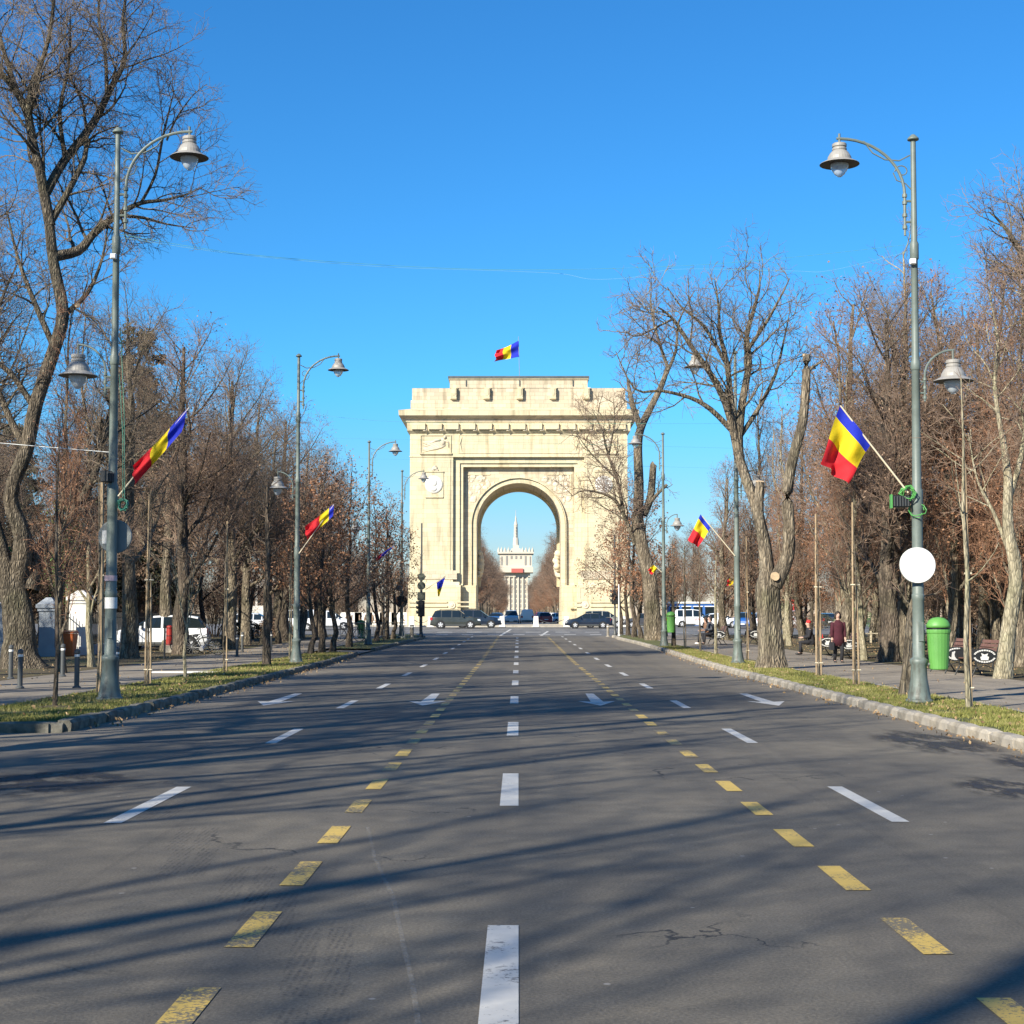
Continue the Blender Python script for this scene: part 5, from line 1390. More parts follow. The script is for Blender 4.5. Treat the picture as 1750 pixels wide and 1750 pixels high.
spots = []; tries = 0
while len(spots) < 84 and tries < 5000:
    tries += 1
    s = -1 if rr.random() < .5 else 1
    y = rr.uniform(62, 109); x = s*rr.uniform(19, 24 + 0.28*y)
    if s < 0 and x > -27 and y < 80: continue
    if s > 0 and x < 26 and y > 80 and rr.random() < .8: continue
    if free_spot(x, y, spots, 2.6): spots.append((x, y))
for x, y in spots: tree(rr.choice('ST'), x, y, UL, UG, rr.uniform(.8, 1.15))
for i in range(70):
    s = -1 if i % 2 else 1
    tree(rr.choice('ST'), s*rr.uniform(24, 86), rr.uniform(219, 240), 'tall brown shrub on the far side of the junction', 'tall shrubs beyond the junction', rr.uniform(.9, 1.4), dz=0.01)
for i in range(16):
    s = -1 if i % 2 else 1
    tree(rr.choice('ABCB'), s*rr.uniform(13, 24), rr.uniform(226, 262), RL, RG, rr.uniform(0.6, 0.8), dz=0.01)

# unseen trees on the left, shaped and placed for long shadows on the road
OUTG = 'unseen bare trees near the camera, added for their road shadows'
bpy.context.view_layer.update()
for x, y, rz_, s_ in ((-14.8, -16, 0.4, .85), (-15.0, 7.5, 2.2, .8), (-15.5, -29, 3.1, .85)):
    dup(H1, (x, y, .12), rz_, 'unseen huge old bare tree of the left row, added for its road shadow', OUTG, (s_, s_, s_))
for x, y, k_, s in ((-14.5, 21, 'W', 1.0), (-13.2, 33, 'A', .85), (-12.5, -31, 'A', 1), (-19, 14, 'C', 1), (-13.2, 1, 'W', 1.0), (-13.6, 13.5, 'W', .95), (-14, -7, 'W', 1.05), (-13.8, 27.5, 'W', .9), (-18.5, -2, 'W', 1.05), (-11.8, -19, 'W', 1.05), (-12.6, -12.5, 'W', 1.25), (-12.8, 5.2, 'W', 1.25), (-13.4, 10.5, 'W', 1.2), (-13.2, 17, 'W', 1.22), (-19, 7, 'W', 1.2), (-17.5, 24, 'W', 1.15), (-17, -24, 'W', 1.2), (-16, 38, 'W', 1.1), (-18.5, 49, 'W', 1.0)):
    tree(k_, x, y, 'unseen bare tree of the left row, added for its road shadow', OUTG, s)

# --- leaning light trunk on the right, broken stem beside the lamp, dark evergreen, ivy
B = gp(1716, 1159, 0.12)
hero(15, B, [([(1712, 1164, 0), (1716, 1130, 0), (1728, 1040, 0), (1736, 980, 0), (1722, 900, 0), (1722, 820, .2), (1712, 740, .3)], [0.26, 0.20, 0.17, 0.16, 0.13, 0.10, 0.07], False, 0, 0),
  ([(1712, 745, .3), (1700, 660, .4), (1705, 580, .5), (1690, 500, .5)], [0.07, 0.055, 0.04, 0.015], True, 1, 0.1),
  ([(1722, 860, .2), (1745, 780, .3), (1760, 680, .5), (1775, 580, .6), (1770, 470, .6)], [0.08, 0.07, 0.05, 0.03, 0.012], True, 1, 0.2),
  ([(1730, 960, 0), (1700, 880, .2), (1670, 820, .4), (1655, 740, .6)], [0.06, 0.05, 0.03, 0.012], True, 1, 0.3),
  ], 'leaning pale barked tree right of the two near benches', PH, bark=M_bark_p, twig=M_twig)
B = gp(1800, 1150, 0.12)
hero(16, B, [([(1800, 1155, 0), (1800, 1100, 0), (1806, 950, 0), (1812, 800, 0), (1808, 620, 0)], [0.5, 0.36, 0.3, 0.26, 0.2], False, 0, 0),
  ([(1808, 640, 0), (1790, 560, 0), (1760, 470, .2), (1738, 420, .3), (1710, 380, .3), (1690, 362, .3)], [0.16, 0.14, 0.11, 0.08, 0.04, 0.015], True, 1, 0.2),
  ([(1808, 640, 0), (1800, 540, 0), (1778, 450, .2), (1760, 390, .3), (1745, 345, .3)], [0.15, 0.13, 0.1, 0.06, 0.015], True, 1, 0.2),
  ([(1760, 470, .2), (1720, 455, .2), (1680, 440, .4)], [0.06, 0.04, 0.015], True, 1, 0.1),
  ([(1808, 640, 0), (1830, 520, .3), (1840, 430, .5), (1830, 350, .5)], [0.14, 0.12, 0.08, 0.02], True, 1, 0.3)],
  'large bare tree just beyond the right edge reaching in over the thicket', PH, twig=M_twig_g)
# broken stem by the lamp
B = gp(1547, 1190, 0.12)
T = Tree(3); pts, rr_ = spl([at(px, py, B.y)-B for px, py in ((1545, 1196), (1549, 1150), (1553, 1100), (1557, 1050), (1566, 1012))], [0.14, 0.095, 0.085, 0.075, 0.05]); k_ = T.limb(pts, rr_, 0)
T.spawn(k_, 0, [dict(num=4, len=lambda L, t: 0.5, ang=55, seg=4, k=0.2, up=0.1, rr=0.4, rmin=0.012, tap=0.3)] + PH[2:], 0.6)
finish(T, 'short leaning brown stem beside the foot of the nearest right lamp post', 'tree', B, M_bark, M_twig)

def evergreen(x, y, H, rad, seed, label, leaf=M_ever, n=2600, size=0.16, blunt=1.0):
    T = Tree(seed); r = T.r
    k = T.limb([(0, 0, -0.1), (0, 0, H*0.5), (0, 0, H)], [0.25, 0.15, 0.03], 0)
    P = [dict(num=70, len=lambda L, t: rad*(1.08-t)**0.6*blunt, ang=85, seg=5, k=0.08, up=-0.03, rr=0.3, rmin=0.02, tap=0.3),
         dict(num=lambda L: 6*L, len=lambda L, t: 0.45*L*(1.1-t)+0.2, ang=50, seg=3, k=0.1, up=-0.05, rr=0.4, rmin=0.008, tap=0.5)]
    T.spawn(k, 0, P, 0.12)
    P2 = []
    for pts, _, l in T.br:
        if l == 2: P2 += [pts[1], pts[2], pts[3]]
        elif l == 1: P2 += pts[2:]
    t = finish(T, label, 'tree', (x, y, g(y)+0.1), M_bark_d, M_twig, name='evergreen_tree')
    A_ = np.array([tuple(p) for p in P2]); A_ = np.repeat(A_, 9, 0) + np.random.default_rng(seed).normal(0, 0.13, (len(A_)*9, 3))
    o = place('needles', cards('needles', A_, size*0.7, leaf, False, seed), t); tag(o, kind='stuff')
    return t
p = gp(250, 1098, 0.12); evergreen(p.x-0.5, 84, 17.0, 3.2, 51, 'dark evergreen tree rising behind the nearest left lamp post')
evergreen(-24.5, 66, 9.0, 3.0, 52, 'dark green ivy covered tree behind the wall at the left', leaf=M_ivy)
evergreen(-31, 96, 13, 3.2, 53, 'dark evergreen deep in the left park')
# clipped round bushes on the right
def bush(px, py, r, label, m=M_leaf2, n=700, sz=0.9, leaf=0.07):
    p = gp(px, py, 0.12); rg = np.random.default_rng(int(px))
    u = rg.normal(0, 1, (n, 3)); u /= np.linalg.norm(u, axis=1)[:, None]; u *= (r*rg.uniform(0.75, 1.05, n)**0.5)[:, None]; u[:, 2] = np.abs(u[:, 2])*sz
    t = thing('bush', label, 'bush', p)
    b = MB()
    q = random.Random(int(px))
    for i in range(24):
        a = q.uniform(0, 6.28); e = q.uniform(0.3, 1.4)
        b.tube([(0, 0, 0), (r*.5*math.cos(a)*math.cos(e), r*.5*math.sin(a)*math.cos(e), r*.5*math.sin(e)), (r*.95*math.cos(a)*math.cos(e), r*.95*math.sin(a)*math.cos(e), r*.95*sz*math.sin(e))], [0.02, 0.012, 0.006], 4)
    b.build('stems', M_twig, t)
    o = place('leaves', cards('leaves', u, leaf, m, False, int(px)), t); tag(o, kind='stuff')
bush(1368, 1076, 1.9, 'round brown bush behind the silver van on the right', n=1600)
bush(1460, 1072, 2.1, 'green and brown bush right of the woman in the maroon coat', M_ivy, n=1500)
bush(1400, 1074, 1.5, 'low dark bush left of the woman in the maroon coat', M_ever, n=1100)
bush(470, 1088, 1.4, 'low dark bush left of the second left lamp post', M_leaf2, n=1200)
bush(420, 1092, 1.2, 'small dark bush among the left trees', M_ever, n=900)
# ivy on the trunk at left
rg = np.random.default_rng(8); p = gp(112, 1112, 0.12)
T = Tree(9); k_ = T.limb(spl([Vector((0,0,-.1)), Vector((0.1,0,2)), Vector((0,0,4.2)), Vector((.2,0,7))], [0.16,0.13,0.11,0.07])[0], spl([Vector((0,0,0)), Vector((0.1,0,2)), Vector((0,0,4.2)), Vector((.2,0,7))], [0.16,0.13,0.11,0.07])[1], 0)
T.spawn(k_, 0, PH, 0.4)
t = finish(T, 'small tree wrapped in bright green ivy left of the white gate pillar', 'tree', p, M_bark, M_twig, name='ivy_tree')
a = rg.uniform(0, 6.28, 2600); z_ = rg.uniform(2.0, 6.5, 2600); rad_ = 0.2 + rg.gamma(2, 0.16, 2600)
tag(place('ivy', cards('ivy', np.stack([rad_*np.cos(a), rad_*np.sin(a), z_], 1), 0.06, M_ivy, False, 8), t), kind='stuff')
tree_px('D', 156, 1140, 'slim pale bare tree left of the nearest left lamp post', s=0.85, rz=0.8, sx=0.7)
tree_px('E', 108, 1150, 'slim bare tree right of the huge old tree', s=0.85, rz=1.8, sx=0.6)

# --- saplings with their stakes
def sapling(px, py, label, h=4.0, stakes=1, seed=1, r=0.022, stake_h=None, barkm=M_bark, multi=False, lean=0.0, stake_r=0.023, tip=None):
    p = gp(px, py, 0.12); T = Tree(seed); q = T.r
    hh = h
    if multi:
        k = T.limb([(0, 0, -.05), (-0.04, 0, 0.6), (0.02, 0, 1.25)], [0.045, 0.04, 0.03], 0)
        for i in range(5):
            a = i*1.3; k = T.limb(*spl([Vector((0.02, 0, 1.2)), Vector((0.12*math.cos(a), 0.12*math.sin(a), 1.6)), Vector((0.3*math.cos(a), .3*math.sin(a), 2.3)), Vector((0.42*math.cos(a), .42*math.sin(a), 3.0))], [0.018, 0.013, 0.009, 0.006]), 1)
            T.spawn(k, 0, [dict(num=5, len=lambda L, t: 0.5, ang=30, seg=4, k=0.1, up=0.1, rr=0.5, rmin=0.006, tap=0.5), dict(num=3, len=lambda L, t: 0.25, ang=35, seg=3, k=0.1, up=0.1, rr=0.5, rmin=0.005, tap=0.5)], 0.2)
    else:
        pts = [(0, 0, -.05)] + [(lean*hh*t + q.gauss(0, 0.02), q.gauss(0, 0.02), hh*t) for t in (0.2, 0.4, 0.6, 0.8, 1)]
        k = T.limb(pts, [r*1.3, r, r*0.9, r*0.75, r*0.55, r*0.3], 0)
        T.spawn(k, 0, [dict(num=9, len=lambda L, t: 0.28*hh*(1.1-0.7*t), ang=46, seg=5, k=0.09, up=0.12, rr=0.45, rmin=0.006, tap=0.4), dict(num=5, len=lambda L, t: 0.35*L, ang=40, seg=3, k=0.1, up=0.08, rr=0.5, rmin=0.005, tap=0.5)], 0.38)
    t = finish(T, label, 'tree', p, barkm, M_twig, 'young trees tied to stakes on the verges', 'young_tree')
    sh = stake_h or hh*0.8
    for i in range(stakes):
        b = MB(); s = (-1, 1)[i] if stakes > 1 else 1
        hs_ = sh if i == 0 else sh*.58
        b.tube([(s*0.06, 0.03, -0.1), (s*0.05, 0.03, hs_*0.5), (s*0.03 + lean*hs_, 0.03, hs_)], [stake_r, stake_r, stake_r*0.75], 7)
        b.build('stake', M_wood, t)
    if stakes:
        b = MB(); z = min(1.3, sh*0.3)
        for z in (min(0.35, sh*0.1), sh*0.55): b.tube([(-0.1 if stakes > 1 else -0.02, 0.01, z), (0.1, 0.01, z)], 0.018, 5)
        b.build('tie', M_flagpole, t)
    b = MB(); b.lathe([(0.42, -0.03), (0.3, 0.02), (0.1, 0.045)], 9); b.build('soil_mound', M_park, t)
    return t
sapling(93, 1210, 'thin dark young tree nearest the camera on the left verge', 4.6, 0, 1, 0.032, barkm=M_bark_d)
sapling(165, 1186, 'pale wooden stake and thin stem just left of the nearest left lamp post', 4.3, 1, 2, 0.02, stake_h=4.2, stake_r=0.05)
sapling(252, 1172, 'young tree between two pale stakes right of the nearest left lamp post', 4.4, 2, 3, 0.02, stake_h=4.2, tip=1)
sapling(317, 1160, 'many stemmed young tree without stake in front of the white hatchback wheel', 3.2, 0, 4, multi=True, barkm=M_bark_p)
sapling(383, 1150, 'staked young tree with a tall thin pole right of the white hatchback', 4.0, 1, 5, 0.02, stake_h=4.1)
sapling(455, 1137, 'dark upright young tree left of the second left lamp post', 5.6, 0, 6, 0.11, barkm=M_bark_d)
sapling(495, 1128, 'pale thin young tree touching the second left lamp post', 4.3, 1, 7, 0.03, barkm=M_bark_p, stake_h=3.5)
sapling(570, 1115, 'thin young tree on the left verge between second and third lamp', 3.3, 0, 8, 0.03)
sapling(655, 1096, 'pale staked young tree just right of the third left lamp post', 3.6, 1, 9, 0.02, stake_h=3)
sapling(718, 1088, 'thin young tree in front of the left pylon of the arch', 5.0, 0, 10, 0.035)
sapling(1655, 1213, 'pale knobbly young tree nearest the camera on the right verge', 5.4, 1, 11, 0.036, barkm=M_bark_p, stake_h=4.0, lean=0.0)
sapling(1464, 1173, 'young tree tied between stakes midway along the right verge, right of the walking woman', 4.1, 2, 12, 0.018, stake_h=4.0)
sapling(1400, 1157, 'staked young tree on the right verge, left of the walking woman', 4.3, 2, 13, 0.018, stake_h=4.1, stake_r=0.028)
sapling(1276, 1129, 'staked young tree just right of the second right lamp post', 4.5, 1, 14, 0.02, stake_h=4.3)
sapling(1223, 1119, 'pale staked young tree in front of the seated pair on the right', 3.9, 1, 15, 0.05, barkm=M_bark_p, stake_h=2.5)
sapling(1197, 1114, 'thin brownish young tree before the seated person in brown', 4.4, 0, 16, 0.035)
sapling(1170, 1109, 'pale staked young tree left of the seated pair on the right', 4.5, 1, 17, 0.022, barkm=M_bark_p, stake_h=3.6)
sapling(1151, 1105, 'dark young tree right behind the third right lamp post', 3.9, 0, 18, 0.09, barkm=M_bark_d)
print('tree tris', TRI_COUNT[0])

# ------------------------------------------------------------------ cars
def paintmat(name, col, rough=0.28):
    m, k = newmat(name, rough); k.p.inputs['Base Color'].default_value = (*col, 1)
    k.p.inputs['Coat Weight'].default_value = 0.6; k.p.inputs['Coat Roughness'].default_value = 0.08
    k.link(k.ramp(k.noise(k.mapping(), 1.5, 6), [(0.3, (0.26,)*3), (0.7, (0.42,)*3)]), k.p.inputs['Roughness'])
    return m
CP = dict(white=paintmat('car_white', (0.72, 0.73, 0.73)), black=paintmat('car_black', (0.008, 0.010, 0.018)), navy=paintmat('car_navy', (0.008, 0.015, 0.03)),
          grey=paintmat('car_grey_green', (0.032, 0.038, 0.033)), gold=paintmat('car_grey_gold', (0.27, 0.27, 0.23)), silver=paintmat('car_silver', (0.50, 0.51, 0.52)),
          red=paintmat('car_red', (0.45, 0.02, 0.02)), blue=paintmat('car_blue', (0.02, 0.10, 0.35)), dark=paintmat('car_dark', (0.05, 0.05, 0.055)))
SHAPES = {
 # top outline (x, z), half width, belt height, pillars
 'estate': dict(top=[(-2.40,.55),(-2.38,.95),(-2.28,1.10),(-1.98,1.66),(-1.75,1.74),(-.6,1.77),(.35,1.73),(1.15,1.16),(1.25,1.13),(2.15,1.02),(2.36,.85),(2.42,.55)], w=.94, belt=1.08, gl=(-2.25,1.18), pil=[-1.35,-.35,.55], wh=1.42, r=.37, L=(-2.42,2.44)),
 'saloon': dict(top=[(-2.25,.5),(-2.22,.92),(-2.1,1.04),(-1.65,1.08),(-.95,1.40),(-.2,1.45),(.4,1.41),(1.2,1.0),(1.3,.98),(2.0,.84),(2.22,.66),(2.28,.45)], w=.88, belt=.95, gl=(-1.62,1.2), pil=[-1.0,-.15,.62], wh=1.33, r=.32, L=(-2.25,2.3)),
 'hatch': dict(top=[(-2.02,.5),(-2.0,.95),(-1.93,1.02),(-1.60,1.44),(-1.3,1.50),(-.3,1.53),(.3,1.49),(1.18,1.02),(1.28,1.0),(1.85,.86),(2.02,.7),(2.06,.45)], w=.86, belt=.97, gl=(-1.95,1.2), pil=[-1.05,-.10,.62], wh=1.25, r=.31, L=(-2.03,2.08)),
 'mpv': dict(top=[(-2.15,.5),(-2.13,1.0),(-2.05,1.1),(-1.80,1.64),(-1.5,1.70),(-.3,1.72),(.35,1.66),(1.25,1.08),(1.45,1.02),(2.0,.88),(2.15,.7),(2.2,.45)], w=.9, belt=1.03, gl=(-2.08,1.3), pil=[-1.2,-.2,.6], wh=1.35, r=.33, L=(-2.15,2.2)),
 'van': dict(top=[(-2.1,.5),(-2.1,1.1),(-2.06,1.3),(-2.0,1.76),(-1.8,1.82),(-.3,1.84),(.4,1.76),(1.1,1.12),(1.3,1.06),(1.9,.92),(2.08,.75),(2.12,.45)], w=.9, belt=1.08, gl=(-1.9,1.15), pil=[-1.2,-.25,.5], wh=1.35, r=.32, L=(-2.1,2.12)),
}
def car(name, label, loc, heading, paint, shape, cat='car', roofbox=False):
    sh = SHAPES[shape]; t = thing(name, label, cat, loc, heading)
    top = lambda x: interp(x, sh['top'])
    xs = sorted(set([x for x, _ in sh['top']] + [p+d for p in sh['pil'] for d in (-.045, .045)] + [-1.7, -.7, .1, .8, 1.7]))
    w = sh['w']; belt = sh['belt']
    pan = {'body': MB(), 'side_window': [], 'windscreen': MB(), 'rear_window': MB()}
    def sec(x):
        zt = top(x); e = max(0, abs(x)-1.5)/0.9; hw = w*(1-0.13*min(1, e)**2); zb = min(belt, zt-.01)
        gh = zt - zb
        tw = hw - 0.30*min(1, gh/.5)*0.8 if gh > .06 else hw*.96
        lo = 0.22 if abs(x) < 2.0 else 0.30
        return [(x, 0, lo), (x, hw*.9, lo), (x, hw*.99, lo+.16), (x, hw, (lo+zb)/2), (x, hw*.97, zb-.06), (x, hw*.94, zb), (x, tw, max(zb+.003, zt-.07*min(1, gh/.3))), (x, tw*.86, zt), (x, 0, zt+.02)]
    S_ = [sec(x) for x in xs]
    sides = {}
    for i in range(len(xs)-1):
        xm = (xs[i]+xs[i+1])/2; a, c = S_[i], S_[i+1]
        for s in (-1, 1):
            f = lambda p: (p[0], p[1]*s, p[2])
            for j in range(8):
                q = [f(a[j]), f(c[j]), f(c[j+1]), f(a[j+1])]
                if s > 0: q = q[::-1]
                gh = (top(xs[i])+top(xs[i+1]))/2 - belt
                steep = abs(top(xs[i+1])-top(xs[i]))/(xs[i+1]-xs[i]) > .38
                pil = any(abs(xm-p) < .05 for p in sh['pil'])
                tgt = pan['body']
                if j == 5 and gh > .10 and sh['gl'][0] < xm < sh['gl'][1]-.05 and not pil and not (xm < sh['gl'][0]+.12):
                    z_ = sum(1 for p in sh['pil'] if p < xm); sides.setdefault((s, z_), MB()); tgt = sides[(s, z_)]
                if j in (6, 7) and steep and gh > .05 and sh['gl'][0]-.05 < xm < sh['gl'][1]+.05:
                    tgt = pan['windscreen'] if xm > 0 else pan['rear_window']
                tgt.quad(*q)
    for e, s_ in ((S_[0], -1), (S_[-1], 1)):
        pts = [p for p in e] + [(p[0], -p[1], p[2]) for p in reversed(e[1:-1])]
        pan['body'].poly(pts if s_ > 0 else pts[::-1])
    pan['body'].build('body', paint, t)
    for k_ in ('windscreen', 'rear_window'):
        if pan[k_].f: pan[k_].build(k_, M_carglass, t)
    for mb in sides.values(): mb.build('side_window', M_carglass, t)
    for x in (-sh['wh'], sh['wh']):
        for s in (-1, 1):
            r = sh['r']; y = s*(w-.10)
            b = MB(); b.tube([(x, s*(w-.02), r), (x, s*(w+.004), r)], [r*1.17, r*1.15], 22); b.build('wheel_arch', M_black, t)
            wl = bpy.data.objects.new('wheel', None); C.objects.link(wl); wl.parent = t; wl.location = (x, y, r)
            b = MB(); b.tube([(0, 0, 0), (0, s*.10, 0), (0, s*.13, 0), (0, s*.13, 0)], [r, r, r*.93, r*.7], 22); b.build('tyre', M_rubber, wl)
            b = MB(); b.tube([(0, s*.131, 0), (0, s*.136, 0)], [r*.68, r*.66], 18)
            b.build('rim', M_dgrey, wl)
            b = MB()
            for q in range(5):
                a = 2*PI*q/5+.3; ca, sa = math.cos(a), math.sin(a); hw = r*.13; R0 = r*.64
                b.wedge([(-sa*-hw, s*.137, ca*-hw), (-sa*hw, s*.137, ca*hw), (-sa*hw, s*.15, ca*hw), (-sa*-hw, s*.15, ca*-hw)], [(ca*R0+sa*hw*1.3, s*.137, sa*R0-ca*hw*1.3), (ca*R0-sa*hw*1.3, s*.137, sa*R0+ca*hw*1.3), (ca*R0-sa*hw*1.3, s*.146, sa*R0+ca*hw*1.3), (ca*R0+sa*hw*1.3, s*.146, sa*R0-ca*hw*1.3)])
            b.tube([(0, s*.13, 0), (0, s*.155, 0)], r*.18, 8); b.build('spokes', M_rim, wl)
    x0, x1_ = sh['L']
    for s in (-1, 1):
        hz = top(x1_-.22)-.12
        b = MB(); b.wedge([(x1_-.32, s*(w*.86), hz-.1), (x1_-.03, s*(w*.6), hz-.1), (x1_-.03, s*(w*.86), hz-.1), (x1_-.3, s*(w*.93), hz-.1)], [(x1_-.36, s*(w*.86), hz+.07), (x1_-.1, s*(w*.6), hz+.05), (x1_-.12, s*(w*.85), hz+.06), (x1_-.35, s*(w*.93), hz+.07)]); b.build('headlight', M_headl, t)
        b = MB(); zt = belt-.05; b.wedge([(x0+.18, s*w*.93, zt-.22), (x0-.012, s*w*.62, zt-.22), (x0-.012, s*w*.84, zt-.22), (x0+.2, s*w*.945, zt-.22)], [(x0+.18, s*w*.93, zt+.04), (x0-.01, s*w*.62, zt+.02), (x0-.01, s*w*.84, zt+.03), (x0+.22, s*w*.945, zt+.04)]); b.build('taillight', M_tail, t)
        b = MB(); b.cbox(sh['gl'][1]-.42, s*(w+.07), belt+.04, .1, .17, .12); b.build('wing_mirror', paint, t, bevel=.02)
        for p in sh['pil'][1:]: b = MB(); b.cbox(p-.18, s*(w+.004), belt-.15, .16, .02, .03); b.build('door_handle', M_dgrey, t)
        b = MB(); b.box(-sh['wh']+sh['r']*1.2, sh['wh']-sh['r']*1.2, s*w-.012 if s > 0 else s*w-.006, s*w+.006 if s > 0 else s*w+.012, .28, .38); b.build('sill_trim', M_dgrey, t)
    b = MB(); b.cbox(x1_-.005, 0, .40, .05, w*1.5, .16); b.build('front_bumper', M_dgrey, t, bevel=.02)
    b = MB(); b.cbox(x0+.005, 0, .42, .06, w*1.55, .18); b.build('rear_bumper', M_dgrey if shape in ('estate', 'van') else paint, t, bevel=.02)
    b = MB(); b.cbox(x1_+.025, 0, .42, .012, .5, .11); b.build('number_plate', M_plate, t)
    b = MB(); b.cbox(x0-.03, 0, .62 if shape == 'van' else .60, .012, .5, .11); b.build('number_plate', M_plate, t)
    if roofbox:
        for s in (-1, 1):
            b = MB(); b.tube([(-1.6, s*.55, 1.77), (-1.4, s*.56, 1.83), (.1, s*.56, 1.83), (.3, s*.55, 1.77)], .02, 6); b.build('roof_rail', M_dgrey, t)
    return t
def car_px(name, label, px, py, heading, paint, shape, dz=0.0, **kw):
    p = gp(px, py, dz); return car(name, label, p, heading, CP[paint], shape, **kw)
def car_at(name, label, px, Y, heading, paint, shape, dz=0.0, **kw):
    p = at(px, 1056, Y); return car(name, label, (p.x, Y, g(Y)+dz), heading, CP[paint], shape, **kw)
car_at('estate_car', 'grey green estate car crossing in front of the left pylon of the arch', 779, 152, 0, 'grey', 'estate', roofbox=True)
car_at('parked_car', 'dark estate car half hidden behind the grey green estate car', 815, 157.5, 0, 'navy', 'estate')
car_at('saloon_car', 'black saloon car crossing in front of the right pylon of the arch', 1006, 153, PI, 'navy', 'saloon')
car_at('family_car', 'grey people carrier half hidden behind the black saloon', 1032, 158, 0, 'gold', 'mpv')
car_at('oncoming_car', 'silver car facing the camera left of centre under the arch', 874, 196, -PI/2, 'silver', 'mpv')
car_at('white_van', 'white van seen from behind under the middle of the arch', 901, 197, PI/2, 'white', 'van', cat='van')
car_at('red_car', 'red car seen from behind under the arch', 925, 200, PI/2+.3, 'red', 'hatch')
car_at('white_car', 'white and dark car at the right inside the opening of the arch', 948, 203, PI/2+.7, 'white', 'saloon')
car_at('dark_car', 'dark blue car at the left inside the opening of the arch', 848, 206, -PI/2-.2, 'blue', 'saloon')
# left: hatchback by the tree, cars beyond
p = gp(283, 1113, 0.12); car('white_hatchback', 'white hatchback parked behind the red cylinder post on the left', (p.x-0.55, p.y+1.6, p.z), PI+0.12, CP['white'], 'hatch')
car_px('parked_car', 'white car parked across the junction at the left, behind the trees', 562, 1076, 0.1, 'white', 'mpv')
car_px('parked_car', 'silver car parked across the junction farthest left', 437, 1079, 0.0, 'silver', 'hatch')
car_px('parked_car', 'white van parked across the junction between two left tree trunks', 500, 1078, PI, 'white', 'van', cat='van')
# right: cars in the open beyond the park
car_px('white_van', 'white van with side windows parked across the junction on the right', 1187, 1072, 0, 'white', 'van', cat='van')
car_px('blue_car', 'small blue car seen from the front behind the right trees', 1274, 1074, -PI/2-.3, 'blue', 'hatch')
car_px('silver_van', 'silver van seen from behind, right of the red kiosk', 1361, 1072, PI/2, 'silver', 'mpv', cat='van')
car_px('parked_car', 'dark car parked left of the white van on the right', 1102, 1073, PI, 'dark', 'saloon')
car_px('parked_car', 'white car glimpsed behind the thick park tree on the right', 1228, 1073, 0, 'white', 'saloon')
car_px('parked_car', 'white car right of the small blue car behind the right trees', 1302, 1074, PI/2, 'white', 'hatch')
car_px('parked_car', 'dark teal car glimpsed left of the walking woman', 1412, 1073, PI/2, 'dark', 'saloon')

# kiosks, a pale building, white panels on the far side of the junction
def kiosk(px, Y, w, d, h, m, label, roofm=M_white_wall, name='kiosk', over=.15):
    c = at(px, 1056, Y); t = thing(name, label, 'kiosk', (c.x, Y, g(Y)))
    b = MB(); b.box(-w/2, w/2, 0, d, 0, h); b.build('wall', m, t)
    b = MB(); b.box(-w/2-over, w/2+over, -over, d+over, h, h+.22); b.build('roof', roofm, t, bevel=.04)
    n = max(2, int(w/1.3))
    for i in range(n):
        x = -w/2 + w*(i+.5)/n; b = MB(); b.box(x-w/n*.38, x+w/n*.38, -.03, -.002, h*.42, h*.86); b.build('window', M_carglass, t)
        b = MB(); b.box(x-w/n*.43, x+w/n*.43, -.02, -.001, h*.86, h*.90); b.build('window_frame', M_white_wall, t)
    return t
M_kblue = mat('kiosk_blue', (0.03, 0.12, 0.36), 0.5, var=.1)
kiosk(1183, 178, 5.2, 2.4, 2.45, M_kblue, 'blue kiosk with a white roof behind the white van on the right')
kiosk(1336, 165, 2.6, 2.4, 2.6, M_red, 'red kiosk on the far side of the junction, left of the silver van', roofm=M_red)
kiosk(455, 232, 9.0, 6, 6.2, M_white_wall, 'low white building with a flat roof beyond the left trees', name='low_building', over=.3)
M_mural = mat('white_panel_with_brown_figures', (0.80, 0.76, 0.68), 0.9, col2=(0.78, 0.75, 0.68), scale=1)
rs = random.Random(12)
for i, (px, w) in enumerate(((600, 1.9), (621, 1.6), (643, 1.5), (663, 1.5), (683, 1.5))):
    c = at(px, 1066, 172); t = thing('mural_wall', ['leftmost', 'second from the left', 'middle', 'second from the right', 'rightmost'][i] + ' of the low white panels with brown figures left of the arch', 'panel', (c.x, 172, g(172)), group='low white panels left of the arch')
    b = MB(); b.box(-w*.62, w*.62, 0, .35, 0, 1.5); b.build('slab', M_medal, t, bevel=.03)
    for q in range(3):
        x = rs.uniform(-w*.35, w*.35); b = MB()
        b.tube([(x, -.01, .35), (x+rs.uniform(-.15, .15), -.02, .8), (x+rs.uniform(-.1, .25), -.02, 1.25)], [.05, .10, .04], 6); b.tube([(x, -.015, .8), (x+.3, -.015, .6)], .035, 5); b.build('figure', M_leaf2, t)
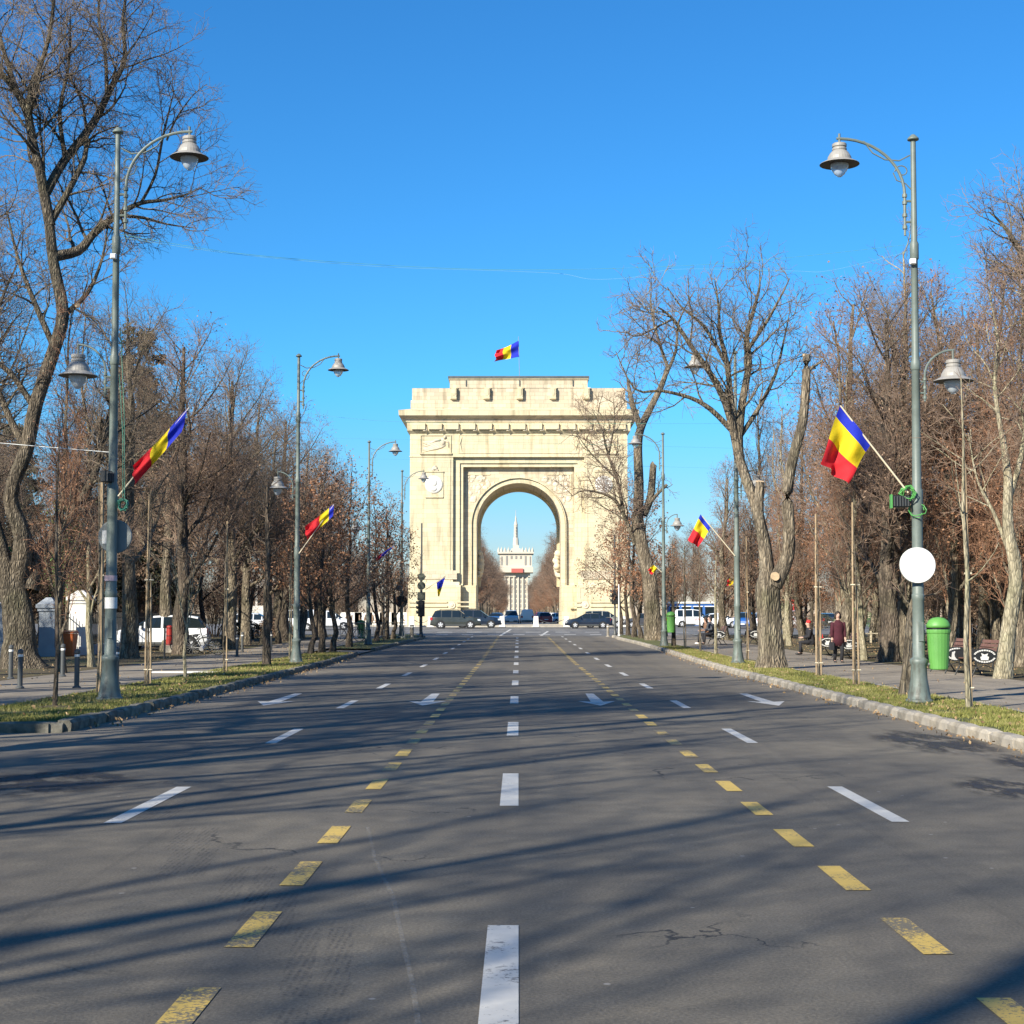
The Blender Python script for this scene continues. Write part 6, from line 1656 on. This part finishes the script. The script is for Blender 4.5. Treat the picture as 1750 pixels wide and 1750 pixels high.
# benches with round emblem ends
def bench(x, y, label, rz=-PI/2, L=1.45):
    t = thing('park_bench', label, 'bench', (x, y, g(y)+.12), rz, group='brown slatted park benches')
    for i in range(4):
        b = MB(); b.box(-L/2, L/2, -.24+.115*i, -.15+.115*i, .43, .46); b.build('seat_slat', M_bench_wood, t)
    for i in range(4):
        z = .54+.10*i; yb = .24+.045*i
        b = MB(); b.wedge([(-L/2, yb, z), (L/2, yb, z), (L/2, yb+.03, z), (-L/2, yb+.03, z)], [(-L/2, yb+.03, z+.08), (L/2, yb+.03, z+.08), (L/2, yb+.06, z+.08), (-L/2, yb+.06, z+.08)]); b.build('back_slat', M_bench_wood, t)
    for s in (-1, 1):
        x_ = s*(L/2+.03)
        f = bpy.data.objects.new('end_frame', None); C.objects.link(f); f.parent = t
        b = MB(); b.tube([(x_, -.33, 0), (x_, -.2, .25), (x_, -.24, .44)], .022, 6); b.build('leg', M_iron, f)
        b = MB(); b.tube([(x_, .36, 0), (x_, .2, .25), (x_, .24, .46)], .022, 6); b.build('leg', M_iron, f)
        b = MB(); b.tube([(x_, -.26, .41), (x_, .25, .41), (x_, .42, .95)], .022, 6); b.tube([(x_, -.26, .2), (x_, 0, .3), (x_, .25, .2)], .014, 6)
        b.tube([(x_, -.28, .44), (x_, -.30, .64), (x_, .0, .68), (x_, .3, .62)], .02, 6); b.build('arm_rest', M_iron, f)
        # oval plate with a pale ring and emblem
        b = MB(); n = 26
        b.poly([(x_+s*.02, .33*math.cos(2*PI*i/n)*s, .52+.20*math.sin(2*PI*i/n)) for i in range(n)])
        b.poly([(x_-s*.005, .33*math.cos(-2*PI*i/n)*s, .52+.20*math.sin(-2*PI*i/n)) for i in range(n)])
        for i in range(n):
            a0, a1 = 2*PI*i/n, 2*PI*(i+1)/n
            b.quad((x_-s*.005, .33*math.cos(a0), .52+.2*math.sin(a0)), (x_-s*.005, .33*math.cos(a1), .52+.2*math.sin(a1)), (x_+s*.02, .33*math.cos(a1), .52+.2*math.sin(a1)), (x_+s*.02, .33*math.cos(a0), .52+.2*math.sin(a0)))
        b.build('end_plate', M_black, f)
        b = MB(); X = x_+s*.024
        for i in range(n):
            if i % 13 in (12, 0): continue
            a0, a1 = 2*PI*i/n, 2*PI*(i+.8)/n
            b.quad((X, .285*math.cos(a0), .52+.165*math.sin(a0)), (X, .285*math.cos(a1), .52+.165*math.sin(a1)), (X, .24*math.cos(a1), .52+.13*math.sin(a1)), (X, .24*math.cos(a0), .52+.13*math.sin(a0)))
        b.poly([(X, -.09, .42), (X, .09, .42), (X, .11, .5), (X, .06, .52), (X, .09, .59), (X, 0, .56), (X, -.09, .6), (X, -.06, .52), (X, -.11, .5)])
        b.build('emblem', M_bench_white, f)
    return t
bench(11.72, 40.7, 'park bench nearest the camera on the right, left of the leaning pale tree')
bench(11.72, 43.2, 'park bench just behind the nearest one, in front of the stout pale tree')
bench(11.8, 57.4, 'park bench right behind the walking woman')
bench(11.8, 61.3, 'park bench on which the person with the red hat sits')
bench(11.9, 80.3, 'park bench between the second right lamp post and the pollarded tree')
bench(9.95, 79.6, 'park bench under the seated pair', L=1.9)
# paper notices on the bench seats
for x, y, lb in ((11.95, 41.95, 'white paper sheet propped between the two near benches'),):
    b = MB(); b.wedge([(-.02, -.28, .0), (.02, -.28, .0), (.02, .28, .0), (-.02, .28, .0)], [(-.01, -.22, .2), (.03, -.22, .2), (.03, .22, .2), (-.01, .22, .2)]); o = b.build('sheet', M_bench_white, None, loc=(x-.42, y, g(y)+.5)); tag(o, lb, 'sheet')

# litter bins
def litter_bin(p, label, m, s=1.0, rz=0.0, post=False, cap=True):
    t = thing('litter_bin', label, 'litter bin', p, rz)
    b = MB(); b.lathe([(.19, 0), (.205, .02), (.235, .40), (.255, .80), (.262, .82)], 20, sy=.85); b.build('body', m, t, smooth=False)
    b = MB(); b.lathe([(.27, .82), (.275, .86), (.275, .90)], 20, sy=.85); b.build('rim', m, t)
    b = MB(); b.lathe([(.272, .94), (.268, 1.0), (.22, 1.10), (.13, 1.16), (.01, 1.18)], 20, sy=.85); b.build('lid', m, t, smooth=True)
    b = MB(); b.lathe([(.235, .90), (.235, .94)], 16, sy=.85); b.build('opening', M_black, t)
    b = MB(); b.tube([(-.30, 0, .86), (-.15, 0, .86)], .03, 6); b.tube([(-.30, 0, .12), (-.15, 0, .12)], .03, 6); b.build('bracket', M_signback, t)
    t.scale = (s, s, s); return t
q = LP['R1']; pz = at(1590, 1144, q.y).z; litter_bin(Vector((q.x+.34, q.y-.05, pz)), 'large light green litter bin fixed to the nearest right lamp post', M_litter_green, .77)
q = LP['R3']; pz = at(1140, 1081, q.y).z; litter_bin(Vector((q.x+.33, q.y, pz)), 'green litter bin fixed to the third right lamp post', M_litter_green, .84)
p = gp(617, 1091, .12); litter_bin(Vector((p.x, p.y, p.z)), 'dark green wheeled bin left of the third left lamp post', M_litter_green2, .95)
# orange bin behind the left fence, red cylinder post
p = gp(117, 1121, .12); t = thing('orange_bin', 'orange rubbish container by the white gate pillar on the left', 'bin', p)
b = MB(); b.wedge([(-.2, -.25, 0), (.2, -.25, 0), (.2, .25, 0), (-.2, .25, 0)], [(-.27, -.33, .85), (.27, -.33, .85), (.27, .33, .85), (-.27, .33, .85)]); b.build('body', M_bin_orange, t, bevel=.02)
b = MB(); b.wedge([(-.3, -.36, .86), (.3, -.36, .86), (.3, .36, .86), (-.3, .36, .86)], [(-.26, -.3, .93), (.26, -.3, .93), (.26, .3, .98), (-.26, .3, .98)]); b.build('lid', M_bin_orange, t, bevel=.02)
p = gp(289, 1116, .12); t = thing('red_post', 'stout red cylinder standing on a pale block before the white hatchback', 'post', p)
b = MB(); b.tube([(0, 0, .32), (0, 0, 1.05)], .13, 14); b.lathe([(.13, 1.05), (.11, 1.1), (.03, 1.13)], 14); b.build('cylinder', M_red, t)
b = MB(); b.cbox(0, 0, .16, .34, .34, .32); b.build('block', M_kerb, t, bevel=.02)
b = MB()
for z in (.36, .7, 1.02): b.lathe([(.133, z-.015), (.137, z), (.133, z+.015)], 14)
b.build('hoop', M_black, t)
p = gp(281, 1127, .12); o = MB(); o.tube([(0, 0, 0), (0, 0, 1.15)], .035, 8); o.lathe([(.05, 1.15), (.05, 1.2), (.01, 1.22)], 8); tag(o.build('black_post', M_black, None, loc=p), 'thin black post just left of the red cylinder', 'post')

# bollards on the left
def bollard(px, py, label, h=.82, r=.055, m=M_dgrey, grp='dark bollards along the left footpath'):
    p = gp(px, py, .12); t = thing('bollard', label, 'bollard', p, group=grp)
    b = MB(); b.lathe([(r*1.7, 0), (r*1.7, .02), (r, .05), (r, h-.12), (r*.9, h-.11)], 12); b.build('post', m, t)
    b = MB(); b.lathe([(r*1.02, h-.16), (r*1.04, h-.15), (r*1.04, h-.12), (r*1.02, h-.11)], 12); b.build('band', M_signwhite, t)
    b = MB(); b.lathe([(r*.95, h-.10), (r*1.15, h-.08), (r*1.1, h-.03), (r*.6, h), (.005, h+.01)], 12); b.build('cap', m, t)
for px, py, lb in ((18, 1160, 'bollard at the foot of the huge old tree'), (34, 1176, 'pale banded bollard nearest the left picture edge'), (107, 1156, 'dark bollard in shade before the slim tree beside the huge old tree'), (131, 1176, 'bollard midway between the huge old tree and the nearest left lamp post'), (199, 1168, 'bollard half hidden right behind the nearest left lamp post'),
                   (405, 1122, 'slim white topped bollard right of the staked tree by the hatchback'), (414, 1114, 'slim white topped bollard farthest back among the pair near the path'), (463, 1113, 'slim white topped bollard beside the dark upright young tree')):
    bollard(px, py, lb)
bollard(704, 1090, 'short pale post beside the left traffic light', .8, .12, M_kerb, None)
bollard(1039, 1088, 'short pale post at the end of the right kerb', .8, .08, M_kerb, None)
# fallen bicycles and scooter near the hatchback
def bicycle(px, py, label, rz, m, tilt=0):
    p = gp(px, py, .12); t = thing('bicycle', label, 'bicycle', p, rz); t.rotation_euler = (tilt, 0, rz)
    for x in (-.52, .52):
        b = MB(); b.tube([(x+.33*math.cos(a), 0, .34+.33*math.sin(a)) for a in [2*PI*i/20 for i in range(21)]], .02, 6); w_ = b.build('wheel', M_rubber, t)
        b = MB()
        for i in range(7): a = PI*i/7; b.tube([(x+.32*math.cos(a), 0, .34+.32*math.sin(a)), (x-.32*math.cos(a), 0, .34-.32*math.sin(a))], .004, 3)
        b.build('spokes', M_rim, w_)
    b = MB()
    for q in (((-.52, 0, .34), (-.1, 0, .30)), ((-.1, 0, .3), (-.22, 0, .82)), ((-.2, 0, .72), (.33, 0, .78)), ((-.1, 0, .3), (.33, 0, .72)), ((.33, 0, .88), (.52, 0, .34)), ((-.52, 0, .34), (-.2, 0, .72))): b.tube(q, .018, 6)
    b.build('frame', m, t)
    b = MB(); b.tube([(.2, -.26, .98), (.33, -.2, 1.0), (.33, 0, .96), (.33, .2, 1.0), (.2, .26, .98)], .014, 6); b.tube([(.33, 0, .96), (.33, 0, .86)], .016, 6); b.build('handlebar', M_dgrey, t)
    b = MB(); b.sphere((-.24, 0, .86), .13, 8, sx=1, sy=.6, sz=.4); b.build('saddle', M_black, t)
    b = MB(); b.tube([(-.1, -.08, .3), (-.1, .08, .3)], .09, 12); b.build('crank', M_rim, t)
bicycle(328, 1117, 'dark bicycle parked against the rear wheel of the white hatchback', .2, M_iron)
bicycle(352, 1119, 'second bicycle leaning over behind the many stemmed young tree', -.3, M_dgrey, .5)
bicycle(598, 1096, 'bicycle parked left of the dark green wheeled bin', .1, M_dgrey)

# boundary wall with pillars and railings behind the left park
p = gp(140, 1118, .12)
def pillar(x, y, w, h, m, label):
    t = thing('gate_pillar', label, 'pillar', (x, y, g(y)+.1))
    b = MB(); b.box(-w/2, w/2, -w/2, w/2, 0, h); b.build('shaft', m, t, bevel=.01)
    b = MB(); b.box(-w/2-.1, w/2+.1, -w/2-.1, w/2+.1, h, h+.14); b.box(-w/2-.05, w/2+.05, -w/2-.05, w/2+.05, h-.12, h-.002)
    b.wedge([(-w/2-.07, -w/2-.07, h+.142), (w/2+.07, -w/2-.07, h+.142), (w/2+.07, w/2+.07, h+.142), (-w/2-.07, w/2+.07, h+.142)], [(-.1, -.1, h+.4), (.1, -.1, h+.4), (.1, .1, h+.4), (-.1, .1, h+.4)]); b.build('capital', m, t)
    b = MB(); b.box(-w/2-.06, w/2+.06, -w/2-.06, w/2+.06, 0, .35); b.build('base', m, t)
pw = at(138, 1056, 62); pillar(pw.x, 62, .72, 2.15, M_white_wall, 'white gate pillar at the left behind the slim pale tree')
pillar(at(84, 1056, 60).x, 60, .6, 1.85, M_grey_wall, 'shaded blue grey pillar left of the slim bare tree')
def railing(x0, y0, x1_, y1, label):
    t = thing('iron_fence', label, 'fence', (x0, y0, g(y0)+.1)); d = Vector((x1_-x0, y1-y0, 0)); n = int(d.length/.14)
    b = MB(); b.tube([(0, 0, 1.5), d+Vector((0, 0, 1.5))], .02, 4); b.tube([(0, 0, .5), d+Vector((0, 0, .5))], .02, 4); b.build('rail', M_black, t)
    bar = MB(); bar.tube([(0, 0, .4), (0, 0, 1.7)], .011, 4); bm_ = bar.mesh('bar', M_black)
    for i in range(n): place('bar', bm_, t, tuple(d*(i/n)))
    b = MB(); u = d.normalized(); nrm = Vector((-u.y, u.x, 0))*.12
    b.wedge([tuple(-nrm), tuple(d-nrm), tuple(d+nrm), tuple(nrm)], [tuple(-nrm+Vector((0,0,.42))), tuple(d-nrm+Vector((0,0,.42))), tuple(d+nrm+Vector((0,0,.42))), tuple(nrm+Vector((0,0,.42)))]); b.build('base_wall', M_grey_wall, t)
railing(at(86, 1056, 60).x+.35, 60, at(134, 1056, 62).x-.3, 62, 'black iron railing between the grey pillar and the white gate pillar')
railing(pw.x+.4, 62.2, at(345, 1056, 96).x, 96, 'black iron railing running back from the white gate pillar')
t = thing('garden_wall', 'grey plastered wall at the left edge behind the huge old tree', 'wall', (at(-60, 1056, 58).x, 58, .1))
L_ = at(14, 1056, 58).x - at(-60, 1056, 58).x
b = MB(); b.box(0, L_, 0, .3, 0, 2.0); b.build('wall', M_grey_wall, t); b = MB(); b.box(-.05, L_+.05, -.06, .36, 2.0, 2.1); b.build('coping', M_white_wall, t)

# traffic lights and signs at the far corners
def signal(px, py, label, H, parts_):
    p = gp(px, py, .12); t = thing('traffic_light', label, 'traffic light', p)
    b = MB(); b.tube([(0, 0, 0), (0, 0, H)], [.075, .05], 10); b.lathe([(.14, 0), (.14, .1), (.09, .35)], 12); b.build('pole', M_dgrey, t)
    for kind, zpx, sx in parts_:
        z = at(px, zpx, p.y).z - p.z
        b = MB()
        if kind == 'disc': b.tube([(0, -.08, z), (0, -.10, z)], sx, 20); b.build('sign_disc', M_sgback, t)
        elif kind == 'square': b.cbox(0, -.1, z, sx*2, .03, sx*2.1); b.build('sign_board', M_sgback, t)
        else:
            b.cbox(0, -.05, z, .42, .28, 1.0); b.build('signal_housing', M_black, t, bevel=.03)
            for q in (-.3, 0, .3):
                b = MB(); b.tube([(-.22, -.05, z+q+.08), (-.32, -.05, z+q+.06)], [.1, .11], 8); b.build('visor', M_dgrey, t)
M_sgback = mat('sign_back_dull', (0.10, 0.11, 0.085), .6, var=.1)
signal(720, 1089, 'left traffic light on a tall thin pole with two round sign backs', 7.2, (('disc', 986, .24), ('disc', 1001, .26), ('square', 1019, .25), ('light', 1040, 0)))
signal(1051, 1086, 'traffic light pole with black box at the right end of the arch', 6.8, (('square', 1020, .25), ('light', 1013, 0)) if False else (('light', 1020, 0),))
p = gp(1058, 1087, .12); b = MB(); b.tube([(0, 0, 0), (0, 0, 3.4)], .045, 8); b.lathe([(.09, 0), (.09, .05), (.05, .1)], 10); tag(b.build('white_pole', M_signwhite, None, loc=p), 'thin white pole just right of the right traffic light', 'pole')
# pedestrian guard rail at the left corner
p = gp(700, 1092, .12); t = thing('guard_rail', 'low grey guard rail at the left corner of the junction', 'railing', (p.x, p.y, p.z))
b = MB(); b.tube([(-4.2, .6, .02), (-4.2, .6, .95), (-.3, .2, .95), (-.3, .2, .02)], .03, 6); b.tube([(-4.2, .6, .15), (-.3, .2, .15)], .02, 5); b.build('frame', M_signback, t)
b = MB(); b.tube([(0, 0, .15), (0, 0, .95)], .012, 4); me_ = b.mesh('bar', M_signback)
for i in range(24): place('bar', me_, t, (-4.05+3.6*i/23, .585-.37*i/23, 0))

# rail fence and flower bed edge in the right park
t = thing('low_fence', 'low wooden rail fence round the sunlit bed beyond the right park', 'fence', (17, 84, g(84)+.1))
for i in range(7):
    b = MB(); b.cbox(i*1.7, i*.2, .3, .09, .09, .7); b.build('post', M_flagpole, t)
b = MB(); b.tube([(0, 0, .5), (10.2, 1.2, .5)], .035, 6); b.build('rail', M_flagpole, t)
# pool of light on the left footpath, put in as a pale flat sheet
b = MB(); b.box(0, 1.9, 0, .5, 0, .03); p = gp(256, 1150, .12); tag(b.build('light_patch', M_white_wall, None, loc=p), 'pool of light laid as a pale sheet on the left footpath behind the staked young tree', 'slab')

# ------------------------------------------------------------------ people
M_skin = mat('skin', (0.50, 0.32, 0.24), .6)
M_hair = mat('dark_hair', (0.03, 0.02, 0.015), .7)
def body_mesh(t, J, name='body'):
    """J: joint name -> (position, radius); one continuous skinned figure"""
    order = list(J.keys()); idx = {k: i for i, k in enumerate(order)}
    E = [('pelvis','waist'),('waist','chest'),('chest','neck'),('neck','head0'),('head0','head1')]
    for s in 'LR':
        E += [('chest','sh'+s),('sh'+s,'el'+s),('el'+s,'wr'+s),('wr'+s,'pa'+s),('pelvis','hi'+s),('hi'+s,'kn'+s),('kn'+s,'an'+s),('an'+s,'to'+s)]
        for f in range(5): E += [('pa'+s if f < 4 else 'wr'+s, 'f%d%s' % (f, s)), ('f%d%s' % (f, s), 'g%d%s' % (f, s))]
    me = bpy.data.meshes.new(name); me.from_pydata([tuple(J[k][0]) for k in order], [(idx[a], idx[b_]) for a, b_ in E], [])
    me.materials.append(M_skin); me.update()
    o = bpy.data.objects.new(name, me); C.objects.link(o); o.parent = t
    md = o.modifiers.new('skin', 'SKIN'); md.use_smooth_shade = True
    for i, k in enumerate(order):
        sv = me.skin_vertices[0].data[i]; r = J[k][1]; sv.radius = (r, r*(.8 if k in ('waist', 'chest', 'pelvis') else 1)); sv.use_root = (k == 'pelvis')
    sb = o.modifiers.new('sub', 'SUBSURF'); sb.levels = 1; sb.render_levels = 1
    return o
def person(label, loc, rz, pose, coat, trousers, coat_len=.45, hair=True, hat=None, bag=None, scale=1.0, shoes=M_black):
    V = Vector; t = thing('person', label, 'person', loc, rz); t.scale = (scale,)*3
    sit = pose == 'sit'
    hz = .50 if sit else .88; lean = .10 if sit else 0.0
    J = {}
    J['pelvis'] = (V((0, 0, hz)), .13); J['waist'] = (V((0, -lean*.3, hz+.18)), .115); J['chest'] = (V((0, -lean, hz+.42)), .125)
    J['neck'] = (V((0, -lean*1.2, hz+.58)), .05); J['head0'] = (V((0, -lean*1.3-.01, hz+.66)), .075); J['head1'] = (V((0, -lean*1.3, hz+.76)), .085)
    for s, sg in (('L', 1), ('R', -1)):
        sh = V((sg*.17, -lean, hz+.50)); J['sh'+s] = (sh, .055)
        if sit: el = sh+V((sg*.05, -.06, -.27)); wr = el+V((-sg*.07, -.22, -.03))
        else: el = sh+V((sg*.06, .03*sg, -.29)); wr = el+V((sg*.0, -.07-.04*sg, -.24))
        J['el'+s] = (el, .042); J['wr'+s] = (wr, .028)
        d = (wr-el).normalized(); pa = wr+d*.07; J['pa'+s] = (pa, .032)
        for f in range(5):
            sp_ = V(((f-1.5)*.018*sg, 0, 0)) if not sit else V(((f-1.5)*.018, 0, 0))
            if f < 4:
                a = pa+sp_+d*.045; J['f%d%s' % (f, s)] = (a, .010); J['g%d%s' % (f, s)] = (a+d*(.03-.006*abs(f-1.5))+V((0, -.008, -.01)), .008)
            else:
                a = wr+V((-sg*.035, -.01, 0))+d*.04; J['f%d%s' % (f, s)] = (a, .011); J['g%d%s' % (f, s)] = (a+d*.03, .009)
        if sit: hi = V((sg*.09, -.02, hz)); kn = hi+V((sg*.03, -.44, .0)); an = kn+V((0, .02-.05*sg, -.40)); to = an+V((0, -.16, -.05))
        else: hi = V((sg*.09, 0, hz-.04)); kn = hi+V((sg*.01, -.06-.07*sg, -.40)); an = kn+V((0, .10-.02*sg, -.38)); to = an+V((0, -.16, -.04))
        J['hi'+s] = (hi, .085); J['kn'+s] = (kn, .055); J['an'+s] = (an, .038); J['to'+s] = (to, .03)
    body_mesh(t, J)
    P = lambda k: J[k][0]
    # coat
    b = MB()
    def ringloft(rows, n=14):
        base = len(b.v)
        for c, rx, ry in rows:
            for j in range(n): a = 2*PI*j/n; b.v.append((c.x+rx*math.cos(a), c.y+ry*math.sin(a), c.z))
        for i in range(len(rows)-1):
            for j in range(n): j2 = (j+1) % n; b.f.append((base+i*n+j, base+i*n+j2, base+(i+1)*n+j2, base+(i+1)*n+j)); b.m.append(0)
        b.f.append(tuple(base+j for j in reversed(range(n)))); b.m.append(0); b.f.append(tuple(base+(len(rows)-1)*n+j for j in range(n))); b.m.append(0)
    rows = []
    if not sit: rows += [(V((0, 0, hz-coat_len+.12)), .235, .18), (V((0, 0, hz)), .205, .16)]
    else: rows += [(V((0, -.02, hz-.10)), .20, .17), (V((0, -.02, hz+.02)), .20, .17)]
    rows += [(P('waist'), .175, .135), (P('chest')+V((0, 0, -.05)), .205, .145), (P('chest')+V((0, 0, .07)), .20, .13), (P('neck')+V((0, 0, -.035)), .10, .09), (P('neck')+V((0, 0, .01)), .07, .07)]
    ringloft(rows)
    for s in 'LR': b.tube([P('sh'+s)+V((0, 0, .0)), (P('sh'+s)+P('el'+s))/2, P('el'+s), (P('el'+s)+P('wr'+s))/2, P('wr'+s)-(P('wr'+s)-P('el'+s))*.08], [.085, .075, .065, .058, .052], 10)
    b.build('coat', coat, t, smooth=True)
    b = MB()
    for s in 'LR':
        b.tube([P('hi'+s)+V((0, 0, .02)), (P('hi'+s)+P('kn'+s))/2, P('kn'+s), (P('kn'+s)+P('an'+s))/2, P('an'+s)], [.11, .09, .072, .06, .055], 10)
    b.build('trousers', trousers, t, smooth=True)
    for s in 'LR':
        b = MB(); a = P('an'+s); b.sphere(((a.x, a.y-.08, a.z-.045)), .06, 10, sx=.8, sy=2.1, sz=.75); b.build('shoe', shoes, t, smooth=True)
    h = P('head1'); hd = h + V((0, 0, -.01))
    b = MB(); b.sphere((hd.x, hd.y-.01, hd.z-.01), .098, 14, sx=.82, sy=.98, sz=1.18); hh = b.build('head', M_skin, t, smooth=True)
    b = MB(); b.sphere((hd.x, hd.y-.108, hd.z-.015), .016, 6, sy=1.3, sz=1.6); b.build('nose', M_skin, hh, smooth=True)
    for sg in (-1, 1):
        b = MB(); b.sphere((hd.x+sg*.03, hd.y-.092, hd.z+.012), .011, 6); b.build('eye', M_black, hh)
        b = MB(); b.sphere((hd.x+sg*.082, hd.y, hd.z-.01), .02, 6, sx=.5, sz=1.4); b.build('ear', M_skin, hh)
    b = MB(); b.sphere((hd.x, hd.y-.094, hd.z-.055), .016, 6, sx=1.4, sy=.5, sz=.5); b.build('mouth', mat('lips', (.4, .15, .13), .6), hh)
    if hat:
        b = MB(); b.lathe([(.098, 0), (.10, .03), (.085, .09), (.04, .125), (.005, .13)], 14, (hd.x, hd.y+.01, hd.z+.02)); b.build('knitted_hat', hat, t, smooth=True)
    if hair:
        b = MB(); b.sphere((hd.x, hd.y+.022, hd.z+.022), .112, 14, sx=.93, sz=1.15); b.tube([(hd.x-.085, hd.y-.01, hd.z+.05), (hd.x-.098, hd.y+.02, hd.z-.06), (hd.x-.08, hd.y+.03, hd.z-.13)], [.03, .035, .02], 6); b.tube([(hd.x+.085, hd.y-.01, hd.z+.05), (hd.x+.098, hd.y+.02, hd.z-.06), (hd.x+.08, hd.y+.03, hd.z-.13)], [.03, .035, .02], 6); b.sphere((hd.x, hd.y+.05, hd.z-.06), .075, 10, sx=1.0, sz=1.2); b.build('hair', M_hair, t, smooth=True)
    if bag:
        b = MB(); q = P('paR'); b.cbox(q.x-.02, q.y, q.z-.22, .12, .28, .26); b.tube([(q.x, q.y-.09, q.z-.1), (q.x, q.y, q.z+.02), (q.x, q.y+.09, q.z-.1)], .01, 5); b.build('handbag', bag, t, bevel=.03)
    return t
M_maroon = mat('maroon_wool', (.055, .008, .016), .9, var=.2, scale=8, bump=.3); M_dk = mat('dark_cloth', (.018, .018, .022), .9, var=.2); M_jeans = mat('dark_denim', (.02, .03, .06), .9, var=.2)
M_brownc = mat('brown_cloth', (.17, .09, .05), .9, var=.2); M_greyc = mat('grey_cloth', (.06, .065, .075), .9, var=.2); M_beige = mat('beige_cloth', (.45, .38, .28), .9, var=.1); M_redc = mat('red_cloth', (.5, .03, .03), .9, var=.1)
p = gp(1433, 1132, .12); person('woman in a long maroon coat walking towards the camera on the right path', p, .05, 'walk', M_maroon, M_dk, .42, bag=M_dk, scale=.96)
person('seated person with red hat and dark clothes left of the walking woman', (11.45, 61.9, g(62)+.12), -PI/2, 'sit', M_dk, M_dk, hat=M_redc, hair=False, scale=.98)
b = MB(); b.cbox(0, 0, .12, .28, .2, .24); b.tube([(0, -.06, .24), (0, 0, .36), (0, .06, .24)], .012, 5); tag(b.build('red_bag', M_redc, None, loc=(11.72, 61.15, g(61)+.12+.46), bevel=.03), 'red bag on the bench beside the seated person with red hat', 'bag')
person('seated person in brown coat and white shoes beside the path on the right', (9.6, 80.2, g(80)+.12), -PI/2-.1, 'sit', M_brownc, M_dk, shoes=M_signwhite, scale=1.0)
person('seated person in grey jacket with head bowed, right of the one in brown', (9.68, 79.1, g(79)+.12), -PI/2+.35, 'sit', M_greyc, M_dk, scale=1.05)
